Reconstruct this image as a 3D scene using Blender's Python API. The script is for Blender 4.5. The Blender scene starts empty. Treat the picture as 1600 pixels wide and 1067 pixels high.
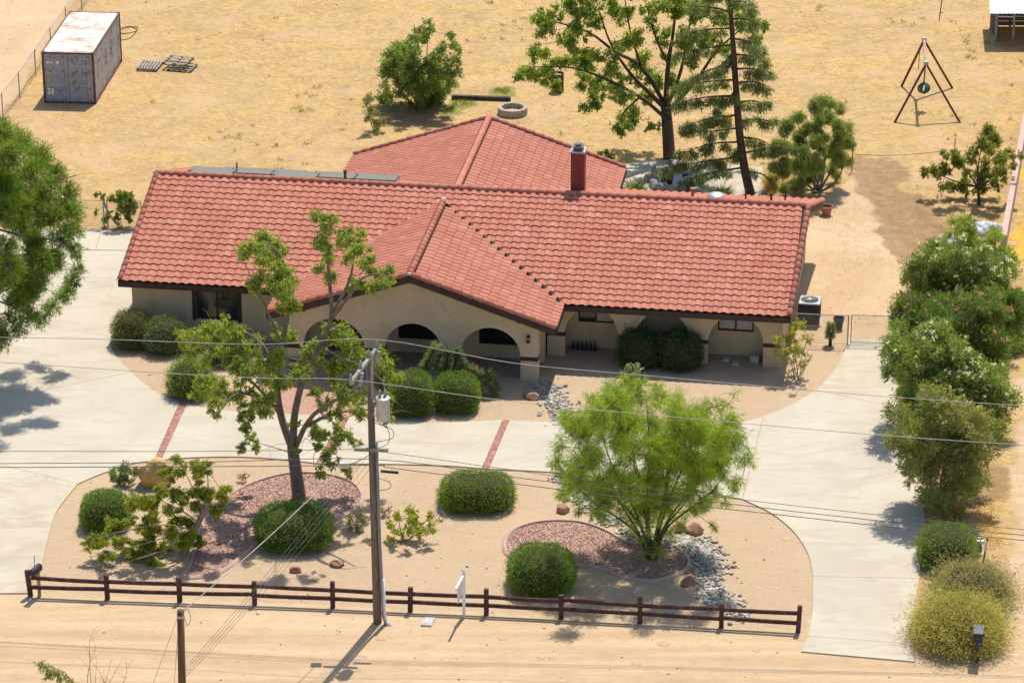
import bpy, bmesh, math, random
import numpy as np
from mathutils import Vector, Matrix
from math import sin, cos, pi, radians, sqrt
RD = random.Random(11)
RNG = np.random.default_rng(11)
SC = bpy.context.scene
COL = SC.collection

# ------------------------------------------------------------------ camera, sky, sun, exposure
F, PIT, CH = 5000.0, radians(23.1), 47.6          # focal length in photo pixels (1600 wide), pitch, drone height
CD = CH / math.tan(PIT)
cam = bpy.data.cameras.new('camera'); cam.sensor_width = 36; cam.lens = F / 1600 * 36; cam.clip_start = 1; cam.clip_end = 3000
camo = bpy.data.objects.new('camera', cam); COL.objects.link(camo)
camo.location = (0, -CD, CH); camo.rotation_euler = (pi / 2 - PIT, 0, 0)
SC.camera = camo
SUN_EL, SUN_AZ = radians(64.5), radians(19)       # azimuth measured from +y towards +x
w = bpy.data.worlds.new('World'); SC.world = w; w.use_nodes = True
nt = w.node_tree; bg = nt.nodes['Background']
sky = nt.nodes.new('ShaderNodeTexSky'); sky.sky_type = 'NISHITA'; sky.sun_disc = False
sky.sun_elevation = SUN_EL; sky.sun_rotation = SUN_AZ; sky.dust_density = 1.2
nt.links.new(sky.outputs[0], bg.inputs[0]); bg.inputs[1].default_value = 0.145
sl = bpy.data.lights.new('sun', 'SUN'); sl.energy = 4.6; sl.angle = radians(0.53); sl.color = (1.0, 0.935, 0.82)
so = bpy.data.objects.new('sun', sl); COL.objects.link(so)
to_sun = Vector((sin(SUN_AZ) * cos(SUN_EL), cos(SUN_AZ) * cos(SUN_EL), sin(SUN_EL)))
so.rotation_euler = to_sun.to_track_quat('Z', 'Y').to_euler(); so.location = (0, 0, 60)
SC.view_settings.view_transform = 'Standard'; SC.view_settings.look = 'None'
SC.view_settings.gamma = 1; SC.view_settings.exposure = 0.20

# ------------------------------------------------------------------ placing: photo pixel -> point on the real ground
_c, _s = cos(PIT), sin(PIT)
CAM = Vector((0, -CD, CH))
def ray(u, v):
    x = (u - 800) / F; y = -(v - 533.5) / F
    return Vector((x, _c + y * _s, -_s + y * _c))
def G(u, v, z=0.0):
    d = ray(u, v); return CAM + d * ((z - CH) / d.z)
def PY(u, v, y):
    d = ray(u, v); return CAM + d * ((y + CD) / d.y)
def scale_at(p): 
    q = p - CAM; return F / (q.y * _c - q.z * _s)
def HT(u, v, vt): return PY(u, vt, G(u, v).y).z

# ------------------------------------------------------------------ materials
def nodes(name):
    m = bpy.data.materials.new(name); m.use_nodes = True
    t = m.node_tree; b = t.nodes['Principled BSDF']
    return m, t, b
def N(t, k, **kw):
    n = t.nodes.new(k)
    for a, v in kw.items(): setattr(n, a, v)
    return n
def ramp(t, fac, stops, interp='LINEAR'):
    r = N(t, 'ShaderNodeValToRGB'); r.color_ramp.interpolation = interp
    e = r.color_ramp.elements
    while len(e) < len(stops): e.new(0.5)
    for i, (p, c) in enumerate(stops):
        e[i].position = p; e[i].color = (c[0], c[1], c[2], 1) if not isinstance(c, float) else (c, c, c, 1)
    t.links.new(fac, r.inputs[0]); return r.outputs[0]
def noise(t, co, scale, detail=5, rough=0.6, dist=0.0, sc3=None):
    n = N(t, 'ShaderNodeTexNoise'); n.inputs['Scale'].default_value = scale; n.inputs['Detail'].default_value = detail
    n.inputs['Roughness'].default_value = rough; n.inputs['Distortion'].default_value = dist
    if sc3:
        m = N(t, 'ShaderNodeMapping'); m.inputs['Scale'].default_value = sc3[:3]
        if len(sc3) > 3: m.inputs['Rotation'].default_value = (0, 0, sc3[3])
        t.links.new(co, m.inputs[0]); co = m.outputs[0]
    t.links.new(co, n.inputs['Vector']); return n.outputs['Fac']
def mix(t, fac, a, b, mode='MIX'):
    m = N(t, 'ShaderNodeMix', data_type='RGBA', blend_type=mode)
    for sock, val in ((m.inputs['Factor'], fac), (m.inputs['A'], a), (m.inputs['B'], b)):
        if hasattr(val, 'is_linked') or hasattr(val, 'links'): t.links.new(val, sock)
        elif isinstance(val, (int, float)): sock.default_value = val
        else: sock.default_value = (val[0], val[1], val[2], 1)
    return m.outputs['Result']
def math_(t, op, a, b=None):
    m = N(t, 'ShaderNodeMath', operation=op)
    for i, val in enumerate((a, b)):
        if val is None: continue
        if isinstance(val, (int, float)): m.inputs[i].default_value = val
        else: t.links.new(val, m.inputs[i])
    return m.outputs[0]
def coord(t, kind='POS'):
    return N(t, 'ShaderNodeNewGeometry').outputs['Position'] if kind == 'POS' else N(t, 'ShaderNodeTexCoord').outputs['Object']
def bump(t, b, h, strength=0.3, dist=0.02):
    n = N(t, 'ShaderNodeBump'); n.inputs['Strength'].default_value = strength; n.inputs['Distance'].default_value = dist
    t.links.new(h, n.inputs['Height']); t.links.new(n.outputs[0], b.inputs['Normal'])
def surf(name, c1, c2, scale=2.0, rough=0.85, bmp=0.25, bscale=30.0, c3=None, s3=None, kind='POS', metal=0.0, spec=0.3, lo=0.35, hi=0.65, sc3=None, bd=0.02):
    m, t, b = nodes(name); co = coord(t, kind)
    n1 = noise(t, co, scale, 6, 0.62, sc3=sc3)
    col = ramp(t, n1, [(lo, c1), (hi, c2)])
    if c3: 
        n3 = noise(t, co, s3 or scale * 5, 5, 0.65)
        col = mix(t, ramp(t, n3, [(0.52, 0.0), (0.68, 1.0)]), col, c3)
    t.links.new(col, b.inputs['Base Color'])
    b.inputs['Roughness'].default_value = rough; b.inputs['Metallic'].default_value = metal; b.inputs['Specular IOR Level'].default_value = spec
    if bmp: bump(t, b, noise(t, co, bscale, 4, 0.6), bmp, bd)
    return m
def leafmat(name, a, b_, c=None, trans=0.35, rough=0.5):
    m, t, b = nodes(name)
    at = N(t, 'ShaderNodeAttribute', attribute_name='rnd').outputs['Fac']
    st = [(0.0, a), (0.75, b_)] + ([(0.97, c)] if c else [])
    col = ramp(t, at, st)
    t.links.new(col, b.inputs['Base Color']); b.inputs['Roughness'].default_value = rough; b.inputs['Specular IOR Level'].default_value = 0.25
    tr = N(t, 'ShaderNodeBsdfTranslucent')
    t.links.new(mix(t, 1.0, col, (1.45, 1.4, 0.60), 'MULTIPLY'), tr.inputs[0])
    ms = N(t, 'ShaderNodeMixShader'); ms.inputs[0].default_value = min(0.55, trans + 0.13)
    t.links.new(b.outputs[0], ms.inputs[1]); t.links.new(tr.outputs[0], ms.inputs[2])
    t.links.new(ms.outputs[0], t.nodes['Material Output'].inputs[0])
    return m

# ------------------------------------------------------------------ mesh building
class MB:
    def __init__(s): s.v = []; s.f = []
    def add(s, vs, fs):
        o = len(s.v); s.v += [tuple(p) for p in vs]; s.f += [tuple(i + o for i in f) for f in fs]; return s
    def box(s, x0, x1, y0, y1, z0, z1, M=None):
        vs = [Vector((x, y, z)) for z in (z0, z1) for y in (y0, y1) for x in (x0, x1)]
        if M: vs = [M @ p for p in vs]
        return s.add(vs, [(0, 2, 3, 1), (4, 5, 7, 6), (0, 1, 5, 4), (2, 6, 7, 3), (0, 4, 6, 2), (1, 3, 7, 5)])
    def tube(s, pts, rad, n=6, cap=True):
        pts = [Vector(p) for p in pts]; k = len(pts)
        if not hasattr(rad, '__len__'): rad = [rad] * k
        elif len(rad) == 2 and k != 2: rad = [rad[0] + (rad[1] - rad[0]) * i / (k - 1) for i in range(k)]
        vs = []; ref = None
        for i, p in enumerate(pts):
            d = (pts[min(i + 1, k - 1)] - pts[max(i - 1, 0)])
            d = d.normalized() if d.length > 1e-9 else Vector((0, 0, 1))
            if ref is None: ref = d.orthogonal().normalized()
            a = (ref - d * ref.dot(d)); a = a.normalized() if a.length > 1e-6 else d.orthogonal().normalized()
            ref = a; b = d.cross(a)
            for j in range(n):
                t = 2 * pi * j / n; vs.append(p + (a * cos(t) + b * sin(t)) * rad[i])
        fs = [(i * n + j, i * n + (j + 1) % n, (i + 1) * n + (j + 1) % n, (i + 1) * n + j) for i in range(k - 1) for j in range(n)]
        if cap: fs += [tuple(range(n))[::-1], tuple(range((k - 1) * n, k * n))]
        return s.add(vs, fs)
    def lathe(s, prof, c=(0, 0, 0), n=20, M=None):
        vs = []; k = len(prof)
        for r, z in prof:
            for j in range(n):
                t = 2 * pi * j / n; p = Vector((c[0] + r * cos(t), c[1] + r * sin(t), c[2] + z)); vs.append(M @ p if M else p)
        fs = [(i * n + j, i * n + (j + 1) % n, (i + 1) * n + (j + 1) % n, (i + 1) * n + j) for i in range(k - 1) for j in range(n)]
        fs += [tuple(range(n))[::-1], tuple(range((k - 1) * n, k * n))]
        return s.add(vs, fs)
    def prism(s, poly, off):                                   # poly: 3D points of one flat face, off: extrusion vector
        k = len(poly); a = [Vector(p) for p in poly]; b = [p + Vector(off) for p in a]
        return s.add(a + b, [tuple(range(k))[::-1], tuple(range(k, 2 * k))] + [(i, (i + 1) % k, k + (i + 1) % k, k + i) for i in range(k)])
MW = {}
def setp(o, label=None, cat=None, group=None, kind=None):
    if label: o['label'] = label
    if cat: o['category'] = cat
    if group: o['group'] = group
    if kind: o['kind'] = kind
    return o
def thing(name, label, cat, loc=(0, 0, 0), rz=0.0, group=None):
    o = bpy.data.objects.new(name, None); COL.objects.link(o)
    o.location = loc; o.rotation_euler = (0, 0, rz); o.empty_display_size = 0.3
    MW[o.name] = Matrix.Translation(Vector(loc)) @ Matrix.Rotation(rz, 4, 'Z')
    return setp(o, label, cat, group)
def link(name, me, parent=None, M=None, mat=None):
    o = bpy.data.objects.new(name, me); COL.objects.link(o)
    if mat is not None and not me.materials: me.materials.append(mat)
    if parent is not None: o.parent = parent
    if M is not None: o.matrix_basis = M
    MW[o.name] = MW.get(parent.name, Matrix()) if parent is not None else (M or Matrix())
    return o
def fixn(me):
    bm = bmesh.new(); bm.from_mesh(me); bmesh.ops.recalc_face_normals(bm, faces=bm.faces); bm.to_mesh(me); bm.free()
def mk(name, mb, mat, parent=None, local=False, smooth=False, loc=None, kind=None, bevel=0.0, label=None, cat=None, group=None, fix=True):
    """one mesh object; vertices are world coordinates unless local=True"""
    me = bpy.data.meshes.new(name); me.from_pydata(mb.v, [], mb.f)
    if parent is not None and not local: me.transform(MW[parent.name].inverted())
    if parent is None and loc is not None: me.transform(Matrix.Translation(-Vector(loc)))
    if bevel:
        bm = bmesh.new(); bm.from_mesh(me)
        bmesh.ops.recalc_face_normals(bm, faces=bm.faces)
        es = [e for e in bm.edges if len(e.link_faces) == 2 and e.calc_face_angle(0) > 0.5]
        bmesh.ops.bevel(bm, geom=es, offset=bevel, segments=2, affect='EDGES', profile=0.6); bm.to_mesh(me); bm.free()
    elif fix: fixn(me)
    if smooth: me.polygons.foreach_set('use_smooth', np.ones(len(me.polygons), bool))
    o = link(name, me, parent, Matrix.Translation(Vector(loc)) if (parent is None and loc is not None) else None, mat)
    return setp(o, label, cat, group, kind)
def mesh_np(name, V, Fq, mat, parent=None, rnd=None, kind=None, loc=None, smooth=False):
    """big mesh from numpy; V (n,3) world, Fq (m,k)"""
    V = np.asarray(V, np.float32)
    if parent is not None:
        Mi = np.array(MW[parent.name].inverted(), np.float32); V = V @ Mi[:3, :3].T + Mi[:3, 3]
    elif loc is not None: V = V - np.array(loc, np.float32)
    me = bpy.data.meshes.new(name); m, k = Fq.shape
    me.vertices.add(len(V)); me.vertices.foreach_set('co', np.ascontiguousarray(V, np.float32).ravel())
    me.loops.add(m * k); me.loops.foreach_set('vertex_index', np.ascontiguousarray(Fq, np.int32).ravel())
    me.polygons.add(m); me.polygons.foreach_set('loop_start', np.arange(m, dtype=np.int32) * k)
    try: me.polygons.foreach_set('loop_total', np.full(m, k, np.int32))
    except Exception: pass
    if rnd is not None:
        a = me.attributes.new('rnd', 'FLOAT', 'POINT'); a.data.foreach_set('value', np.asarray(rnd, np.float32))
    if smooth: me.polygons.foreach_set('use_smooth', np.ones(m, bool))
    me.update(calc_edges=True)
    o = link(name, me, parent, Matrix.Translation(Vector(loc)) if (parent is None and loc is not None) else None, mat)
    return setp(o, kind=kind)
def copy_tree(o, parent=None):
    c = o.copy(); COL.objects.link(c)
    if parent is not None: c.parent = parent
    for ch in list(o.children): copy_tree(ch, c)
    return c
def crom(pts, n=6, closed=False):
    """Catmull-Rom through 2D/3D points"""
    P = [Vector(p) for p in pts]; k = len(P); out = []
    for i in range(k if closed else k - 1):
        p0 = P[(i - 1) % k] if closed or i > 0 else P[0] * 2 - P[1]
        p1 = P[i]; p2 = P[(i + 1) % k]
        p3 = P[(i + 2) % k] if closed or i + 2 < k else P[-1] * 2 - P[-2]
        for j in range(n):
            t = j / n
            out.append(0.5 * ((2 * p1) + (p2 - p0) * t + (2 * p0 - 5 * p1 + 4 * p2 - p3) * t * t + (3 * p1 - p0 - 3 * p2 + p3) * t ** 3))
    if not closed: out.append(P[-1])
    return out
def pxpoly(spec, z=0.0):
    """spec: list of (u,v) corners; a nested list is a smooth curve through its points"""
    out = []
    for s in spec:
        if isinstance(s, list): out += [tuple(q) for q in crom([G(*p).to_2d() for p in s], 5)]
        else: out.append(tuple(G(*s).to_2d()))
    return out
def inset(poly, d):
    """shrink a 2D polygon by d"""
    P = [Vector(p) for p in poly]; k = len(P)
    area = sum(P[i].x * P[(i + 1) % k].y - P[(i + 1) % k].x * P[i].y for i in range(k))
    if area < 0: P = P[::-1]
    out = []
    for i in range(k):
        a, b, c = P[i - 1], P[i], P[(i + 1) % k]
        e1 = (b - a); e2 = (c - b)
        if e1.length < 1e-5 or e2.length < 1e-5: continue
        n1 = Vector((-e1.y, e1.x)).normalized(); n2 = Vector((-e2.y, e2.x)).normalized()
        m = n1 + n2; den = max(0.35, 1 + n1.dot(n2)); out.append(b + m * (d / den))
    return out
def sheet(poly, z0, z1):
    return MB().prism([(p[0], p[1], z0) for p in poly], (0, 0, z1 - z0))
def sdf(poly, X, Y):
    """signed distance (inside > 0)"""
    P = np.array([tuple(p) for p in poly]); d = np.full(X.shape, 1e9); ins = np.zeros(X.shape, bool)
    for i in range(len(P)):
        x0, y0 = P[i]; x1, y1 = P[(i + 1) % len(P)]
        ex, ey = x1 - x0, y1 - y0; L = ex * ex + ey * ey + 1e-12
        t = np.clip(((X - x0) * ex + (Y - y0) * ey) / L, 0, 1)
        d = np.minimum(d, np.hypot(X - x0 - t * ex, Y - y0 - t * ey))
        c = ((y0 > Y) != (y1 > Y)); xi = x0 + (Y - y0) * ex / (ey if abs(ey) > 1e-12 else 1e-12)
        ins ^= c & (X < xi)
    return np.where(ins, d, -d)

# ================================================================== SETTING: ground
def smooth(x, a, b):
    t = np.clip((x - a) / (b - a), 0, 1); return t * t * (3 - 2 * t)
def vnoise(X, Y, f, seed=0):
    """cheap smooth value noise, 0..1"""
    r = np.random.default_rng(seed); T = r.random((64, 64))
    x = X * f; y = Y * f; xi = np.floor(x).astype(int); yi = np.floor(y).astype(int); fx = x - xi; fy = y - yi
    fx = fx * fx * (3 - 2 * fx); fy = fy * fy * (3 - 2 * fy)
    g = lambda i, j: T[i % 64, j % 64]
    return (g(xi, yi) * (1 - fx) + g(xi + 1, yi) * fx) * (1 - fy) + (g(xi, yi + 1) * (1 - fx) + g(xi + 1, yi + 1) * fx) * fy
def fbm(X, Y, f, seed=0, o=4):
    s = 0; a = 0.5; t = 0
    for i in range(o): s = s + a * vnoise(X, Y, f, seed + i); t += a; f *= 2.03; a *= 0.55
    return s / t
Z_DIRT = pxpoly([(-400, 925), (40, 905), (640, 925), (1250, 955), (1300, 970), (1420, 1000), (1445, 960), (1500, 1010), (1545, 960), (1575, 880), (1580, 760), (1595, 600), (1700, 400), (2200, 400), (2600, 1500), (-900, 1500)])
Z_ROADL = pxpoly([(-700, 400), (-60, 260), (0, 188), (118, 0), (160, -60), (60, -260), (-900, -260)])
Z_YARD = pxpoly([(1215, 400), (1222, 535), (1330, 548), (1310, 600), (1160, 670), (860, 680), (790, 670), (500, 660), (240, 655), (130, 560), (150, 500), (230, 420), (900, 400)])
Z_SIDE = pxpoly([(1262, 345), (1300, 300), (1335, 272), (1352, 264), (1372, 330), (1425, 405), (1405, 545), (1330, 545), (1240, 545), (1215, 520), (1215, 400)])
Z_ISLE = pxpoly([[(250, 716), (160, 737), (85, 800), (60, 890)], (40, 925), (640, 952), (1256, 985), (1280, 930), [(1275, 870), (1210, 790), (1000, 750), (760, 725), (500, 720), (250, 712)]])
Z_LITTER = [pxpoly([(1345, 265), (1385, 262), (1470, 330), (1500, 380), (1440, 425), (1380, 380)]), pxpoly([(1300, 240), (1420, 250), (1420, 330), (1350, 320)]),
            pxpoly([(1450, 790), (1560, 720), (1580, 770), (1545, 800), (1500, 830), (1450, 860)]), pxpoly([(560, 160), (700, 170), (690, 195), (580, 200)])]
Z_YEL = [pxpoly([(1545, 780), (1560, 790), (1572, 850), (1555, 868), (1525, 850), (1515, 800)]), pxpoly([(1588, 290), (1640, 200), (1700, 420), (1570, 420), (1562, 370)]), pxpoly([(720, 55), (735, 52), (735, 62), (722, 63)])]
Z_GREEN = [pxpoly([(705, 150), (740, 152), (745, 165), (700, 175)]), pxpoly([(770, 138), (800, 136), (800, 150), (768, 148)]), pxpoly([(690, 168), (712, 163), (715, 178), (690, 180)])]
gx = np.concatenate([[-900, -300, -120, -60, -45, -38], np.arange(-32, 32.01, 0.27), [38, 45, 60, 120, 300, 900]])
gy = np.concatenate([[-400, -150, -70, -48, -40], np.arange(-34, 50.01, 0.27), [54, 60, 80, 130, 300, 900, 2500]])
GX, GY = np.meshgrid(gx, gy); X = GX.ravel(); Y = GY.ravel()
wob = (fbm(X, Y, 0.6, 3) - 0.5) * 1.6
dirt = smooth(sdf(Z_DIRT, X, Y) + wob, -0.5, 0.7)
roadl = smooth(sdf(Z_ROADL, X, Y) + wob * 0.4, -0.2, 0.3)
yard = smooth(sdf(Z_YARD, X, Y) + wob * 0.5, -0.4, 0.4)
isle = smooth(sdf(Z_ISLE, X, Y) + wob * 0.3, -0.4, 0.4)
lit = np.max([smooth(sdf(p, X, Y) + wob, -0.7, 0.8) for p in Z_LITTER], 0)
yel = np.max([smooth(sdf(p, X, Y) + wob * 1.9, -0.6, 1.0) for p in Z_YEL], 0) * (0.45 + 0.55 * smooth(fbm(X, Y, 1.1, 41), 0.35, 0.6))
grn = np.max([smooth(sdf(p, X, Y) + wob * 0.5, -0.4, 0.3) for p in Z_GREEN], 0)
side = smooth(sdf(Z_SIDE, X, Y) + wob * 0.5, -0.4, 0.5)
bare = np.maximum.reduce([dirt, roadl, side])
def track(px, wdt=0.16, gauge=1.5):
    P = [G(*q) for q in px]; P = crom(P, 8); d = np.full(X.shape, 9.0)
    for sgn in ((-0.5, 0.5) if gauge else (0,)):
        Q = []
        for i, p in enumerate(P):
            e = (P[min(i + 1, len(P) - 1)] - P[max(i - 1, 0)]).normalized(); Q.append((p.x - e.y * gauge * sgn, p.y + e.x * gauge * sgn))
        for (x0, y0), (x1, y1) in zip(Q[:-1], Q[1:]):
            ex, ey = x1 - x0, y1 - y0; t_ = np.clip(((X - x0) * ex + (Y - y0) * ey) / (ex * ex + ey * ey + 1e-9), 0, 1)
            d = np.minimum(d, np.hypot(X - x0 - t_ * ex, Y - y0 - t_ * ey))
    return smooth(-d, -wdt * 2.2, -wdt * 0.5)
trk = np.max([track(q) for q in ([(-200, 1000), (300, 1015), (900, 1040), (1500, 1062), (1800, 1075)], [(-200, 1035), (400, 1048), (1000, 1075), (1700, 1105)], [(1640, 420), (1590, 620), (1592, 800), (1590, 950), (1660, 1040)], [(300, 345), (430, 240), (620, 110), (900, 40), (1200, -20)], [(-120, 140), (10, -20), (60, -140)], [(560, 250), (700, 215), (900, 150), (1150, 60), (1500, 20)])], 0)
n = len(gx); m = len(gy)
idx = np.arange(n * m).reshape(m, n)
Fq = np.stack([idx[:-1, :-1], idx[:-1, 1:], idx[1:, 1:], idx[1:, :-1]], -1).reshape(-1, 4)
ground = mesh_np('ground', np.stack([X, Y, np.zeros_like(X)], 1), Fq, None, kind='structure')
for nm, ch in (('za', (bare, np.maximum(yard, isle), lit, 1)), ('zb', (yel, grn, np.maximum(roadl, side), 1)), ('zc', (trk, trk, trk, 1))):
    a = ground.data.attributes.new(nm, 'FLOAT_COLOR', 'POINT')
    c = np.ones((len(X), 4), np.float32)
    for i in range(3): c[:, i] = ch[i]
    a.data.foreach_set('color', c.ravel())
mg, t, b = nodes('dry_ground'); co = coord(t)
za = N(t, 'ShaderNodeAttribute', attribute_name='za'); zb = N(t, 'ShaderNodeAttribute', attribute_name='zb')
sa = N(t, 'ShaderNodeSeparateColor'); sb = N(t, 'ShaderNodeSeparateColor')
t.links.new(za.outputs['Color'], sa.inputs[0]); t.links.new(zb.outputs['Color'], sb.inputs[0])
nbig = noise(t, co, 0.22, 6, 0.62, 0.6); nmid = noise(t, co, 1.6, 6, 0.7, 0.3); nfin = noise(t, co, 14, 4, 0.7); nstr = noise(t, co, 4.5, 6, 0.75, 0.8, sc3=(0.75, 1.7, 1, radians(25)))
straw = mix(t, ramp(t, nbig, [(0.34, 0.0), (0.62, 1.0)]), (0.43, 0.278, 0.145), (0.50, 0.338, 0.135))
straw = mix(t, ramp(t, nmid, [(0.44, 0.0), (0.60, 1.0)]), straw, (0.375, 0.235, 0.125))
straw = mix(t, ramp(t, nstr, [(0.47, 0.0), (0.62, 0.9)]), straw, (0.60, 0.440, 0.175))
ntk = noise(t, co, 0.8, 5, 0.6, 0.8, sc3=(0.22, 1.5, 1, radians(38)))
straw = mix(t, ramp(t, ntk, [(0.56, 0.0), (0.70, 0.55)]), straw, (0.335, 0.215, 0.115))
ngr = noise(t, co, 0.45, 6, 0.7, 0.5)
straw = mix(t, ramp(t, ngr, [(0.50, 0.0), (0.66, 0.6)]), straw, (0.37, 0.27, 0.145))
npk = noise(t, co, 0.30, 5, 0.6, 0.3)
straw = mix(t, ramp(t, npk, [(0.50, 0.0), (0.64, 0.6)]), straw, (0.52, 0.355, 0.215))
straw = mix(t, ramp(t, nfin, [(0.56, 0.0), (0.74, 0.6)]), straw, (0.33, 0.215, 0.105))
ntr = noise(t, co, 0.9, 6, 0.6, 0.2, sc3=(0.10, 1.6, 1, radians(-5)))
dirtc = mix(t, ramp(t, ntr, [(0.40, 0.0), (0.60, 1.0)]), (0.50, 0.355, 0.215), (0.575, 0.425, 0.275))
dirtc = mix(t, ramp(t, nmid, [(0.50, 0.0), (0.72, 0.6)]), dirtc, (0.44, 0.300, 0.175))
dirtc = mix(t, ramp(t, nfin, [(0.60, 0.0), (0.75, 0.35)]), dirtc, (0.36, 0.225, 0.115))
plain = mix(t, ramp(t, nbig, [(0.36, 0.0), (0.64, 1.0)]), (0.50, 0.350, 0.205), (0.585, 0.430, 0.275))
plain = mix(t, ramp(t, nmid, [(0.50, 0.0), (0.70, 0.55)]), plain, (0.45, 0.305, 0.17))
dirtc = mix(t, sb.outputs[2], dirtc, plain)
vor = N(t, 'ShaderNodeTexVoronoi'); vor.inputs['Scale'].default_value = 26; t.links.new(co, vor.inputs['Vector'])
vsp = N(t, 'ShaderNodeSeparateColor'); t.links.new(vor.outputs['Color'], vsp.inputs[0])
grav = mix(t, vsp.outputs[0], (0.405, 0.290, 0.190), (0.500, 0.372, 0.252))
grav = mix(t, ramp(t, nbig, [(0.36, 0.0), (0.62, 0.7)]), grav, (0.505, 0.375, 0.248))
grav = mix(t, ramp(t, nmid, [(0.52, 0.0), (0.72, 0.5)]), grav, (0.420, 0.290, 0.175))
litc = mix(t, ramp(t, nmid, [(0.38, 0.0), (0.62, 1.0)]), (0.30, 0.185, 0.10), (0.185, 0.115, 0.068))
litc = mix(t, ramp(t, nfin, [(0.52, 0.0), (0.68, 0.8)]), litc, (0.42, 0.285, 0.15))
yelc = mix(t, nmid, (0.55, 0.33, 0.05), (0.66, 0.43, 0.08))
zc = N(t, 'ShaderNodeAttribute', attribute_name='zc')
grnc = mix(t, nfin, (0.12, 0.15, 0.03), (0.25, 0.25, 0.08))
def edge(fac):   # break a soft zone edge up with clumps
    return ramp(t, math_(t, 'ADD', fac, math_(t, 'MULTIPLY', math_(t, 'SUBTRACT', nmid, 0.5), 0.9)), [(0.38, 0.0), (0.62, 1.0)])
col = mix(t, edge(sa.outputs[0]), straw, dirtc)
tkm = math_(t, 'MULTIPLY', zc.outputs['Fac'], ramp(t, noise(t, co, 0.5, 5, 0.7), [(0.40, 0.1), (0.62, 0.75)]))
col = mix(t, tkm, col, mix(t, 0.5, col, (0.36, 0.235, 0.135)))
col = mix(t, edge(sa.outputs[1]), col, grav)
col = mix(t, math_(t, 'MULTIPLY', edge(sa.outputs[2]), 0.72), col, litc)
col = mix(t, math_(t, 'MULTIPLY', edge(sb.outputs[0]), 0.85), col, yelc)
col = mix(t, math_(t, 'MULTIPLY', edge(sb.outputs[1]), 0.7), col, grnc)
t.links.new(col, b.inputs['Base Color']); b.inputs['Roughness'].default_value = 0.95; b.inputs['Specular IOR Level'].default_value = 0.1
bump(t, b, math_(t, 'ADD', math_(t, 'MULTIPLY', nstr, 0.6), math_(t, 'ADD', nmid, math_(t, 'MULTIPLY', nfin, 0.25))), 0.9, 0.07)
ground.data.materials.append(mg)

# ------------------------------------------------------------------ leaves, twigs, hedges (numpy)
def unit(a): return a / (np.linalg.norm(a, axis=1, keepdims=True) + 1e-9)
def leaf_quads(C, Dn, L, W, rnd, fold=0.12):
    """C base points, Dn axis directions; diamond leaves"""
    n = len(C); Dn = unit(Dn); A = RNG.normal(size=(n, 3)); Sd = unit(np.cross(Dn, A)); Up = np.cross(Dn, Sd)
    L = (np.ones(n) * L)[:, None]; W = (np.ones(n) * W)[:, None]
    V = np.stack([C, C + Dn * L * 0.45 + Sd * W * 0.5 + Up * W * fold, C + Dn * L, C + Dn * L * 0.45 - Sd * W * 0.5 + Up * W * fold], 1).reshape(-1, 3)
    Fq = np.arange(n * 4).reshape(n, 4)
    return V, Fq, np.repeat(rnd, 4)
def seg_prisms(A, B, ra, rb):
    n = len(A); d = unit(B - A); s1 = unit(np.cross(d, RNG.normal(size=(n, 3)))); s2 = np.cross(d, s1)
    ra = (np.ones(n) * ra)[:, None]; rb = (np.ones(n) * rb)[:, None]
    V = []
    for base, r in ((A, ra), (B, rb)):
        for k in range(3):
            t = 2 * pi * k / 3; V.append(base + (s1 * cos(t) + s2 * sin(t)) * r)
    V = np.stack(V, 1).reshape(-1, 3); o = (np.arange(n) * 6)[:, None]
    Fq = np.concatenate([o + np.array([[k, (k + 1) % 3, 3 + (k + 1) % 3, 3 + k]]) for k in range(3)], 0)
    return V, Fq
def ball(n):
    v = unit(RNG.normal(size=(n, 3))); return v * (RNG.random(n) ** (1 / 3))[:, None]
BARK = surf('bark_grey', (0.13, 0.105, 0.08), (0.24, 0.20, 0.16), 6, 0.95, 0.5, 40, kind='OBJ')
BARKD = surf('bark_dark', (0.055, 0.04, 0.03), (0.12, 0.09, 0.065), 6, 0.95, 0.5, 40, kind='OBJ')
BARKT = surf('bark_tan', (0.26, 0.19, 0.12), (0.40, 0.30, 0.20), 6, 0.95, 0.4, 40, kind='OBJ')
BARKG = surf('bark_green', (0.16, 0.18, 0.06), (0.26, 0.27, 0.10), 6, 0.9, 0.3, 40, kind='OBJ')
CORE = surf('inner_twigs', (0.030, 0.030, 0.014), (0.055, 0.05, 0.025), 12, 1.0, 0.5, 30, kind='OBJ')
def curved(a, b, bend=0.12, n=5, sag=0.0):
    a = Vector(a); b = Vector(b); L = (b - a).length; off = Vector((RD.gauss(0, 1), RD.gauss(0, 1), RD.gauss(0, 0.6))) * (L * bend)
    return [a.lerp(b, i / (n - 1)) + off * sin(pi * i / (n - 1)) + Vector((0, 0, -sag * L * sin(pi * i / (n - 1)))) for i in range(n)]
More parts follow.
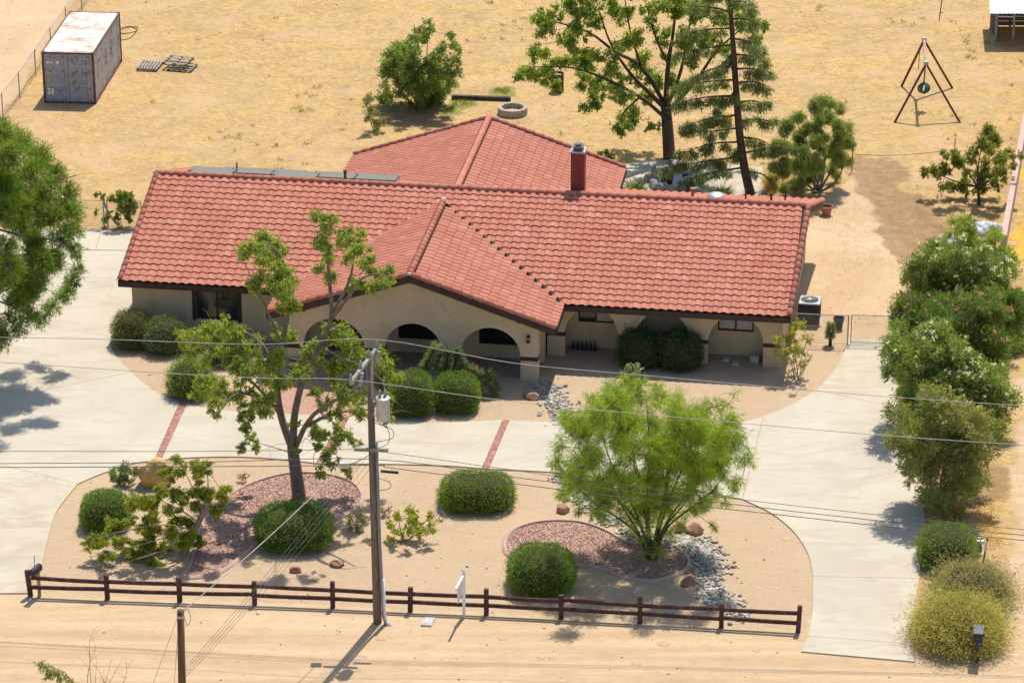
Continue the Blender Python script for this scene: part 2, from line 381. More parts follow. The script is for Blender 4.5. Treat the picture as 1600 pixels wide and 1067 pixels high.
def plant(name, label, cat, base, limbs, clumps, mat, bark=BARK, L=0.10, W=0.05, den=160, tw=9, droop=0.3, spread=0.10, group=None, twig_r=0.008, out=0.5, flat=1.0, flowers=None, jit=0.25, crown='crown', shell=0.45, sub=0, subr=(0.42, 0.80), bare=0):
    """limbs: [(points, r0, r1)], clumps: [(centre, radius, leaf count factor)] all in world metres"""
    th = thing(name, label, cat, base, 0, group)
    mb = MB(); LP = []; den = den * 2.4
    if sub: clumps = [(c + Vector(tuple(ball(1)[0])) * (r * 1.05), r * RD.uniform(*subr), k) for c, r, k in clumps for _ in range(sub)]
    for pts, r0, r1 in limbs:
        q = crom(pts, 4) if len(pts) > 2 else [Vector(p) for p in pts]
        mb.tube(q, (r0, r1) if len(q) > 2 else [r0, r1], 7)
        LP += [(p, r0 + (r1 - r0) * i / max(1, len(q) - 1)) for i, p in enumerate(q)][max(1, len(q) // 5):]
    LPa = np.array([tuple(p) for p, r in LP]); allC = []; allD = []; allR = []; A_ = []; B_ = []; RA = []; RB = []
    for c, r, k in clumps:
        c = np.array(tuple(c)); nl = max(6, int(den * r * r * k)); nt = max(3, nl // tw)
        d2 = np.linalg.norm(LPa - c, axis=1); near = np.argsort(d2)[:6]
        st = LPa[near[0]]
        if d2[near[0]] > r * 0.45:                      # a side branch reaches into the clump
            q = curved(st, c, 0.10, 4); r0 = min(LP[near[0]][1] * 0.6, 0.018 + r * 0.035)
            mb.tube(q, (max(r0, 0.012), 0.008), 5, cap=False); src = np.array([tuple(p) for p in q[1:]]); LPa = np.vstack([LPa, src]); LP += [(p, 0.016) for p in q[1:]]
        else: src = np.vstack([LPa[near[:3]], c[None]])
        e = ball(nt); rad = np.linalg.norm(e, axis=1, keepdims=True); e = e / (rad + 1e-9) * rad ** shell
        e[:, 2] *= flat; e = c + e * r * (1 + RNG.normal(size=(nt, 1)) * 0.10)
        s = src[RNG.integers(0, len(src), nt)]; s = c + (s - c) * np.minimum(1, r * 0.9 / (np.linalg.norm(s - c, axis=1, keepdims=True) + 1e-6))
        A_.append(s); B_.append(e); RA.append(np.full(nt, twig_r)); RB.append(np.full(nt, twig_r * 0.4))
        ti = RNG.integers(0, nt, nl); tt = (0.45 + 0.6 * RNG.random(nl))[:, None]
        p = s[ti] + (e[ti] - s[ti]) * tt + RNG.normal(size=(nl, 3)) * spread * min(1, r)
        dd = unit(e[ti] - s[ti]) * out + RNG.normal(size=(nl, 3)) * 0.6; dd[:, 2] -= droop
        allC.append(p); allD.append(dd); cl = RNG.random(); allR.append(np.clip(cl * (1 - jit * 2) * 0.7 + RNG.random(nl) * (0.3 + jit), 0, 1))
    bt = MB()
    for _ in range(bare):                              # bare drooping twigs
        p0, r0 = RD.choice(LP); d0 = Vector((RD.gauss(0, 1), RD.gauss(0, 1), RD.uniform(-0.2, 0.9))).normalized(); ln = RD.uniform(0.35, 1.1)
        bt.tube(crom([p0, p0 + d0 * ln * 0.5 + Vector((0, 0, 0.06)), p0 + d0 * ln + Vector((0, 0, -0.22 * ln))], 3), (0.010, 0.003), 4, cap=False)
    if bare: mk('bare_twigs', bt, BARKT, th, kind='stuff', fix=False)
    mk('trunk', mb, bark, th, smooth=True, fix=False)
    V, Fq = seg_prisms(np.vstack(A_), np.vstack(B_), np.concatenate(RA), np.concatenate(RB))
    mesh_np('twigs', V, Fq, bark, th, kind='stuff')
    C = np.vstack(allC); Dn = np.vstack(allD); Rn = np.concatenate(allR); ok = C[:, 2] > 0.02
    C = C[ok]; Dn = Dn[ok]; Rn = Rn[ok]; n = len(C)
    V, Fq, rn = leaf_quads(C, Dn, L * (0.7 + 0.6 * RNG.random(n)), W * (0.7 + 0.6 * RNG.random(n)), Rn)
    mesh_np(crown, V, Fq, mat, th, rnd=rn)
    if flowers:
        for fm, cnt, top, fs in flowers:
            up = C[:, 2] - C[:, 2].min(); cen = C.mean(0)
            sc = (up / up.max()) + 0.25 * (cen[1] - C[:, 1]) / (np.ptp(C[:, 1]) + 1e-6); pool = np.argsort(-sc)[:int(len(C) * top)]
            ci = RNG.choice(pool, cnt * 2); cnt = cnt * 2; P0 = C[ci]; ov = P0 - np.array([cen[0], cen[1], cen[2] * 0.6]); P0 = P0 + ov / (np.linalg.norm(ov, axis=1, keepdims=True) + 1e-6) * 0.13 + np.array([0, -0.05, 0.05])
            P = np.repeat(P0, 7, 0) + RNG.normal(size=(cnt * 7, 3)) * 0.035; Df = RNG.normal(size=(cnt * 7, 3)); Df[:, 2] += 0.6
            V, Fq, rn = leaf_quads(P, Df, fs, fs * 0.8, RNG.random(cnt * 7)); mesh_np('blossoms', V, Fq, fm, th, rnd=rn, kind='stuff')
    return th
def hedge(name, label, cat, base, rx, ry, h, mat, n=9000, L=0.055, W=0.026, lump=0.06, box=0.0, group=None, flat=0.55, messy=0.0, core=0.86):
    """a clipped shrub: leaves in a thick shell over an inner mass of twigs, standing on base"""
    th = thing(name, label, cat, base, 0, group); bx, by, _ = base
    ph = RNG.random(12) * 6.28; fr = RNG.integers(2, 7, 12)
    def bumpf(u): 
        s = 0
        for i in range(4): s = s + np.sin(fr[3 * i] * u[:, 0] * 1.7 + ph[3 * i]) * np.sin(fr[3 * i + 1] * u[:, 1] * 1.7 + ph[3 * i + 1]) * np.cos(fr[3 * i + 2] * u[:, 2] * 1.7 + ph[3 * i + 2])
        return s / 2
    def shp(u):
        p = u.copy()
        if box: p = np.sign(p) * np.abs(p) ** (1 - box * 0.5); p = p / np.maximum(1e-6, (np.abs(p) ** (2 + 3 * box)).sum(1, keepdims=True) ** (1 / (2 + 3 * box)))
        p = p * (1 + lump * bumpf(u))[:, None]
        z = p[:, 2]; z = np.where(z < 0, z * flat, z)
        return np.stack([p[:, 0] * rx, p[:, 1] * ry, (z + flat) / (1 + flat) * h], 1)
    u = unit(RNG.normal(size=(n, 3))); S = shp(u)
    ctr = np.array([0, 0, h * 0.42]); dep = 1 - np.abs(RNG.normal(size=(n, 1))) * 0.07 + messy * np.maximum(0, RNG.normal(size=(n, 1))) * 0.10
    P = ctr + (S - ctr) * dep + np.array([bx, by, 0.0]); nor = unit((S - ctr) / np.array([rx, ry, h * 0.5]))
    Dn = nor + RNG.normal(size=(n, 3)) * 0.75; Dn[:, 2] += 0.15
    q = np.clip(0.5 + 0.30 * bumpf(u * 2.3) + 0.22 * bumpf(u * 5.1) + RNG.normal(size=n) * 0.24, 0, 1)
    P[:, 2] = np.maximum(P[:, 2], 0.02)
    V, Fq, rn = leaf_quads(P, Dn, L * (0.7 + 0.6 * RNG.random(n)), W * (0.7 + 0.6 * RNG.random(n)), q)
    mesh_np('foliage', V, Fq, mat, th, rnd=rn)
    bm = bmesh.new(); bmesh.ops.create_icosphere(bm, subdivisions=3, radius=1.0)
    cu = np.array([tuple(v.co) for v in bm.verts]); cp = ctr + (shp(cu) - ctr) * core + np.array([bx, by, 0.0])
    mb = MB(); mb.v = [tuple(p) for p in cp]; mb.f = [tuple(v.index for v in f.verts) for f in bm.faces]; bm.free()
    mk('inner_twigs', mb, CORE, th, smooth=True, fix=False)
    st = MB()
    for k in range(3):
        a = 2 * pi * k / 3; st.tube([(bx + cos(a) * 0.05, by + sin(a) * 0.05, -0.05), (bx + cos(a) * rx * 0.4, by + sin(a) * ry * 0.4, h * 0.6)], [0.03, 0.012], 5)
    mk('stem', st, BARK, th)
    return th

# ================================================================== driveway (U-shaped, concrete slabs with real joints)
CONC, t, b = nodes('driveway_concrete'); co = coord(t)
c1 = noise(t, co, 0.5, 6, 0.6, 0.4); c2 = noise(t, co, 3.2, 6, 0.7, 0.8); c3 = noise(t, co, 38, 3, 0.6)
sw = noise(t, co, 0.9, 5, 0.6, 1.6, sc3=(0.35, 1.6, 1, radians(-25)))
cc = ramp(t, c1, [(0.3, (0.445, 0.388, 0.288)), (0.7, (0.515, 0.460, 0.355))])
cc = mix(t, ramp(t, sw, [(0.50, 0.0), (0.68, 0.8)]), cc, (0.385, 0.325, 0.245))
cc = mix(t, ramp(t, c2, [(0.56, 0.0), (0.76, 0.55)]), cc, (0.545, 0.510, 0.445))
cc = mix(t, ramp(t, c3, [(0.55, 0.0), (0.8, 0.25)]), cc, (0.32, 0.285, 0.23))
st1 = noise(t, co, 0.33, 5, 0.6, 1.2)
cc = mix(t, ramp(t, st1, [(0.50, 0.0), (0.66, 0.6)]), cc, (0.385, 0.325, 0.235))
vc = N(t, 'ShaderNodeTexVoronoi', feature='DISTANCE_TO_EDGE'); vc.inputs['Scale'].default_value = 0.23
mpc = N(t, 'ShaderNodeMix', data_type='VECTOR'); mpc.inputs[0].default_value = 0.09
nz = N(t, 'ShaderNodeTexNoise'); nz.inputs['Scale'].default_value = 0.9; nz.inputs['Detail'].default_value = 6; t.links.new(co, nz.inputs['Vector'])
vm = N(t, 'ShaderNodeVectorMath', operation='ADD'); vs_ = N(t, 'ShaderNodeVectorMath', operation='SCALE'); vs_.inputs['Scale'].default_value = 1.6
t.links.new(nz.outputs['Color'], vs_.inputs[0]); t.links.new(co, vm.inputs[0]); t.links.new(vs_.outputs[0], vm.inputs[1]); t.links.new(vm.outputs[0], vc.inputs['Vector'])
ck = math_(t, 'MULTIPLY', ramp(t, vc.outputs['Distance'], [(0.0, 1.0), (0.006, 0.0)]), ramp(t, noise(t, co, 0.2, 3), [(0.50, 0.0), (0.60, 0.5)]))
cc = mix(t, ck, cc, (0.20, 0.17, 0.13))
ob = N(t, 'ShaderNodeObjectInfo')
cc = mix(t, math_(t, 'MULTIPLY', ob.outputs['Random'], 0.35), cc, (0.50, 0.465, 0.405))
t.links.new(cc, b.inputs['Base Color']); b.inputs['Roughness'].default_value = 0.8; b.inputs['Specular IOR Level'].default_value = 0.25
bump(t, b, math_(t, 'ADD', c2, math_(t, 'MULTIPLY', c3, 0.3)), 0.2, 0.01)
DZ = 0.045
drive = thing('driveway', None, None); drive['kind'] = 'structure'
slabs = [
 [(-260, 354), (158, 361), (150, 392), (-260, 388)],
 [(158, 361), (262, 366), (252, 394), (150, 392)],
 [(-260, 388), (252, 394), (238, 437), (-260, 430)],
 [(-260, 430), (238, 437), (232, 517), (-260, 510)],
 [(-260, 510), (178, 516), [(174, 530), (178, 552), (205, 583)], (0, 626), (-260, 681)],
 [(-260, 681), (0, 626), [(205, 583), (225, 600), (250, 617), (281, 630)], [(241, 721), (205, 726), (160, 741), (122, 757)], (0, 727), (-260, 673 + 0)],
 [(-260, 674), (0, 727), [(122, 757), (105, 778), (89, 800), (80, 825), (72, 857), (64, 890), (50, 908)], (46, 928), (0, 928), (-260, 915)],
 [[(292, 633), (345, 642), (420, 647), (536, 651)], [(494, 725), (440, 719), (375, 715), (300, 716), (252, 720)]],
 [[(547, 652), (650, 660), (710, 661), (786, 657)], [(753, 733), (700, 729), (640, 727), (587, 726), (505, 726)]],
 [[(796, 658), (860, 660), (960, 666), (1060, 670), (1130, 668), (1193, 652)], [(1160, 781), (1100, 770), (1000, 755), (900, 742), (830, 737), (764, 734)]],
 [[(1193, 652), (1220, 641), (1245, 629), (1275, 611)], (1406, 640), (1430, 720), (1446, 815), (1436, 905), [(1270, 902), (1262, 866), (1240, 832), (1205, 803), (1160, 781)]],
 [[(1275, 611), (1300, 585), (1314, 562), (1322, 541)], (1397, 545), (1406, 640)],
 [(1322, 541), (1326, 530), (1396, 533), (1397, 545)],
 [(1436, 905), (1420, 1007), [(1263, 995), (1269, 955), (1270, 902)]],
 [(1263, 995), (1420, 1007), (1430, 1035), (1251, 1019)]]
slabs[5] = [(-260, 681), (0, 626), [(205, 583), (225, 600), (250, 617), (281, 630)], [(241, 721), (205, 726), (160, 741), (122, 757)], (0, 727), (-120, 702)]
slabs[6] = [(-260, 685), (-120, 702), (0, 727), [(122, 757), (105, 778), (89, 800), (80, 825), (72, 857), (64, 890), (50, 908)], (46, 928), (0, 928), (-260, 915)]
for sp in slabs:
    poly = inset(pxpoly(sp), 0.008)
    mk('concrete_slab', sheet(poly, -0.06, DZ), CONC, drive, bevel=0)
BRK = surf('red_brick', (0.30, 0.115, 0.085), (0.43, 0.20, 0.155), 9, 0.9, 0.3, 60, c3=(0.52, 0.33, 0.27), s3=5)
MORT = surf('mortar', (0.36, 0.29, 0.22), (0.43, 0.36, 0.28), 6, 0.95, 0.2, 40)
for a, b2, c_, d in (((281, 630), (292, 633), (252, 720), (241, 721)), ((536, 651), (547, 652), (505, 726), (494, 725)), ((786, 657), (796, 658), (764, 734), (753, 733))):
    q = [G(*k) for k in (a, b2, c_, d)]
    st = mk('brick_band', sheet([k.to_2d() for k in q], -0.05, 0.028), MORT, drive)
    mb = MB(); rows = 44
    for i in range(rows):
        for j in range(2):
            e = 0.06 / rows * 3; t0, t1 = (i + 0.06) / rows, (i + 0.94) / rows; s0, s1 = j / 2 + 0.03, (j + 1) / 2 - 0.03
            P4 = [q[0].lerp(q[3], tt).lerp(q[1].lerp(q[2], tt), ss) for tt, ss in ((t0, s0), (t0, s1), (t1, s1), (t1, s0))]
            h = DZ + RD.uniform(-0.004, 0.004)
            mb.prism([(p.x, p.y, 0.02) for p in P4], (0, 0, h - 0.02))
    mk('bricks', mb, BRK, st, kind='stuff')
# brick walk to the front door
walk = pxpoly([(408, 600), (470, 585), (548, 588), (560, 640), (545, 653), (470, 650), (412, 648)])
PAV, t, b = nodes('brick_paving'); co = coord(t)
bt = N(t, 'ShaderNodeTexBrick'); mp = N(t, 'ShaderNodeMapping'); mp.inputs['Rotation'].default_value = (0, 0, radians(35)); t.links.new(co, mp.inputs[0]); t.links.new(mp.outputs[0], bt.inputs['Vector'])
bt.inputs['Scale'].default_value = 4.5; bt.inputs['Mortar Size'].default_value = 0.02
bt.inputs['Color1'].default_value = (0.36, 0.17, 0.12, 1); bt.inputs['Color2'].default_value = (0.46, 0.26, 0.19, 1); bt.inputs['Mortar'].default_value = (0.35, 0.27, 0.2, 1)
t.links.new(bt.outputs['Color'], b.inputs['Base Color']); b.inputs['Roughness'].default_value = 0.9; bump(t, b, bt.outputs['Fac'], -0.4, 0.01)
mk('brick_walk', sheet(walk, -0.05, 0.03), PAV, kind='structure')

# ------------------------------------------------------------------ gravel beds with pink edging, river rock
LAVA, t, b = nodes('red_cinder_gravel'); co = coord(t)
vo = N(t, 'ShaderNodeTexVoronoi'); vo.inputs['Scale'].default_value = 27; t.links.new(co, vo.inputs['Vector'])
vs = N(t, 'ShaderNodeSeparateColor'); t.links.new(vo.outputs['Color'], vs.inputs[0])
lc = ramp(t, vs.outputs[0], [(0.0, (0.20, 0.10, 0.075)), (0.55, (0.36, 0.205, 0.155)), (1.0, (0.50, 0.34, 0.27))])
lc = mix(t, ramp(t, noise(t, co, 1.0, 5), [(0.42, 0.0), (0.66, 0.6)]), lc, (0.43, 0.29, 0.215))
t.links.new(lc, b.inputs['Base Color']); b.inputs['Roughness'].default_value = 0.95; bump(t, b, vo.outputs['Distance'], -0.5, 0.025)
CURB = surf('pink_curb_concrete', (0.44, 0.285, 0.235), (0.52, 0.365, 0.305), 3, 0.9, 0.3, 50)
STN = surf('cinder_stones', (0.22, 0.115, 0.09), (0.48, 0.32, 0.26), 9, 0.95, 0.3, 40, lo=0.3, hi=0.7)
def stones(cloud, size, name, mat, parent=None, kind='stuff', flat=0.6, sub=1, jit=0.25, rndattr=True):
    bm = bmesh.new(); bmesh.ops.create_icosphere(bm, subdivisions=sub, radius=1.0)
    v0 = np.array([tuple(v.co) for v in bm.verts]); f0 = np.array([[v.index for v in f.verts] for f in bm.faces]); bm.free()
    n = len(cloud); sz = (np.ones(n) * size)
    th = RNG.random(n) * 6.28; sx = sz * (0.8 + 0.5 * RNG.random(n)); sy = sz * (0.6 + 0.4 * RNG.random(n)); szz = sz * flat * (0.7 + 0.5 * RNG.random(n))
    v = v0[None] * (1 + RNG.normal(size=(n, len(v0), 1)) * jit * 0.5); v = v * np.stack([sx, sy, szz], 1)[:, None]
    x = v[..., 0] * np.cos(th)[:, None] - v[..., 1] * np.sin(th)[:, None]; y = v[..., 0] * np.sin(th)[:, None] + v[..., 1] * np.cos(th)[:, None]
    V = np.stack([x, y, v[..., 2]], -1) + cloud[:, None]
    Fq = (f0[None] + (np.arange(n) * len(v0))[:, None, None]).reshape(-1, 3)
    return mesh_np(name, V.reshape(-1, 3), Fq, mat, parent, rnd=np.repeat(RNG.random(n), len(v0)), kind=kind)
def inside(poly, n, seed=1):
    P = np.array([tuple(p) for p in poly]); lo = P.min(0); hi = P.max(0); out = []
    r = np.random.default_rng(seed); X = lo[0] + (hi[0] - lo[0]) * r.random(n); Y = lo[1] + (hi[1] - lo[1]) * r.random(n)
    k = sdf(poly, X, Y) > 0.05; return np.stack([X[k], Y[k]], 1)
ATTRST = []
def gravelbed(name, spec, label, n):
    poly = [tuple(p) for p in crom([G(*q).to_2d() for q in spec], 7, True)]
    o = mk(name, sheet(poly, -0.05, 0.02), LAVA, kind='structure')
    q = inside(poly, n, 5); stones(np.column_stack([q, np.full(len(q), 0.03)]), 0.021 * (0.6 + 0.8 * RNG.random(len(q))), 'cinder_stones', STN, o, sub=1)
    cb = MB(); k = len(poly); pin = [Vector((p[0], p[1], 0)) for p in poly]
    prof = [(-0.02, -0.05), (-0.02, 0.075), (0.02, 0.085), (0.06, 0.08), (0.07, 0.055), (0.10, 0.05), (0.12, 0.03), (0.12, -0.05)]
    vs = []
    for i in range(k):
        d = (pin[(i + 1) % k] - pin[i - 1]).normalized(); nrm = Vector((d.y, -d.x, 0))
        ar = sum(pin[j].x * pin[(j + 1) % k].y - pin[(j + 1) % k].x * pin[j].y for j in range(k))
        if ar < 0: nrm = -nrm
        vs += [pin[i] + nrm * a + Vector((0, 0, z)) for a, z in prof]
    m_ = len(prof); cb.add(vs, [(i * m_ + j, i * m_ + j + 1, ((i + 1) % k) * m_ + j + 1, ((i + 1) % k) * m_ + j) for i in range(k) for j in range(m_ - 1)])
    c0 = G(*spec[0])
    mk('garden_edging', cb, CURB, smooth=True, loc=(c0.x, c0.y, 0), label=label, cat='edging')
gravelbed('cinder_bed', [(300, 880), (320, 815), (370, 768), (440, 743), (505, 742), (552, 757), (563, 785), (530, 808), (470, 820), (420, 838), (385, 862), (350, 890), (315, 901), (290, 900)], 'pink concrete edging round the long cinder bed under the leafy street tree', 9000)
gravelbed('cinder_bed', [(790, 850), (805, 828), (850, 816), (905, 817), (945, 830), (985, 850), (1040, 850), (1070, 868), (1072, 888), (1045, 902), (1010, 908), (970, 900), (935, 888), (890, 884), (840, 890), (800, 872)], 'pink concrete edging round the cinder bed under the feathery green tree', 6000)
RIVER, t, b = nodes('river_rock')
at = N(t, 'ShaderNodeAttribute', attribute_name='rnd').outputs['Fac']
rc = ramp(t, at, [(0.0, (0.15, 0.14, 0.125)), (0.3, (0.27, 0.255, 0.225)), (0.6, (0.40, 0.375, 0.33)), (0.8, (0.36, 0.285, 0.205)), (1.0, (0.56, 0.53, 0.47))])
t.links.new(rc, b.inputs['Base Color']); b.inputs['Roughness'].default_value = 0.7
def river(path, wid, n, sz):
    P = [G(*p) for p in path]; P = crom(P, 8); out = []
    for i in range(n):
        k = RD.random() * (len(P) - 1); a = P[int(k)].lerp(P[min(int(k) + 1, len(P) - 1)], k % 1)
        d = (P[min(int(k) + 1, len(P) - 1)] - P[int(k)]).normalized(); w_ = wid * (0.85 + 0.3 * sin(k * 1.3))
        o = Vector((-d.y, d.x, 0)) * (max(-1, min(1, RD.gauss(0, 0.48))) * w_)
        out.append((a.x + o.x, a.y + o.y, 0.005 + RD.random() * 0.04))
    return np.array(out), sz
rp = []; rs = []
for path, wd, n, sz in (([(838, 598), (858, 612), (872, 632), (880, 655), (886, 664)], 0.75, 520, 0.07), ([(884, 742), (905, 768), (930, 795), (965, 820), (1010, 838), (1060, 842), (1100, 858), (1112, 885), (1105, 915), (1120, 935), (1140, 950)], 0.66, 1300, 0.075), ([(1060, 846), (1095, 860), (1110, 890)], 0.70, 300, 0.088), ([(1120, 925), (1150, 950), (1168, 972)], 0.5, 90, 0.07)):
    c_, s_ = river(path, wd, n, sz); rp.append(c_); rs.append(np.full(len(c_), s_) * (0.5 + 0.8 * RNG.random(len(c_))))
o = stones(np.vstack(rp), np.concatenate(rs), 'river_rocks', RIVER, sub=2, flat=0.55)
setp(o, 'grey and white river rocks of the dry stream bed crossing the yard', 'rocks')
o.data.polygons.foreach_set('use_smooth', np.ones(len(o.data.polygons), bool))

# ================================================================== HOUSE
ZE = 2.35
HA = G(185, 438, ZE); HB = G(1233, 495, ZE); HYAW = math.atan2(HB.y - HA.y, HB.x - HA.x); HWID = (HB - HA).length
DD = 6.16; PT = 1 / 3.0; XC, WG, YF = 11.57, 5.36, -2.3; XR, WR, YR = 11.9, 5.7, 15.05; SKEW = 0.045
house = thing('house', 'long stucco ranch house with red tile roof and an arched front porch', 'house', (HA.x, HA.y, 0), HYAW)
STUC = surf('stucco', (0.56, 0.435, 0.275), (0.63, 0.50, 0.335), 1.2, 0.95, 0.35, 55, c3=(0.52, 0.39, 0.24), s3=3, kind='OBJ')
STUD = surf('stucco_soffit', (0.50, 0.40, 0.27), (0.55, 0.45, 0.31), 1.2, 0.95, 0.2, 45, kind='OBJ')
BROWN = surf('brown_paint', (0.045, 0.024, 0.020), (0.065, 0.036, 0.03), 3, 0.6, 0.15, 50, kind='OBJ')
DECK = surf('roof_underlay', (0.035, 0.022, 0.02), (0.05, 0.035, 0.03), 3, 0.9, 0.1, 50, kind='OBJ')
TILE, t, b = nodes('red_concrete_tile'); co = coord(t)
at = N(t, 'ShaderNodeAttribute', attribute_name='rnd').outputs['Fac']
big = noise(t, co, 0.28, 4, 0.6); mid = noise(t, co, 2.4, 5, 0.7); sp = noise(t, co, 30, 3, 0.6)
tc = ramp(t, at, [(0.0, (0.385, 0.122, 0.076)), (0.5, (0.425, 0.145, 0.092)), (0.88, (0.452, 0.166, 0.108)), (1.0, (0.485, 0.215, 0.150))])
tc = mix(t, ramp(t, big, [(0.38, 0.0), (0.66, 0.55)]), tc, (0.460, 0.190, 0.128))
tc = mix(t, ramp(t, mid, [(0.52, 0.0), (0.75, 0.5)]), tc, (0.384, 0.119, 0.080))
tc = mix(t, ramp(t, noise(t, co, 1.1, 6, 0.75), [(0.60, 0.0), (0.74, 0.55)]), tc, (0.264, 0.115, 0.080))
tc = mix(t, ramp(t, sp, [(0.5, 0.0), (0.8, 0.22)]), tc, (0.480, 0.246, 0.205))
t.links.new(tc, b.inputs['Base Color']); b.inputs['Roughness'].default_value = 0.72; b.inputs['Specular IOR Level'].default_value = 0.25
bump(t, b, sp, 0.15, 0.004)
TW, TE = 0.329, 0.3415; PLAN = TE / sqrt(1 + PT * PT)
def tile_mesh(rn):
    xs = [-0.497, -0.36, -0.325, -0.30, -0.22, -0.11, 0.0, 0.11, 0.22, 0.30, 0.325, 0.36, 0.488]; nx = len(xs) - 1
    Vt = [(x * TW, 0.046 * max(0.0, 1 - (abs(x) / 0.33) ** 2.3) ** 0.6) for x in xs]
    v = [(x, -0.004, z + 0.043) for x, z in Vt] + [(x, TE + 0.045, z + 0.002) for x, z in Vt] + [(x, 0.0, z + 0.017) for x, z in Vt] + [(x, -0.004, z + 0.043) for x, z in Vt]
    k = nx + 1
    f = [(i, i + 1, k + i + 1, k + i) for i in range(nx)] + [(2 * k + i, 2 * k + i + 1, 3 * k + i + 1, 3 * k + i) for i in range(nx)]
    return np.array(v), np.array(f)
TV, TF = tile_mesh(0)
roof = mk('roof', MB(), DECK, house, local=True)      # deck geometry is filled in below
dk = MB()
def deckq(pts, th=0.10, dz=-0.012): 
    a = [Vector((x, y, z + dz)) for x, y, z in pts]; dk.prism(a, (0, 0, -th))
zr = ZE + DD * PT; zg = ZE + WG * PT; zw = ZE + WR * PT
deckq([(0.03, 0.02, ZE), (HWID, 0.02, ZE), (HWID + SKEW * DD, DD, zr), (0.03, DD, zr)])
deckq([(0.03, DD, zr), (HWID + SKEW * DD, DD, zr), (HWID + SKEW * 2 * DD, 2 * DD, ZE), (0.03, 2 * DD, ZE)])
deckq([(XC, YF + 0.03, zg), (XC + WG, YF + 0.03, ZE), (XC + WG, 0.02, ZE), (XC, WG, zg)], dz=-0.016)
deckq([(XC, YF + 0.03, zg), (XC, WG, zg), (XC - WG, 0.02, ZE), (XC - WG, YF + 0.03, ZE)], dz=-0.016)
deckq([(XR, 2 * DD - WR, zw), (XR + WR, 2 * DD, ZE), (XR + WR, YR - 0.03, ZE), (XR, YR - 0.03, zw)], dz=-0.016)
deckq([(XR, 2 * DD - WR, zw), (XR, YR - 0.03, zw), (XR - WR, YR - 0.03, ZE), (XR - WR, 2 * DD, ZE)], dz=-0.016)
roof.data.clear_geometry(); roof.data.from_pydata(dk.v, [], dk.f); fixn(roof.data)
tiles = []     # (matrix 3x4 as np)
def slope(o, e, up, na0, na1, bmax, keep):
    o = np.array(o, float); e = np.array(e, float); up = np.array(up, float)
    s = up + np.array([0, 0, PT]); s /= np.linalg.norm(s); nrm = np.cross(e, s)
    for j in range(int(bmax / PLAN) + 1):
        for i in range(int(na0 / TW) - 1, int(na1 / TW) + 2):
            a = (i + 0.5) * TW; bb = j * PLAN - 0.02
            if bb + PLAN * 0.85 > bmax: continue
            p = o + e * a + up * bb; p[2] = ZE + bb * PT
            if not keep(p[0], p[1], bb): continue
            tiles.append((p + nrm * RD.uniform(-0.004, 0.006), e, s, nrm, RD.gauss(0, 0.006), RD.gauss(0, 0.006)))
mainkeepF = lambda x, y, b_: 0.10 < x < HWID - 0.05 + SKEW * y and (y > WG - abs(x - XC) + (-0.15 if x > XC else -0.28))
mainkeepB = lambda x, y, b_: 0.10 < x < HWID - 0.05 + SKEW * y and (2 * DD - y > WR - abs(x - XR) - 0.28)
slope((0, 0, 0), (1, 0, 0), (0, 1, 0), 0, HWID + 0.5, DD, mainkeepF)
slope((0, 2 * DD, 0), (-1, 0, 0), (0, -1, 0), -HWID - 1, 0, DD, mainkeepB)
slope((XC + WG, 0, 0), (0, 1, 0), (-1, 0, 0), YF, WG, WG, lambda x, y, b_: y > YF + 0.12 and y < b_ + 0.02)
slope((XC - WG, 0, 0), (0, -1, 0), (1, 0, 0), -WG, -YF, WG, lambda x, y, b_: y > YF + 0.12 and y < b_ + 0.3)
slope((XR + WR, 0, 0), (0, 1, 0), (-1, 0, 0), 2 * DD - WR, YR, WR, lambda x, y, b_: y < YR - 0.12 and 2 * DD - y < b_ + 0.3)
slope((XR - WR, 0, 0), (0, -1, 0), (1, 0, 0), -YR, -(2 * DD - WR), WR, lambda x, y, b_: y < YR - 0.12 and 2 * DD - y < b_ + 0.3)
Mh = MW[house.name]
depth = [((Mh @ Vector(tuple(p))) - CAM).dot(Vector((0, _c, -_s))) for p, *_ in tiles]
order = np.argsort(depth)
vari = []
for k in range(8):
    me = bpy.data.meshes.new('roof_tile'); me.from_pydata([tuple(v) for v in TV], [], [tuple(int(i) for i in f) for f in TF])
    a = me.attributes.new('rnd', 'FLOAT', 'POINT'); a.data.foreach_set('value', np.full(len(TV), (k + 0.5) / 8, np.float32))
    me.polygons.foreach_set('use_smooth', np.ones(len(TF), bool)); me.materials.append(TILE); vari.append(me)
restV = []; restF = []; restR = []
for cnt, ti in enumerate(order):
    p, e, s, nrm, r1, r2 = tiles[ti]
    e2 = e + nrm * r1; s2 = s + e * r2
    if cnt < 300:
        M = Matrix(((e2[0], s2[0], nrm[0], p[0]), (e2[1], s2[1], nrm[1], p[1]), (e2[2], s2[2], nrm[2], p[2]), (0, 0, 0, 1)))
        link('roof_tile', vari[RD.randrange(8)], roof, M)
    else:
        restF.append(TF + len(restV) * len(TV)); restV.append(p + TV[:, :1] * e2 + TV[:, 1:2] * s2 + TV[:, 2:] * nrm); restR.append(RD.random())
V = np.vstack(restV); Fq = np.vstack(restF)
Mn = np.array(Mh); Vw = V @ Mn[:3, :3].T + Mn[:3, 3]
mesh_np('roof_tiles', Vw, Fq, TILE, roof, rnd=np.repeat(restR, len(TV)), kind='stuff', smooth=True)
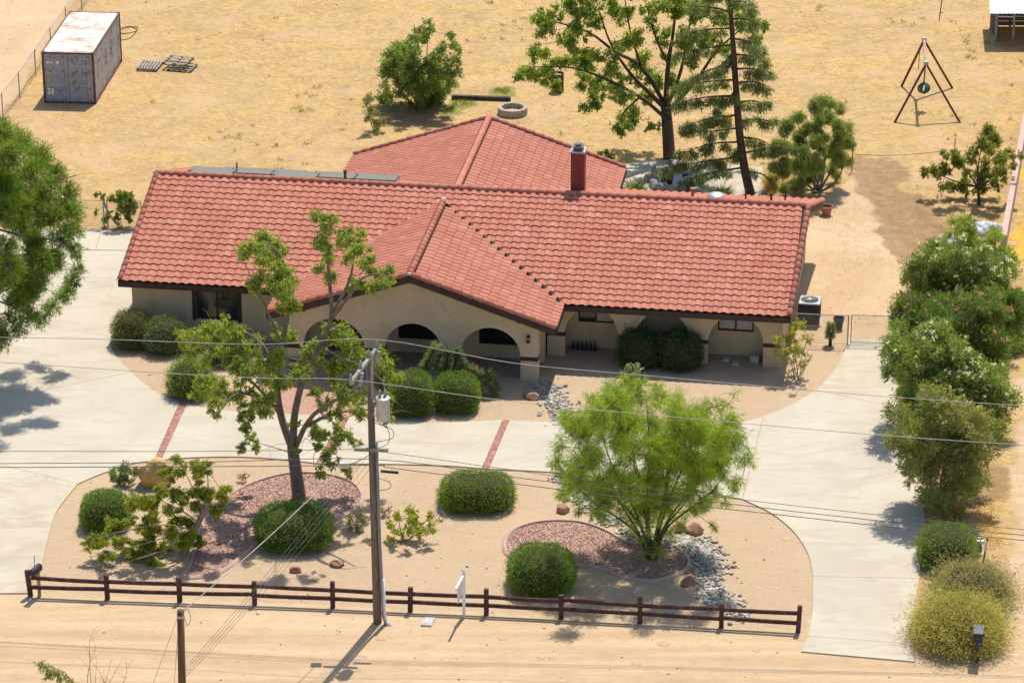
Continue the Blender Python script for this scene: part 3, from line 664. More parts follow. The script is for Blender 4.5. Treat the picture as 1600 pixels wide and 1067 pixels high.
# ridge and rake tiles: barrel pieces
def barrel(r0, r1, L, ang=pi):
    n = 8; v = []; 
    for y, r in ((0, r0), (L, r1)):
        for i in range(n + 1):
            th = (pi - ang) / 2 + ang * i / n; v.append((r * cos(th), y, r * sin(th)))
    k = n + 1; f = [(i, k + i, k + i + 1, i + 1) for i in range(n)]
    v += [(x * 0.8, 0.0, z * 0.8) for x, y, z in v[:k]]; f += [(i, i + 1, 2 * k + i + 1, 2 * k + i) for i in range(n)]
    return v, f
bv = []
for k in range(6):
    v, f = barrel(0.135, 0.112, 0.43, 3.4); me = bpy.data.meshes.new('ridge_tile'); me.from_pydata(v, [], f)
    a = me.attributes.new('rnd', 'FLOAT', 'POINT'); a.data.foreach_set('value', np.full(len(v), (k + 0.5) / 6, np.float32))
    me.polygons.foreach_set('use_smooth', np.ones(len(f), bool)); me.materials.append(TILE); bv.append(me)
def caps(name, a, b_, lift=0.02, side=None):
    a = Vector(a); b_ = Vector(b_); d = (b_ - a); L = d.length; d.normalize(); n = max(1, round(L / 0.39)); st = L / n
    x = Vector((d.y, -d.x, 0)).normalized(); z = x.cross(d); 
    for i in range(n):
        p = a + d * (st * i) + z * (lift + RD.uniform(-0.004, 0.004)); dy = (d + x * RD.gauss(0, 0.006) + z * 0.03).normalized(); zz = x.cross(dy)
        M = Matrix(((x.x, dy.x, zz.x, p.x), (x.y, dy.y, zz.y, p.y), (x.z, dy.z, zz.z, p.z), (0, 0, 0, 1)))
        link(name, bv[RD.randrange(6)], roof, M)
caps('ridge_tile', (-0.02, DD, zr), (HWID + SKEW * DD, DD, zr), 0.015)
caps('ridge_tile', (XC, YF - 0.02, zg), (XC, WG - 0.05, zg), 0.02)
caps('ridge_tile', (XR, YR + 0.02, zw), (XR, 2 * DD - WR, zw), 0.02)
for a, b_ in (((0.06, -0.02, ZE), (0.06, DD, zr)), ((HWID, 0, ZE), (HWID + SKEW * DD, DD, zr)), ((0.06, 2 * DD, ZE), (0.06, DD, zr)), ((HWID + SKEW * 2 * DD, 2 * DD, ZE), (HWID + SKEW * DD, DD, zr)),
              ((XC + WG, YF + 0.04, ZE), (XC, YF + 0.04, zg)), ((XC - WG, YF + 0.04, ZE), (XC, YF + 0.04, zg)), ((XR + WR, YR - 0.04, ZE), (XR, YR - 0.04, zw)), ((XR - WR, YR - 0.04, ZE), (XR, YR - 0.04, zw))):
    caps('rake_tile', a, b_, 0.0)
# fascia and rake boards
def board(name, a, b_, h=0.22, th=0.05, dz=-0.03, par=None):
    a = Vector(a); b_ = Vector(b_); d = (b_ - a).normalized(); nrm = Vector((d.y, -d.x, 0)).normalized() * th
    poly = [a + Vector((0, 0, dz)), b_ + Vector((0, 0, dz)), b_ + Vector((0, 0, dz - h)), a + Vector((0, 0, dz - h))]
    mk(name, MB().prism(poly, nrm), BROWN, roof, local=True)
board('fascia', (0, 0, ZE), (XC - WG - 0.02, 0, ZE)); board('fascia', (XC + WG + 0.02, 0, ZE), (HWID, 0, ZE))
board('fascia', (HWID + SKEW * 2 * DD, 2 * DD, ZE), (0, 2 * DD, ZE))
board('fascia', (XC + WG, YF + 0.05, ZE), (XC + WG, -0.06, ZE)); board('fascia', (XC - WG, -0.06, ZE), (XC - WG, YF + 0.05, ZE))
board('fascia', (XR + WR, 2 * DD + 0.06, ZE), (XR + WR, YR - 0.05, ZE)); board('fascia', (XR - WR, YR - 0.05, ZE), (XR - WR, 2 * DD + 0.06, ZE))
for a, b_ in (((XC - WG, YF, ZE), (XC, YF, zg)), ((XC, YF, zg), (XC + WG, YF, ZE)), ((XR + WR, YR, ZE), (XR, YR, zw)), ((XR, YR, zw), (XR - WR, YR, ZE)),
              ((HWID, 0.06, ZE), (HWID + SKEW * DD, DD, zr)), ((HWID + SKEW * DD, DD, zr), (HWID + SKEW * 2 * DD, 2 * DD - 0.06, ZE)), ((0, DD, zr), (0, 0.06, ZE)), ((0, 2 * DD - 0.06, ZE), (0, DD, zr))):
    board('rake_board', a, b_, 0.24, 0.045, -0.05)
for x, zz in ((XC - 4.0, ZE + (WG - 4.0) * PT), (XC, zg), (XC + 4.0, ZE + (WG - 4.0) * PT)):
    mk('rafter_end', MB().box(x - 0.06, x + 0.06, YF + 0.06, -1.7, zz - 0.36, zz - 0.20), BROWN, roof, local=True)
# white mortar plugs where the ridges end
PLUG = surf('mortar_plug', (0.5, 0.46, 0.44), (0.6, 0.55, 0.52), 6, 0.9, 0.2, 30)
for p in ((XC, WG + 0.02, zg + 0.10), (XC, YF - 0.01, zg + 0.06), (-0.03, DD, zr + 0.06)):
    mb = MB(); mb.lathe([(0.02, 0.0), (0.10, 0.02), (0.11, 0.06), (0.07, 0.10), (0.02, 0.115)], (p[0], p[1], p[2] - 0.05), 10); mk('mortar_plug', mb, PLUG, roof, local=True, smooth=True)
# metal flashing along the open valley
FLASH = surf('valley_metal', (0.03, 0.028, 0.028), (0.30, 0.30, 0.32), 4, 0.7, 0.1, 30, kind='OBJ', lo=0.56, hi=0.66)
a = Vector((XC + WG, 0.0, ZE)); b_ = Vector((XC, WG, zg)); d = (b_ - a).normalized(); x = Vector((0.05, 0.05, 0.0))
mk('valley_flashing', MB().prism([a - x * 0.2 + Vector((0, 0, 0.012)), a + x + Vector((0, 0, 0.05)), b_ + x + Vector((0, 0, 0.05)), b_ - x * 0.2 + Vector((0, 0, 0.012))], (0, 0, 0.006)), FLASH, roof, local=True)

# ---- walls
def arch_wall(x0, x1, zt, arches, y, th, zb=0.0):
    """bottom edge with arched openings (xa, xb, spring, crown); zt: list of (x,z) top outline from right to left"""
    out = [(x0, zb)]
    for xa, xb, sp_, cr in arches:
        out.append((xa, zb)); c = (xa + xb) / 2; rx = (xb - xa) / 2
        for i in range(15):
            th_ = pi - pi * i / 14; out.append((c + rx * cos(th_), sp_ + (cr - sp_) * sin(th_)))
        out.append((xb, zb))
    out.append((x1, zb)); out += zt
    return MB().prism([(x, y, z) for x, z in out], (0, th, 0))
wall = lambda mb, nm='wall', m=STUC: mk(nm, mb, m, house, local=True)
zt = lambda x: ZE - 0.14 + (WG - abs(x - XC)) * PT - 0.0
# porch front wall under the gable
pf = -1.85
wall(arch_wall(6.82, 16.22, [(16.22, zt(16.22)), (XC, zt(XC)), (6.82, zt(6.82))], [(7.46, 9.76, 0.95, 2.06), (10.52, 12.66, 0.95, 2.04), (13.36, 15.58, 0.95, 2.04)], pf, 0.38), 'porch_wall')
# porch side walls with an arch each (y direction)
for xs in (6.82, 16.22 - 0.38):
    out = [(pf + 0.383, 0), (-1.25, 0)]
    for i in range(13):
        th_ = pi - pi * i / 12; out.append((-0.72 + 0.5 * cos(th_), 0.95 + 0.85 * sin(th_)))
    out += [(-0.22, 0), (0.45, 0), (0.45, 2.1), (pf + 0.383, 2.1)]
    wall(MB().prism([(xs + 0.01, y, z) for y, z in out], (0.36, 0, 0)), 'porch_wall')
def wall_open(x0, x1, z0, z1, ops, y, th, nm='wall', m=STUC):
    """straight wall along x with rectangular openings"""
    xs = sorted({x0, x1, *[o[0] for o in ops], *[o[1] for o in ops]}); mb = MB()
    for a, b_ in zip(xs[:-1], xs[1:]):
        o = [o for o in ops if o[0] <= a + 1e-6 and o[1] >= b_ - 1e-6]
        if o: mb.box(a, b_, y, y + th, z0, o[0][2]); mb.box(a, b_, y, y + th, o[0][3], z1)
        else: mb.box(a, b_, y, y + th, z0, z1)
    return mk(nm, mb, m, house, local=True)
GLASS, t, b = nodes('window_glass'); b.inputs['Base Color'].default_value = (0.025, 0.035, 0.04, 1); b.inputs['Roughness'].default_value = 0.06; b.inputs['Specular IOR Level'].default_value = 0.7
SCREEN = surf('sun_screen', (0.008, 0.008, 0.009), (0.014, 0.014, 0.015), 3, 0.7, 0, 10)
BLIND, t, b = nodes('window_blind'); co = coord(t, 'OBJ')
wv = N(t, 'ShaderNodeTexWave', bands_direction='Z'); wv.inputs['Scale'].default_value = 9; t.links.new(co, wv.inputs['Vector'])
t.links.new(ramp(t, wv.outputs['Fac'], [(0.2, (0.42, 0.40, 0.37)), (0.6, (0.60, 0.58, 0.55))]), b.inputs['Base Color']); b.inputs['Roughness'].default_value = 0.6
def window(x0, x1, z0, z1, y, left=GLASS, right=GLASS, fw=0.06, nm='window'):
    f = MB(); ym = y + 0.08
    f.box(x0, x1, y - 0.02, ym, z0, z0 + fw).box(x0, x1, y - 0.02, ym, z1 - fw, z1).box(x0, x0 + fw, y - 0.018, ym - 0.002, z0 + fw, z1 - fw).box(x1 - fw, x1, y - 0.018, ym - 0.002, z0 + fw, z1 - fw)
    xm = (x0 + x1) / 2; f.box(xm - fw / 2, xm + fw / 2, y - 0.016, ym - 0.004, z0 + fw, z1 - fw)
    w_ = mk(nm, f, BROWN, house, local=True)
    mk('pane', MB().box(x0 + fw, xm - fw / 2, y + 0.04, y + 0.05, z0 + fw, z1 - fw), left, w_, local=True)
    mk('pane', MB().box(xm + fw / 2, x1 - fw, y + 0.025, y + 0.035, z0 + fw, z1 - fw), right, w_, local=True)
# main front, left of the porch
wall_open(0.36, 6.82, 0, 2.18, [(2.85, 4.45, 0.75, 1.98)], 0.5, 0.2)
window(2.85, 4.45, 0.75, 1.98, 0.53)
for xx in (2.70, 4.452): mk('shutter', MB().box(xx, xx + 0.146, 0.46, 0.53, 0.7, 2.0), BROWN, house, local=True)
# porch back wall with dark sun screens and the door
wall_open(6.85, 16.2, 0, 2.6, [(10.70, 12.25, 0.62, 1.95), (13.75, 15.28, 0.58, 1.92), (8.0, 9.35, 0.02, 2.15)], 0.02, 0.2, 'porch_back_wall')
for a, b_, c_, d in ((10.70, 12.25, 0.62, 1.95), (13.75, 15.28, 0.58, 1.92)):
    s_ = mk('sun_screen', MB().box(a, b_, 0.08, 0.11, c_, d), SCREEN, house, local=True)
DOOR = surf('stained_wood', (0.075, 0.03, 0.016), (0.13, 0.055, 0.03), 5, 0.5, 0.2, 20, kind='OBJ', sc3=(6, 6, 0.6))
dr = mk('front_door', MB().box(8.03, 8.66, 0.07, 0.12, 0.03, 2.13).box(8.69, 9.32, 0.07, 0.12, 0.03, 2.13), DOOR, house, local=True)
for xx in (8.1, 8.4, 8.76, 9.06):
    for zz in (0.15, 0.8, 1.45): mk('door_panel', MB().box(xx, xx + 0.2, 0.055, 0.069, zz, zz + 0.55), DOOR, dr, local=True)
mk('door_handle', MB().tube([(8.62, 0.02, 1.0), (8.62, 0.02, 1.15)], 0.015, 6), BROWN, dr, local=True)
PORCH = surf('porch_concrete', (0.30, 0.22, 0.165), (0.38, 0.29, 0.22), 2, 0.9, 0.2, 40, kind='OBJ')
mk('porch_floor', MB().box(6.84, 16.2, pf + 0.02, 0.03, -0.05, 0.07), PORCH, house, local=True)
# arcade on the right
af = 0.66
wall(arch_wall(16.24, 25.0, [(25.0, 2.17), (16.24, 2.17)], [(16.90, 18.92, 0.85, 2.02), (19.54, 21.60, 0.85, 2.02), (22.27, 24.33, 0.85, 2.02)], af, 0.34), 'arcade_wall')
wall_open(16.2, 24.6, 0, 2.6, [(17.29, 18.62, 1.02, 2.0), (22.55, 23.9, 0.98, 2.0)], 1.62, 0.2, 'arcade_back_wall')
window(17.29, 18.62, 1.02, 2.0, 1.64, GLASS, BLIND); window(22.55, 23.9, 0.98, 2.0, 1.64, BLIND, BLIND)
# brown bands on the piers, set a little proud
def band(x0, x1, y, th, z0=0.80, z1=0.96): mk('pier_band', MB().box(x0 - 0.012, x1 + 0.012, y - 0.012, y + th + 0.012, z0, z1), BROWN, house, local=True)
for x0, x1 in ((6.82, 7.46), (9.76, 10.52), (12.66, 13.36), (15.58, 16.22)): band(x0, x1, pf, 0.38)
for x0, x1 in ((16.24, 16.90), (18.92, 19.54), (21.60, 22.27), (24.33, 25.0)): band(x0, x1, af, 0.34)
# gable side walls, back walls
for xw, sg in ((0.36, 1), (24.82, -1)):
    zz = lambda y: ZE - 0.13 + (DD - abs(y - DD)) * PT
    y0 = 0.703 if sg > 0 else 1.003
    mb = MB().prism([(xw, y0, 0), (xw, 11.8, 0), (xw, 11.8, zz(11.8)), (xw, DD, zz(DD)), (xw, y0, zz(y0))], (0.2 * sg + (0.2 if sg < 0 else 0), 0, 0)) if sg > 0 else MB().prism([(xw, y0, 0), (xw + 0.25, 11.8, 0), (xw + 0.25, 11.8, zz(11.8)), (xw + 0.12, DD, zz(DD)), (xw, y0, zz(y0))], (0.2, 0.0, 0))
    wall(mb)
wall(MB().box(0.56, 24.9, 11.6, 11.8, 0, 2.2)); wall(MB().box(XR - WR + 0.5, XR - WR + 0.7, 11.8, YR - 0.5, 0, 2.3)); wall(MB().box(XR + WR - 0.7, XR + WR - 0.5, 11.8, YR - 0.5, 0, 2.3))
zz = lambda x: ZE - 0.13 + (WR - abs(x - XR)) * PT
wall(MB().prism([(XR - WR + 0.7, YR - 0.5, 0), (XR + WR - 0.7, YR - 0.5, 0), (XR + WR - 0.7, YR - 0.5, zz(XR + WR - 0.7)), (XR, YR - 0.5, zz(XR)), (XR - WR + 0.7, YR - 0.5, zz(XR - WR + 0.7))], (0, -0.2, 0)))
for y0, y1, z0, z1 in ((3.6, 4.5, 1.0, 2.0), (6.9, 8.0, 0.95, 2.1)):      # side windows
    xs = 25.02 + (y0 - 1.0) / 10.8 * 0.25
    w_ = mk('window', MB().box(xs - 0.05, xs + 0.09, y0, y1, z0, z1), BROWN, house, local=True)
    mk('pane', MB().box(xs + 0.0901, xs + 0.10, y0 + 0.06, y1 - 0.06, z0 + 0.06, z1 - 0.06), GLASS, w_, local=True)
# chimney
CHB, t, b = nodes('chimney_brick'); co = coord(t, 'OBJ')
bt = N(t, 'ShaderNodeTexBrick'); mp = N(t, 'ShaderNodeMapping'); mp.inputs['Rotation'].default_value = (pi / 2, 0, 0); t.links.new(co, mp.inputs[0]); t.links.new(mp.outputs[0], bt.inputs['Vector'])
bt.inputs['Scale'].default_value = 5; bt.inputs['Mortar Size'].default_value = 0.015
bt.inputs['Color1'].default_value = (0.20, 0.035, 0.025, 1); bt.inputs['Color2'].default_value = (0.25, 0.05, 0.035, 1); bt.inputs['Mortar'].default_value = (0.16, 0.035, 0.028, 1)
t.links.new(bt.outputs['Color'], b.inputs['Base Color']); b.inputs['Roughness'].default_value = 0.85; bump(t, b, bt.outputs['Fac'], -0.4, 0.01)
GALV = surf('galvanised', (0.36, 0.37, 0.38), (0.50, 0.51, 0.52), 3, 0.45, 0.1, 20, kind='OBJ', metal=0.6)
ch = mk('chimney', MB().box(16.36, 16.88, 6.5, 7.1, 3.8, 5.95), CHB, house, local=True)
mk('chimney_crown', MB().box(16.33, 16.91, 6.47, 7.13, 5.953, 6.02), GALV, ch, local=True)
mk('chimney_cap', MB().box(16.47, 16.77, 6.62, 6.98, 6.02, 6.16).prism([(16.40, 6.55, 6.16), (16.84, 6.55, 6.16), (16.84, 7.05, 6.16), (16.40, 7.05, 6.16)], (0, 0, 0.02)).box(16.5, 16.74, 6.65, 6.95, 6.18, 6.26), surf('cap_metal', (0.10, 0.09, 0.09), (0.2, 0.18, 0.17), 5, 0.5, 0.1, 20, kind='OBJ', metal=0.5), ch, local=True)
# roof vents
zb = lambda y: ZE + (2 * DD - y) * PT if y > DD else ZE + y * PT
def pipe(x, y, h, r, m, nm='vent_pipe', capr=0): 
    mb = MB(); mb.lathe([(r, -0.15), (r, h)] + ([(capr, h), (capr, h + 0.06), (capr * 0.4, h + 0.09)] if capr else [(r * 0.8, h + 0.001)]), (x, y, zb(y)), 12); mk(nm, mb, m, roof, local=True, smooth=False)
RUST = surf('rusty_steel', (0.06, 0.03, 0.02), (0.13, 0.055, 0.03), 6, 0.85, 0.3, 30, kind='OBJ')
pipe(21.05, 7.0, 0.40, 0.06, TILE, 'vent_pipe', 0.11); pipe(24.05, 7.6, 0.38, 0.045, RUST); pipe(24.55, 8.4, 0.5, 0.035, RUST); pipe(23.0, 8.6, 0.45, 0.035, RUST); pipe(7.45, 6.75, 0.42, 0.05, BROWN, 'vent_pipe', 0.075); pipe(2.6, 9.0, 0.5, 0.03, RUST)
mb = MB(); mb.lathe([(0.24, -0.1), (0.24, 0.10), (0.36, 0.13), (0.36, 0.17), (0.28, 0.24), (0.14, 0.29), (0.02, 0.30)], (21.95, 7.2, zb(7.2) + 0.02), 20); mk('dome_vent', mb, GALV, roof, local=True, smooth=True)
# porch lamp
lm = mk('porch_lamp', MB().box(15.83, 15.93, pf - 0.06, pf - 0.004, 1.70, 1.84).lathe([(0.03, 0), (0.07, 0.03), (0.07, 0.06), (0.05, 0.22), (0.085, 0.24), (0.02, 0.32)], (15.88, pf - 0.11, 1.55), 8), BROWN, house, local=True)
mk('lamp_glass', MB().lathe([(0.055, 0), (0.055, 0.15)], (15.88, pf - 0.11, 1.61), 8), surf('lamp_glass', (0.6, 0.55, 0.42), (0.65, 0.6, 0.5), 3, 0.2, 0), lm, local=True)
# solar panels on the rear slope, on low rails
SOL, t, b = nodes('solar_cells'); b.inputs['Base Color'].default_value = (0.05, 0.06, 0.075, 1); b.inputs['Roughness'].default_value = 0.12; b.inputs['Specular IOR Level'].default_value = 0.9
FRM = surf('dark_frame', (0.03, 0.03, 0.035), (0.05, 0.05, 0.055), 4, 0.5, 0, kind='OBJ')
def hl(x, y, z): return Mh @ Vector((x, y, z))
tilt = radians(9.5)
def panel(x, y, label):
    z = zb(y) + 0.12; pth = thing('solar_panel', label, 'solar panel', hl(x, y, z), HYAW, 'solar panels on the rear roof slope')
    Rm = Matrix.Rotation(-tilt, 4, 'X')
    mk('frame', MB().box(0, 1.66, 0, 1.0, -0.035, 0, Rm), FRM, pth, local=True)
    mk('cells', MB().box(0.03, 1.63, 0.03, 0.97, 0.0005, 0.004, Rm), SOL, pth, local=True)
    for xx in (0.3, 1.36): mk('mount', MB().box(xx - 0.02, xx + 0.02, 0.02, 0.98, -0.30, -0.036, Rm), FRM, pth, local=True)
lay = {6.75: [1.25, 4.6], 7.9: [0.85, 2.53, 4.21, 5.89, 7.57], 9.05: [1.9, 3.58, 5.6, 7.28]}
nmap = {6.75: 'grey solar panel in the row beside the main roof ridge', 7.9: 'grey solar panel in the middle row of the rear roof slope', 9.05: 'grey solar panel in the row nearest the rear eave'}
for y, xs in lay.items():
    for x in xs: panel(x, y, nmap[y])

# ================================================================== VEGETATION
LF_STREET = leafmat('leaf_street', (0.180, 0.259, 0.047), (0.368, 0.455, 0.086), (0.564, 0.533, 0.125), 0.35)
LF_BACK = leafmat('leaf_back', (0.150, 0.234, 0.044), (0.328, 0.434, 0.087), (0.488, 0.487, 0.122), 0.35)
LF_PINE = leafmat('leaf_pine', (0.102, 0.196, 0.026), (0.248, 0.367, 0.051), (0.410, 0.478, 0.102), 0.25)
LF_CEDAR = leafmat('leaf_cedar', (0.116, 0.180, 0.062), (0.253, 0.325, 0.104), (0.390, 0.414, 0.144), 0.2)
LF_PALO = leafmat('leaf_palo', (0.184, 0.287, 0.038), (0.360, 0.478, 0.066), (0.588, 0.588, 0.088), 0.4)
LF_OLE = leafmat('leaf_oleander', (0.133, 0.204, 0.049), (0.286, 0.381, 0.089), (0.459, 0.478, 0.141), 0.3)
LF_OLED = leafmat('leaf_oleander_dark', (0.084, 0.160, 0.034), (0.193, 0.294, 0.060), (0.319, 0.370, 0.101), 0.3)
LF_OLEY = leafmat('leaf_oleander_olive', (0.180, 0.220, 0.063), (0.337, 0.361, 0.110), (0.470, 0.439, 0.172), 0.3)
LF_WILL = leafmat('leaf_willow', (0.166, 0.243, 0.065), (0.341, 0.413, 0.113), (0.472, 0.485, 0.162), 0.35)
LF_HEDGE = leafmat('leaf_hedge', (0.080, 0.167, 0.020), (0.189, 0.312, 0.043), (0.290, 0.392, 0.072), 0.22)
LF_HEDGE2 = leafmat('leaf_hedge_light', (0.101, 0.176, 0.022), (0.223, 0.317, 0.043), (0.324, 0.392, 0.081), 0.22)
LF_JUN = leafmat('leaf_juniper', (0.105, 0.168, 0.070), (0.210, 0.287, 0.119), (0.308, 0.364, 0.154), 0.15)
LF_BRN = leafmat('leaf_brownish', (0.154, 0.133, 0.045), (0.217, 0.231, 0.070), (0.224, 0.280, 0.084), 0.15)
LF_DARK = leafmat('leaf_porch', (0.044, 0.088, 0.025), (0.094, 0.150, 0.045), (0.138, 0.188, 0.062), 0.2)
LF_MESQ = leafmat('leaf_locust', (0.154, 0.217, 0.022), (0.343, 0.385, 0.036), (0.532, 0.476, 0.056), 0.35)
LF_FRUIT = leafmat('leaf_fruit', (0.121, 0.169, 0.025), (0.266, 0.298, 0.048), (0.386, 0.370, 0.081), 0.3)
LF_BROOM = leafmat('leaf_broom', (0.336, 0.315, 0.091), (0.560, 0.511, 0.161), (0.700, 0.630, 0.252), 0.2)
LF_SAGE = leafmat('leaf_grey_brush', (0.280, 0.245, 0.119), (0.462, 0.413, 0.203), (0.560, 0.504, 0.280), 0.2)
LF_YUC = leafmat('leaf_yucca', (0.182, 0.245, 0.112), (0.364, 0.427, 0.210), (0.504, 0.532, 0.280), 0.1)
LF_DEAD = leafmat('leaf_dead', (0.26, 0.20, 0.12), (0.42, 0.34, 0.21), (0.5, 0.42, 0.28), 0.1)
LF_BRIGHT = leafmat('leaf_bright', (0.231, 0.301, 0.036), (0.420, 0.462, 0.070), (0.644, 0.588, 0.112), 0.35)
FL_W = leafmat('petals_white', (0.72, 0.70, 0.62), (0.80, 0.79, 0.72), None, 0.3)
FL_P = leafmat('petals_pink', (0.55, 0.16, 0.25), (0.70, 0.32, 0.42), None, 0.3)
FL_L = leafmat('petals_pale_pink', (0.55, 0.36, 0.40), (0.70, 0.52, 0.56), None, 0.3)
FL_Y = leafmat('petals_yellow', (0.70, 0.48, 0.03), (0.80, 0.60, 0.06), None, 0.3)
def px3(base, pts):
    """(u,v[,dy]) pixel track -> world points at the plant's own distance"""
    return [PY(p[0], p[1], base.y + (p[2] if len(p) > 2 else 0.0)) for p in pts]
def clp(base, lst, depth=1.0, k=1.0, rs=1.0):
    s = scale_at(base); out = []
    for q in lst:
        dy = q[3] if len(q) > 3 else RD.uniform(-depth, depth)
        out.append((PY(q[0], q[1], base.y + dy), q[2] / s * rs, k))
    return out
def fill(u, v, ru, rv, n, r, shellp=0.5, cut=None):
    out = []
    while len(out) < n:
        a = RD.uniform(0, 2 * pi); q = RD.random() ** shellp; x = u + ru * q * cos(a); y = v + rv * q * sin(a)
        if cut and not cut(x, y): continue
        out.append((x, y, r * RD.uniform(0.75, 1.25)))
    return out

# --- leafy street tree in the cinder bed
B = G(468, 781)
lim = [([(468, 784), (463, 742), (457, 698)], 0.25, 0.19), ([(458, 705), (438, 645, 0.3), (433, 590, 0.5), (440, 540, 0.6), (450, 490, 0.5), (456, 450, 0.3), (440, 405, 0.2), (424, 385)], 0.14, 0.03),
       ([(458, 705), (460, 650, -0.2), (474, 592, -0.3), (500, 540, -0.2), (517, 497), (515, 440, 0.2), (510, 390, 0.2), (506, 348, 0.2)], 0.14, 0.03),
       ([(461, 700), (478, 664, -0.5), (497, 642, -1.0), (530, 622, -1.6), (570, 598, -2), (600, 565, -2.2)], 0.10, 0.02),
       ([(475, 668, -0.4), (510, 650, 0.5), (545, 642, 1.2), (585, 640, 1.5)], 0.07, 0.02),
       ([(517, 500), (540, 470, -0.4), (562, 438, -0.8), (588, 428, -1), (606, 432, -1)], 0.07, 0.015), ([(516, 497), (545, 440, 0.5), (552, 400, 0.6), (548, 372, 0.7)], 0.06, 0.012),
       ([(440, 650, 0.2), (412, 615, 0.4), (385, 590, 0.8), (350, 570, 1), (325, 580, 1.2)], 0.07, 0.015), ([(436, 640), (405, 622, -0.5), (370, 615, -1.2), (345, 640, -1.6), (335, 655, -1.8)], 0.06, 0.012),
       ([(433, 590, 0.5), (415, 545, 1), (385, 520, 1.5), (350, 505, 1.8), (330, 515, 2)], 0.06, 0.012), ([(440, 540, 0.6), (415, 480, 0.3), (395, 440), (378, 400)], 0.05, 0.01),
       ([(500, 540, -0.2), (535, 560, -1.5), (575, 575, -2.4), (610, 610, -2.6)], 0.05, 0.01), ([(497, 642, -1), (520, 660, -1.4), (525, 690, -1.8), (515, 720, -2)], 0.03, 0.008)]
lim = [(px3(B, p), a, b_) for p, a, b_ in lim]
cl = [(420, 388, 22), (392, 402, 18), (432, 430, 20), (455, 452, 19), (402, 440, 15), (505, 352, 17), (506, 385, 14), (512, 420, 17), (545, 372, 18), (560, 398, 16), (578, 415, 15), (601, 430, 14), (588, 447, 12), (558, 447, 14), (530, 515, 20), (545, 540, 16), (490, 545, 16), (440, 520, 16), (420, 560, 20), (396, 545, 18), (372, 520, 16), (345, 505, 15), (328, 520, 15), (350, 560, 18), (330, 600, 18), (360, 615, 18), (400, 590, 20), (338, 640, 14), (378, 660, 13), (410, 628, 16), (395, 690, 11), (440, 590, 16), (470, 580, 14), (500, 570, 16), (532, 582, 18), (560, 560, 14), (600, 560, 16), (612, 590, 13), (592, 622, 12), (548, 612, 17), (520, 640, 16), (500, 668, 14), (530, 680, 14), (560, 640, 13), (520, 710, 13), (500, 692, 9), (500, 735, 9), (556, 690, 8), (604, 650, 9), (495, 610, 12), (320, 560, 14), (310, 615, 13), (370, 575, 14), (375, 700, 9), (460, 660, 7), (462, 700, 6), (540, 735, 9), (385, 640, 12), (300, 530, 10), (450, 480, 12), (570, 610, 10)]
plant('street_tree', 'sparse leafy tree with forked grey trunk in the long cinder bed', 'tree', tuple(B), lim, clp(B, cl, 1.6, rs=1.18), LF_STREET, BARK, L=0.105, W=0.052, den=1500, droop=0.8, out=0.35, spread=0.18, twig_r=0.008, sub=9, subr=(0.26, 0.58), bare=170)

# --- big deciduous tree behind the house
B = G(1045, 248)
lim = [([(1046, 252), (1043, 205), (1040, 165)], 0.29, 0.23), ([(1040, 170), (1012, 143, -0.5), (985, 115, -1), (955, 70, -1.2), (935, 15, -1)], 0.12, 0.025), ([(1040, 165), (1002, 105, 0.5), (962, 82, 1), (922, 52, 1.4), (880, 38, 1.6), (842, 28, 1.6)], 0.10, 0.02),
       ([(1040, 165), (1044, 100), (1052, 50), (1058, -20)], 0.14, 0.03), ([(1040, 185), (1000, 152, -1), (942, 122, -1.8), (892, 106, -2), (835, 105, -2)], 0.09, 0.02), ([(1042, 168), (1064, 110, 0.5), (1075, 50, 0.8), (1090, -10, 1)], 0.10, 0.025),
       ([(1042, 175), (1085, 130, -0.8), (1120, 80, -1), (1165, 40, -1)], 0.11, 0.02), ([(1002, 105, 0.5), (985, 50, 0.6), (975, -10, 0.4)], 0.06, 0.02), ([(1000, 152, -1), (975, 175, -1.4), (970, 195, -1.6)], 0.05, 0.01), ([(1044, 100), (1025, 60, -1), (1010, 10, -1.4)], 0.07, 0.02)]
lim = [(px3(B, p), a, b_) for p, a, b_ in lim]
cl = [(850, 40, 16), (838, 24, 12), (895, 28, 17), (930, 20, 18), (970, 15, 19), (1010, 20, 18), (1052, 15, 18), (1090, 20, 18), (1128, 30, 16), (1165, 35, 14), (905, 66, 19), (880, 60, 12), (842, 86, 15), (828, 110, 15), (860, 112, 17), (882, 92, 15), (912, 100, 17), (920, 126, 17), (946, 92, 18), (982, 60, 18), (1000, 92, 16), (1022, 122, 15), (960, 122, 14), (940, 152, 18), (920, 162, 13), (970, 150, 17), (986, 182, 16), (972, 200, 11), (1010, 152, 12), (1040, 90, 15), (1070, 60, 17), (1100, 62, 14), (1132, 72, 12), (1180, 62, 12), (1192, 35, 12), (1052, 122, 12), (1022, 200, 9), (1035, 52, 14), (900, -12, 18), (950, -20, 20), (1000, -22, 22), (1050, -28, 22), (1100, -18, 20), (1150, -2, 15), (812, 118, 9), (868, 135, 9), (1085, 100, 12), (930, 40, 12), (870, 20, 10), (990, 125, 10)]
plant('shade_tree', 'tall broad leafy tree with dark trunk behind the house', 'tree', tuple(B), lim, clp(B, cl, 2.2, rs=1.12), LF_BACK, BARKD, L=0.12, W=0.065, den=1150, droop=0.5, out=0.4, spread=0.18, sub=9, subr=(0.26, 0.58), bare=60)

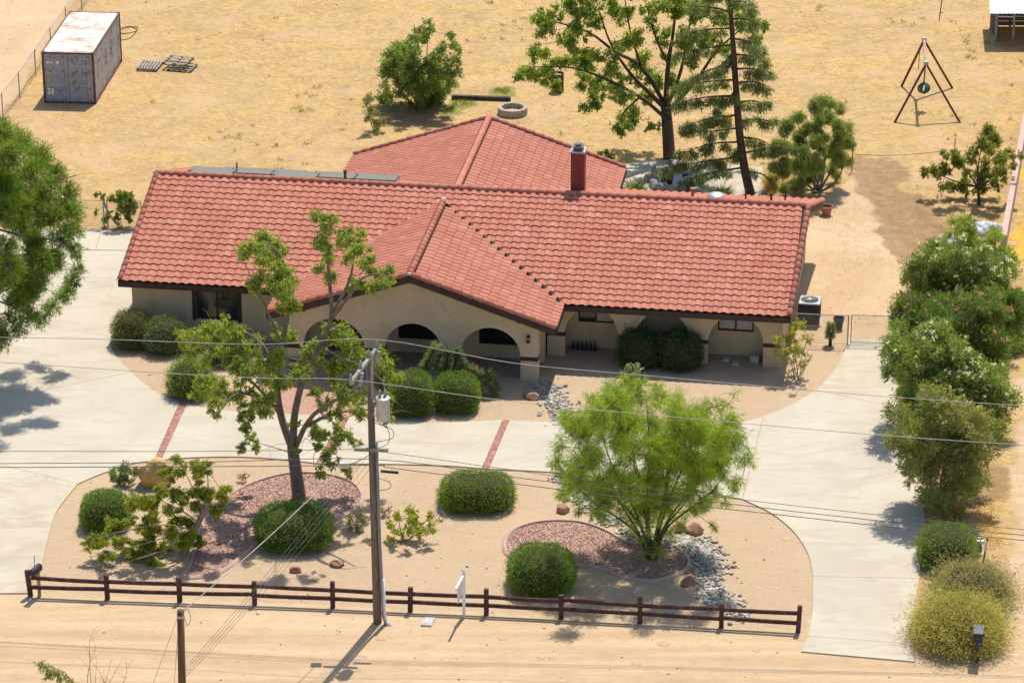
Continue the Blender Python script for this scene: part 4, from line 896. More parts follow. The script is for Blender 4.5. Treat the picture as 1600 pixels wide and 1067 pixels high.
# --- conifer beside it
B = G(1172, 304)
tr = [(1173, 306), (1163, 262), (1155, 205), (1150, 140), (1146, 80), (1142, 25), (1138, -30), (1135, -75)]
lim = [(px3(B, tr), 0.21, 0.05)]; cl = []
brs = [((1163, 262), (1110, 270), (1070, 282)), ((1160, 245), (1105, 252), (1040, 262)), ((1158, 222), (1112, 225), (1065, 240)), ((1155, 200), (1115, 205), (1080, 205)), ((1153, 180), (1110, 185), (1070, 198)), ((1151, 150), (1105, 152), (1062, 160)), ((1149, 125), (1105, 128), (1058, 138)), ((1147, 100), (1108, 110), (1075, 125)), ((1145, 70), (1105, 75), (1068, 82)), ((1144, 45), (1110, 46), (1072, 52)), ((1142, 20), (1115, 12), (1085, 10)), ((1140, -5), (1115, -10), (1095, -12)),
       ((1160, 240), (1195, 232), (1243, 228)), ((1158, 215), (1185, 218), (1205, 228)), ((1154, 190), (1180, 186), (1208, 190)), ((1152, 160), (1178, 158), (1200, 165)), ((1150, 130), (1178, 128), (1202, 136)), ((1148, 108), (1178, 108), (1204, 114)), ((1147, 85), (1175, 88), (1195, 96)), ((1145, 60), (1170, 66), (1190, 78)), ((1143, 30), (1165, 30), (1182, 40)), ((1141, 5), (1158, 2), (1172, 10)), ((1162, 268), (1190, 272), (1205, 285)), ((1158, 225), (1150, 240), (1130, 250)), ((1150, 140), (1140, 152), (1120, 168)), ((1146, 80), (1138, 92), (1122, 105))]
for k, q in enumerate(brs):
    dy = RD.uniform(-1.3, 1.3); p = [PY(q[0][0], q[0][1], B.y), PY(q[1][0], q[1][1], B.y + dy * 0.6), PY(q[2][0], q[2][1], B.y + dy)]
    lim.append((p, 0.05, 0.012)); L_ = (p[2] - p[0]).length
    for tt in np.linspace(0.28, 1.02, max(3, int(L_ * 2.2))):
        c_ = p[0].lerp(p[1], tt * 2) if tt < 0.5 else p[1].lerp(p[2], tt * 2 - 1)
        cl.append((c_ + Vector((RD.gauss(0, 0.08), RD.gauss(0, 0.22), -0.14)), 0.30 * RD.uniform(0.8, 1.2), 1.0))
plant('cedar_tree', 'tall conifer with drooping boughs and a leaning dark trunk', 'tree', tuple(B), lim, cl, LF_CEDAR, BARKD, L=0.19, W=0.030, den=1500, droop=0.8, out=0.5, spread=0.17, flat=0.75, twig_r=0.006)

# --- big pine at the driveway
B = G(-58, 592)
lim = [(px3(B, [(-58, 596), (-54, 480), (-45, 380), (-35, 280), (-30, 205)]), 0.32, 0.06)]; cl = []
for k in range(26):
    a = RD.uniform(0, 2 * pi); v0 = RD.uniform(245, 505); hh = (v0 - 190) / 340.0
    rad = 3.75 * (math.sin(pi * min(1, 0.16 + 0.80 * hh)) ** 0.55)
    s0 = PY(-54 + (505 - v0) * 0.08, v0, B.y); e0 = s0 + Vector((cos(a) * rad, sin(a) * rad, RD.uniform(-0.1, 0.9) - hh * 0.5)); lim.append((curved(s0, e0, 0.05, 4, 0.03), 0.06, 0.015))
# the crown that shows: clumps read from its outline and the boughs inside
pc = [(5, 208, 20), (35, 222, 19), (62, 245, 19), (85, 272, 17), (20, 245, 22), (50, 272, 22), (10, 285, 24), (75, 300, 20), (108, 302, 15), (116, 330, 15), (95, 330, 18), (40, 312, 22), (5, 330, 22), (70, 340, 20), (115, 360, 14), (95, 372, 18), (30, 355, 20), (55, 385, 18), (120, 395, 12), (10, 390, 18), (85, 410, 17), (35, 420, 17), (122, 425, 10), (112, 440, 12), (60, 440, 15), (100, 462, 14), (5, 440, 16), (80, 482, 13), (45, 495, 14), (62, 500, 12), (15, 500, 12), (30, 518, 10), (4, 525, 9), (20, 470, 10)]
for (u, v, r) in pc: cl += clp(B, [(u, v, r * 1.12)], 2.2)
for k in range(42):
    a = RD.uniform(0, 2 * pi); ph = math.acos(RD.uniform(-0.75, 1)); q = RD.uniform(0.7, 0.98)
    x = cos(a) * sin(ph); y = sin(a) * sin(ph); z = cos(ph)
    c_ = Vector((B.x + 0.6 + x * 3.2 * q, B.y + y * 3.2 * q, 5.2 + z * 3.9 * q)); cl.append((c_, RD.uniform(0.45, 0.7), 0.8))
plant('pine_tree', 'big round green pine overhanging the concrete driveway', 'tree', tuple(B), lim, cl, LF_PINE, BARKD, L=0.20, W=0.028, den=1900, droop=-0.25, out=0.9, spread=0.11, twig_r=0.007, jit=0.2)

# --- feathery green tree in the second cinder bed
B = G(1018, 874)
lim = []
for e in [(905, 700, 1), (935, 660, -0.5), (975, 640, 1), (1010, 625, -1), (1050, 635, 0.8), (1090, 655, -0.8), (1125, 690, 0.6), (950, 745, -1.2), (1095, 740, -1.3), (890, 745, 0.3), (1140, 730, 0), (1020, 680, 1.6), (985, 690, -1.6), (1055, 690, -1.6)]:
    m1 = ((1018 * 0.72 + e[0] * 0.28) + RD.uniform(-9, 9), 874 * 0.62 + e[1] * 0.38 + 3, e[2] * 0.3); m2 = ((1018 * 0.3 + e[0] * 0.7) + RD.uniform(-8, 8), 874 * 0.3 + e[1] * 0.7, e[2] * 0.7)
    lim.append((px3(B, [(1018 + RD.uniform(-7, 7), 878), m1, m2, e]), 0.05, 0.010))
cl = fill(1008, 705, 132, 82, 74, 27, 0.52, lambda x, y: y < 780) + [(868, 690, 18), (862, 725, 16), (880, 765, 16), (1160, 690, 18), (1165, 712, 13), (1140, 660, 18), (1120, 640, 14), (1135, 625, 9), (900, 650, 18), (935, 625, 18), (960, 615, 15), (1000, 608, 18), (1040, 612, 18), (985, 595, 10), (1030, 600, 10), (1150, 750, 16), (1120, 780, 15), (905, 790, 14), (930, 800, 12), (1090, 800, 13), (1145, 615, 7), (1060, 625, 16), (1010, 825, 9), (1000, 840, 8), (1035, 835, 8), (955, 785, 18), (1050, 790, 17), (1110, 815, 9), (985, 790, 16), (1015, 785, 16), (1080, 785, 16), (930, 770, 18), (1110, 760, 18), (900, 760, 18), (975, 815, 12), (1055, 815, 12), (995, 855, 8), (1030, 852, 8), (1012, 845, 9), (880, 725, 20), (1150, 720, 18), (960, 760, 20), (1070, 765, 20), (1020, 760, 20), (940, 800, 14), (965, 800, 14), (1000, 800, 16), (1040, 805, 15), (1075, 800, 15), (1105, 795, 13), (985, 830, 10), (1050, 830, 10), (1020, 815, 13), (1005, 862, 7), (1028, 864, 7), (915, 780, 14)]
plant('palo_verde', 'wispy bright green tree with many thin stems in the round cinder bed', 'tree', tuple(B), lim, clp(B, cl, 1.9), LF_PALO, surf('palo_bark', (0.07, 0.075, 0.03), (0.14, 0.14, 0.055), 6, 0.9, 0.3, 40, kind='OBJ'), L=0.26, W=0.017, den=1350, sub=2, droop=0.5, out=0.7, spread=0.14, twig_r=0.006, tw=12, jit=0.2)

# --- leaning locust with low layered foliage
B = G(284, 866)
lim = [(px3(B, [(284, 870), (297, 842, 0.1), (315, 806, 0.2), (334, 764, 0.3)]), 0.13, 0.085)]
for q in [((300, 835), (250, 842, -0.8), (195, 858, -1.2), (140, 870, -1.0)), ((310, 815), (270, 790, 0.4), (225, 775, 0.8), (200, 790, 0.9)), ((318, 800), (300, 760, 0.5), (285, 728, 0.6)), ((328, 778), (345, 765, 0), (358, 768, -0.2)), ((295, 845), (240, 865, -1.4), (190, 880, -1.7)), ((305, 828), (255, 820, -0.2), (190, 830, -0.4), (140, 845, -0.6)), ((322, 795), (325, 750, 0.8), (318, 732, 0.9)), ((300, 840), (290, 880, -1.2), (275, 898, -1.4))]:
    lim.append((px3(B, q), 0.028, 0.008))
cl = [(300, 730, 13), (282, 724, 13), (322, 736, 11), (262, 745, 11), (350, 765, 11), (330, 772, 9), (250, 765, 13), (226, 776, 13), (270, 780, 13), (296, 772, 11), (210, 792, 13), (236, 792, 11), (312, 786, 12), (340, 797, 9), (290, 806, 12), (260, 816, 15), (226, 822, 13), (202, 812, 9), (280, 836, 15), (250, 842, 15), (230, 842, 11), (302, 846, 11), (215, 860, 15), (190, 852, 13), (172, 818, 10), (160, 860, 13), (140, 842, 11), (136, 866, 13), (130, 880, 9), (170, 876, 11), (200, 872, 11), (245, 870, 11), (270, 866, 11), (300, 870, 9), (180, 892, 9), (175, 910, 7), (277, 898, 7), (155, 843, 9), (240, 805, 9), (310, 760, 9)]
plant('locust_tree', 'leaning cut tree with low yellow green foliage beside the rail fence', 'tree', tuple(B), lim, clp(B, cl, 0.8, rs=1.35), LF_MESQ, BARKT, L=0.13, W=0.036, den=2900, droop=0.8, out=0.4, spread=0.14, flat=0.6, sub=6, subr=(0.3, 0.55), twig_r=0.006)

# --- oleander hedge on the right
def fillpoly(poly, n, r):
    P = np.array(poly, float); lo = P.min(0); hi = P.max(0); out = []
    while len(out) < n:
        x = RD.uniform(lo[0], hi[0]); y = RD.uniform(lo[1], hi[1])
        if sdf(poly, np.array([x]), np.array([y]))[0] > r * 0.45: out.append((x, y, r * RD.uniform(0.75, 1.25)))
    return out
def ole(base_uv, poly, n, r, mat, label, flowers, bark=BARKT, dp=1.3, den=1000, name='oleander'):
    B = G(*base_uv); cl = clp(B, fillpoly(poly, n, r), dp); lim = []
    for k in range(9):
        e = RD.choice(cl)[0]; s = B + Vector((RD.uniform(-0.4, 0.4), RD.uniform(-0.4, 0.4), -0.03)); lim.append((curved(s, e, 0.07, 4), 0.05, 0.014))
    return plant(name, label, 'shrub', tuple(B), lim, cl, mat, bark, L=0.16, W=0.040, den=den, sub=3, droop=-0.15, out=0.8, spread=0.14, flowers=flowers, group='oleander hedge along the driveway' if name == 'oleander' else None, twig_r=0.006)
ole((1545, 475), [(1412, 392), (1450, 372), (1500, 385), (1560, 395), (1595, 440), (1582, 505), (1520, 505), (1430, 495), (1408, 440)], 60, 24, LF_OLE, 'tall oleander with white blossom beside the pink wall end', [(FL_W, 90, 0.35, 0.095)], dp=1.2)
ole((1530, 560), [(1402, 470), (1480, 470), (1580, 475), (1588, 560), (1520, 585), (1420, 565), (1398, 520)], 58, 23, LF_OLED, 'dark green oleander with pink blossom between two white ones', [(FL_P, 60, 0.45, 0.085)], dp=1.1)
ole((1505, 660), [(1376, 535), (1400, 512), (1460, 515), (1540, 560), (1585, 600), (1578, 670), (1500, 695), (1412, 668), (1386, 600)], 84, 23, LF_OLE, 'broad oleander covered in white blossom beside the driveway gate', [(FL_W, 140, 0.45, 0.095)], dp=1.2)
ole((1472, 798), [(1400, 640), (1450, 596), (1525, 640), (1555, 680), (1545, 740), (1510, 800), (1445, 808), (1422, 750), (1403, 690)], 74, 22, LF_OLEY, 'olive green oleander with pale pink blossom at the end of the hedge', [(FL_L, 50, 0.5, 0.07)], dp=1.1, den=700)
ole((1572, 540), [(1545, 460), (1595, 455), (1600, 545), (1560, 560)], 10, 20, LF_OLED, 'narrow dark oleander beside the side lane', None, dp=0.6)
ole((1535, 432), [(1485, 355), (1530, 345), (1575, 370), (1585, 410), (1520, 430), (1490, 400)], 20, 16, LF_BACK, 'feathery green sapling beside the end of the pink wall', None, den=800, dp=0.8, name='sapling')
# --- bushes and trees in the back yard
def bushy(name, label, cat, base_uv, cl, mat, bark, L, W, den, dp, stems=6, droop=0.2, flowers=None, r0=0.05, flat=1.0, out=0.6, group=None, trunk=None):
    B = G(*base_uv); cl = clp(B, cl, dp); lim = []; den = den * 1.9
    if trunk: lim.append((px3(B, trunk), r0 * 1.6, r0))
    for k in range(stems):
        e = cl[(k * 7) % len(cl)][0]; s = (lim[0][0][-1] if trunk else B + Vector((RD.uniform(-0.12, 0.12), RD.uniform(-0.12, 0.12), -0.03))); lim.append((curved(s, e, 0.07, 4), r0, 0.012))
    return plant(name, label, cat, tuple(B), lim, cl, mat, bark, L=L * 0.9, W=W * 0.85, den=den, sub=3, droop=droop, out=out, spread=0.12, flowers=flowers, flat=flat, group=group, twig_r=0.006)
bushy('backyard_bush', 'large round green bush beside the dark timber in the dry field', 'bush', (655, 172), fill(655, 115, 52, 42, 40, 17, 0.5) + [(655, 45, 10), (672, 42, 9), (668, 60, 12), (645, 58, 11), (705, 58, 10), (700, 75, 13), (714, 72, 9), (608, 88, 10), (618, 78, 9), (602, 140, 14), (600, 160, 13), (620, 165, 14), (690, 160, 13), (715, 95, 9), (640, 80, 14)], LF_OLE, BARK, 0.17, 0.06, 620, 1.3, 12, flowers=[(FL_W, 20, 0.5, 0.06)])
bushy('young_shrub', 'small thin shrub growing beside the large round bush', 'shrub', (586, 206), [(577, 158, 9), (580, 172, 9), (570, 185, 7), (590, 190, 9), (583, 180, 9), (598, 192, 7), (572, 160, 6), (586, 200, 7)], LF_OLEY, BARK, 0.12, 0.04, 900, 0.3, 5, r0=0.02)
wl = [(x, y, 15) for x, y in [(1240, 180), (1270, 165), (1288, 160), (1300, 175), (1230, 200), (1255, 200), (1280, 195), (1305, 200), (1320, 195), (1225, 225), (1250, 225), (1275, 222), (1300, 225), (1320, 220), (1235, 250), (1260, 252), (1285, 250), (1305, 250), (1230, 275), (1250, 278), (1275, 280), (1300, 270), (1215, 240), (1265, 238), (1245, 262), (1290, 178), (1220, 265), (1318, 240), (1240, 290)]]
bushy('pepper_tree', 'rounded weeping tree with fine green foliage behind the house corner', 'tree', (1278, 300), wl, LF_WILL, BARK, 0.20, 0.024, 2000, 1.4, 10, 0.9, r0=0.06)
rt = [(1450, 265, 10), (1465, 270, 12), (1480, 262, 12), (1490, 245, 12), (1478, 285, 10), (1500, 260, 14), (1520, 240, 14), (1535, 225, 14), (1545, 212, 12), (1560, 225, 12), (1555, 245, 14), (1575, 245, 10), (1590, 245, 8), (1530, 260, 14), (1550, 270, 13), (1510, 280, 12), (1570, 275, 10), (1495, 292, 10), (1535, 285, 12), (1475, 295, 7), (1480, 240, 8), (1515, 300, 8), (1555, 290, 9), (1540, 205, 9), (1580, 260, 8)]
bushy('fruit_tree', 'spreading yellow green tree beside the pink block wall', 'tree', (1530, 320), rt, LF_FRUIT, BARKD, 0.14, 0.055, 1000, 1.0, 9, 0.5, r0=0.05, trunk=[(1530, 322), (1529, 305), (1527, 292)])
bushy('vine', 'grape vine climbing the chain link fence beside the house', 'vine', (188, 356), [(160, 306, 5), (172, 308, 7), (185, 312, 9), (198, 308, 10), (210, 312, 9), (205, 325, 9), (190, 325, 9), (180, 335, 8), (200, 338, 8), (170, 335, 6), (165, 345, 5), (215, 325, 8), (152, 305, 3), (150, 331, 3)], LF_FRUIT, BARK, 0.13, 0.10, 800, 0.2, 6, 0.4, r0=0.02)
bushy('flowering_shrub', 'slender yellow flowered shrub at the house corner', 'shrub', (1243, 592), [(1240, 510, 10), (1255, 505, 8), (1232, 520, 9), (1250, 525, 11), (1262, 530, 8), (1225, 540, 9), (1240, 545, 11), (1255, 548, 10), (1215, 530, 6), (1220, 555, 7), (1236, 565, 9), (1252, 568, 8), (1265, 558, 6), (1240, 580, 7), (1212, 548, 5)], LF_BRIGHT, BARKT, 0.12, 0.035, 720, 0.4, 9, 0.4, flowers=[(FL_Y, 14, 0.6, 0.05)], r0=0.018)
bushy('leafy_shrub', 'bright green leafy shrub standing alone in the gravel near the utility pole', 'shrub', (632, 846), [(610, 820, 8), (622, 808, 10), (640, 800, 11), (655, 812, 12), (668, 820, 10), (640, 822, 12), (625, 832, 9), (655, 832, 9), (684, 818, 5), (615, 842, 7), (620, 852, 5), (672, 806, 6)], LF_BRIGHT, BARKT, 0.14, 0.055, 800, 0.45, 8, 0.2, r0=0.02)
bushy('low_shrub', 'low olive shrub between the clipped hedge and the utility pole', 'shrub', (556, 829), [(548, 808, 8), (560, 805, 9), (568, 815, 8), (545, 818, 7), (558, 820, 9)], LF_OLEY, BARK, 0.10, 0.035, 1000, 0.3, 5, r0=0.012)
bushy('low_shrub', 'small dry shrub behind the foot of the utility pole', 'shrub', (600, 808), [(596, 798, 6), (604, 796, 7), (600, 803, 6)], LF_SAGE, BARK, 0.08, 0.025, 1200, 0.2, 4, r0=0.01)
bushy('low_shrub', 'tiny grassy shrub where the cinder bed meets the driveway edge', 'shrub', (381, 752), [(378, 745, 5), (384, 746, 5), (381, 741, 4)], LF_SAGE, BARK, 0.10, 0.02, 1500, 0.15, 4, r0=0.01)
bushy('low_juniper', 'low spreading juniper beside the golden boulder', 'shrub', (192, 756), [(178, 740, 9), (190, 732, 10), (202, 736, 10), (195, 745, 11), (180, 748, 8), (207, 746, 9), (212, 732, 6)], LF_OLED, BARK, 0.11, 0.03, 1500, 0.4, 6, r0=0.015)
bushy('yellow_shrub', 'loose yellow green shrub between the clipped bushes by the front window', 'shrub', (300, 575), [(285, 530, 11), (300, 520, 12), (315, 530, 13), (290, 548, 11), (308, 550, 13), (325, 545, 12), (335, 530, 10), (295, 562, 9), (345, 550, 10), (280, 515, 8)], LF_BRIGHT, BARKT, 0.11, 0.04, 900, 0.5, 7, r0=0.02)
bushy('rose_shrub', 'leafy shrub growing against the porch behind the utility pole', 'shrub', (605, 610), [(598, 545, 9), (608, 560, 11), (600, 575, 12), (612, 590, 12), (595, 590, 11), (605, 605, 11), (618, 565, 7), (590, 565, 9)], LF_STREET, BARK, 0.13, 0.06, 800, 0.5, 6, r0=0.02)
bushy('weed', 'thin bright weed beside the driveway and the grey brush', 'weed', (1462, 914), [(1462, 892, 4), (1468, 896, 4), (1456, 906, 5), (1465, 912, 5), (1470, 905, 4)], LF_BRIGHT, BARKG, 0.10, 0.04, 900, 0.1, 4, r0=0.008)
bushy('weed', 'small dark green tuft beside the driveway apron', 'weed', (1457, 955), [(1452, 948, 5), (1460, 946, 5), (1458, 951, 6), (1464, 950, 4)], LF_HEDGE, BARKG, 0.09, 0.03, 2000, 0.15, 4, r0=0.008)
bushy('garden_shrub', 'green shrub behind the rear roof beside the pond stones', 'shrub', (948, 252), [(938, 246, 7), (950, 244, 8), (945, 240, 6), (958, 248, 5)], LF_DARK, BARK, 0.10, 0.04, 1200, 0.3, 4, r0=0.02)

# --- clipped hedges
def ballhedge(u0, u1, v0, v1, mat, name, label, n=9000, box=0.3, lump=0.05, **kw):
    kw.setdefault('messy', 0.55); lump = lump + 0.035; box = box * 0.7
    um = (u0 + u1) / 2; s = scale_at(G(um, v1)); rx = (u1 - u0) / 2 / s; ry = kw.pop('ry', rx)
    sn = 0.36 + 0.13 * (v1 - 160) / 800; vc = v1 - ry * s * sn * 0.8; b_ = G(um, vc); h = (vc - v0) / s / 0.92 * 0.94
    return hedge(name, label, 'hedge', tuple(b_), rx, ry, h, mat, n=n, box=box, lump=lump, **kw)
ballhedge(176, 240, 483, 550, LF_BRN, 'clipped_shrub', 'brown flecked round shrub at the left corner of the house', 9000, 0.2, 0.07, messy=0.8)
ballhedge(226, 296, 493, 558, LF_JUN, 'clipped_shrub', 'blue green round shrub under the front window', 9500, 0.1, 0.06, messy=0.8)
ballhedge(262, 335, 560, 628, LF_HEDGE2, 'clipped_shrub', 'green rounded shrub at the end of a brick band by the driveway', 9500, 0.1, 0.08, messy=1.2)
ballhedge(318, 395, 525, 575, LF_JUN, 'clipped_shrub', 'grey green rounded shrub near the porch pot', 8000, 0.1, 0.08, messy=1.2)
ballhedge(609, 677, 579, 654, LF_HEDGE, 'clipped_shrub', 'clipped green hedge ball in front of the porch, nearer the utility pole', 12000, 0.55, 0.04)
ballhedge(679, 749, 582, 649, LF_HEDGE, 'clipped_shrub', 'clipped green hedge ball in front of the porch below the tan yucca heads', 12000, 0.45, 0.04)
ballhedge(127, 205, 767, 834, LF_HEDGE, 'clipped_shrub', 'clipped green ball beside the leaning tree', 12000, 0.3, 0.04)
ballhedge(400, 521, 787, 866, LF_HEDGE, 'clipped_shrub', 'wide dark clipped hedge at the edge of the long cinder bed', 18000, 0.45, 0.05, ry=1.1)
ballhedge(686, 805, 740, 804, LF_HEDGE2, 'clipped_shrub', 'wide low clipped hedge alone in the gravel beside the driveway', 17000, 0.4, 0.05, ry=1.0)
ballhedge(793, 898, 853, 935, LF_HEDGE, 'clipped_shrub', 'smooth round clipped hedge beside the rail fence', 18000, 0.35, 0.03)
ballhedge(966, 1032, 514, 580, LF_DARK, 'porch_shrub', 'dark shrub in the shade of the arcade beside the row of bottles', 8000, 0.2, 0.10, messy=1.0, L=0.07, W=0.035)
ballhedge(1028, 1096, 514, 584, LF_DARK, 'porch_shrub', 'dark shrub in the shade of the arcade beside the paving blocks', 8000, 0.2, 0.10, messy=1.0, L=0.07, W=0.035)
ballhedge(1433, 1524, 822, 896, LF_HEDGE2, 'clipped_shrub', 'dense green shrub beside the driveway below the oleanders', 12000, 0.5, 0.07, messy=0.8)
ballhedge(1462, 1578, 884, 965, LF_SAGE, 'dry_brush', 'grey brown dry brush between the green shrub and the broom bush', 15000, 0.1, 0.12, messy=2.6, L=0.13, W=0.018)
ballhedge(1433, 1562, 938, 1026, LF_BROOM, 'broom_bush', 'yellow green broom bush behind the black mailbox', 26000, 0.15, 0.10, messy=2.2, L=0.15, W=0.018)

# --- yuccas (spiky heads on bent stems)
def spiky(th, c, ax, length, r, n, mat, nm='leaf_head', L=0.26, W=0.024):
    c = np.array(tuple(c)); ax = np.array(tuple(Vector(ax).normalized())); tt = RNG.random(n)
    D = unit(RNG.normal(size=(n, 3))); D = D - (D @ ax)[:, None] * ax; D = unit(D) + ax * (tt[:, None] * 1.5 - 0.35) + RNG.normal(size=(n, 3)) * 0.12
    P = c + ax * (tt * length)[:, None] + unit(D) * 0.04
    V, Fq, rn = leaf_quads(P, D, L * (0.8 + 0.4 * RNG.random(n)), W, RNG.random(n)); mesh_np(nm, V, Fq, mat, th, rnd=rn)
B = G(690, 617); th = thing('joshua_tree', 'branching spiky yucca with green and tan heads in front of the porch', 'yucca', tuple(B)); mb = MB()
hd = [((650, 604), (680, 542), LF_YUC, 1500, 0.26), ((695, 585), (700, 548), LF_JUN, 700, 0.26), ((714, 596), (719, 572), LF_DEAD, 320, 0.24), ((735, 600), (738, 576), LF_DEAD, 420, 0.26), ((745, 610), (748, 582), LF_YUC, 600, 0.26), ((760, 582), (775, 606), LF_JUN, 600, 0.26), ((768, 600), (772, 616), LF_DEAD, 260, 0.22), ((712, 545), (726, 570), LF_JUN, 480, 0.2)]
for a_, b_, m_, n_, l_ in hd:
    c_ = PY(a_[0], a_[1], B.y); e_ = PY(b_[0], b_[1], B.y - 0.15); mb.tube(curved(B + Vector((0, 0, -0.03)), c_, 0.08, 5), (0.10, 0.07), 7); mb.tube([c_, e_], [0.07, 0.05], 7); spiky(th, c_, e_ - c_, (e_ - c_).length, 0.2, n_, m_, L=l_)
mk('trunk', mb, BARKD, th, smooth=True, fix=False)
B = G(1297, 540); th = thing('small_yucca', 'small upright yucca beside the side gate', 'yucca', tuple(B)); mk('trunk', MB().tube([B + Vector((0, 0, -0.03)), B + Vector((0, 0, 0.55))], [0.07, 0.06], 7), BARKD, th)
spiky(th, B + Vector((0, 0, 0.35)), (0, 0, 1), 0.45, 0.2, 700, LF_YUC, L=0.22)
# --- prickly pear
PEAR = surf('cactus_skin', (0.20, 0.24, 0.08), (0.30, 0.32, 0.12), 6, 0.7, 0.3, 40, kind='OBJ')
B = G(990, 616); th = thing('prickly_pear', 'prickly pear cactus behind the feathery green tree', 'cactus', tuple(B))
pads = [(B + Vector((RD.uniform(-0.3, 0.3), RD.uniform(-0.2, 0.2), 0.12)), Vector((RD.uniform(-0.4, 0.4), RD.uniform(-0.3, 0.3), 1)).normalized(), 0) for _ in range(5)]
k = 0
while k < len(pads) and len(pads) < 46:
    c_, ax, lv = pads[k]; k += 1
    for _ in range(2 if lv < 3 else 1):
        a2 = (ax + Vector((RD.gauss(0, 0.55), RD.gauss(0, 0.45), 0.45))).normalized(); pads.append((c_ + ax * 0.17 + a2 * 0.18, a2, lv + 1))
for c_, ax, lv in pads:
    mb = MB(); sd = ax.cross(Vector((RD.gauss(0, 1), RD.gauss(0, 1), 0.2))).normalized(); nn = ax.cross(sd); M = Matrix(((sd.x, nn.x, ax.x, c_.x), (sd.y, nn.y, ax.y, c_.y), (sd.z, nn.z, ax.z, c_.z), (0, 0, 0, 1))) @ Matrix.Diagonal((0.145, 0.035, 0.20, 1))
    mb.lathe([(0.3, -0.95), (0.7, -0.7), (0.97, -0.2), (1.0, 0.2), (0.8, 0.65), (0.4, 0.94), (0.05, 1.0)], (0, 0, 0), 12, M); mk('pad', mb, PEAR, th, smooth=True)

# --- dry straw tufts over the field and lane edges (uncountable)
n = 90000
X = RNG.uniform(-27, 27, n); Y = RNG.uniform(-24, 46, n)
fld = 1 - np.maximum.reduce([smooth(sdf(Z_DIRT, X, Y), -0.4, 0.4) * 0.93, smooth(sdf(Z_ROADL, X, Y), -0.3, 0.2), smooth(sdf(Z_YARD, X, Y), -0.3, 0.3), smooth(sdf(Z_ISLE, X, Y), -0.5, 0.2)])
for sp in slabs: fld = fld * (sdf(pxpoly(sp), X, Y) < -0.05)
Hc = math.cos(HYAW); Hs = math.sin(HYAW); lx = (X - HA.x) * Hc + (Y - HA.y) * Hs; ly = -(X - HA.x) * Hs + (Y - HA.y) * Hc
fld = fld * ~((lx > 0) & (lx < 25.6) & (ly > -2) & (ly < 15.5)) * ~((Y < 4) & (X < -10)) 
ptc = np.clip((fbm(X, Y, 0.35, 21) - 0.36) * 3.2, 0.04, 1)
k = RNG.random(n) < fld * ptc; X = X[k]; Y = Y[k]; m = len(X)
tuft = np.repeat(np.stack([X, Y, np.zeros(m)], 1), 4, 0) + np.concatenate([RNG.normal(size=(m * 4, 2)) * 0.05, np.zeros((m * 4, 1))], 1)
D = RNG.normal(size=(m * 4, 3)) * 0.8; D[:, 2] = np.abs(D[:, 2]) * 0.6 + 0.15
V, Fq, rn = leaf_quads(tuft, D, 0.03 + 0.07 * RNG.random(m * 4), 0.014, np.repeat(RNG.random(m), 4))
STRAW = leafmat('straw', (0.50, 0.36, 0.17), (0.64, 0.49, 0.25), (0.46, 0.32, 0.16), 0.3)
o = mesh_np('dry_grass', V, Fq, STRAW, rnd=rn, kind='stuff')
# loose pebbles and small weeds lying about
n = 2600; X = RNG.uniform(-26, 26, n); Y = RNG.uniform(-27, 44, n); lx = (X - HA.x) * Hc + (Y - HA.y) * Hs; ly = -(X - HA.x) * Hs + (Y - HA.y) * Hc
k = ~((lx > -0.5) & (lx < 26) & (ly > -2.5) & (ly < 15.5))
for sp in slabs: k &= sdf(pxpoly(sp), X, Y) < 0.02
PEB, t, b = nodes('loose_pebble'); t.links.new(ramp(t, N(t, 'ShaderNodeAttribute', attribute_name='rnd').outputs['Fac'], [(0.0, (0.20, 0.14, 0.09)), (0.5, (0.38, 0.27, 0.17)), (1.0, (0.52, 0.42, 0.30))]), b.inputs['Base Color'])
stones(np.stack([X[k], Y[k], np.full(k.sum(), 0.008)], 1), 0.015 + 0.045 * RNG.random(k.sum()) ** 3, 'loose_pebbles', PEB)
n = 900; X = RNG.uniform(-26, 26, n); Y = RNG.uniform(14, 44, n); kq = fbm(X, Y, 0.25, 77) > 0.60; X = X[kq]; Y = Y[kq]; n = len(X); wd = np.repeat(np.stack([X, Y, np.zeros(n)], 1), 14, 0) + np.concatenate([RNG.normal(size=(n * 14, 2)) * 0.07, np.zeros((n * 14, 1))], 1)
D = RNG.normal(size=(n * 14, 3)); D[:, 2] = np.abs(D[:, 2]) + 0.4; kk = ((wd[:, 0] - HA.x) * Hc + (wd[:, 1] - HA.y) * Hs > 26) | (-(wd[:, 0] - HA.x) * Hs + (wd[:, 1] - HA.y) * Hc > 15.6) | ((wd[:, 0] - HA.x) * Hc + (wd[:, 1] - HA.y) * Hs < -0.5)
V, Fq, rn = leaf_quads(wd[kk], D[kk], 0.10 + 0.16 * RNG.random(kk.sum()), 0.025, np.repeat(RNG.random(n), 14)[kk])
mesh_np('dry_weeds', V, Fq, leafmat('weed_leaf', (0.20, 0.17, 0.06), (0.42, 0.31, 0.14), (0.24, 0.13, 0.06), 0.2), rnd=rn, kind='stuff')
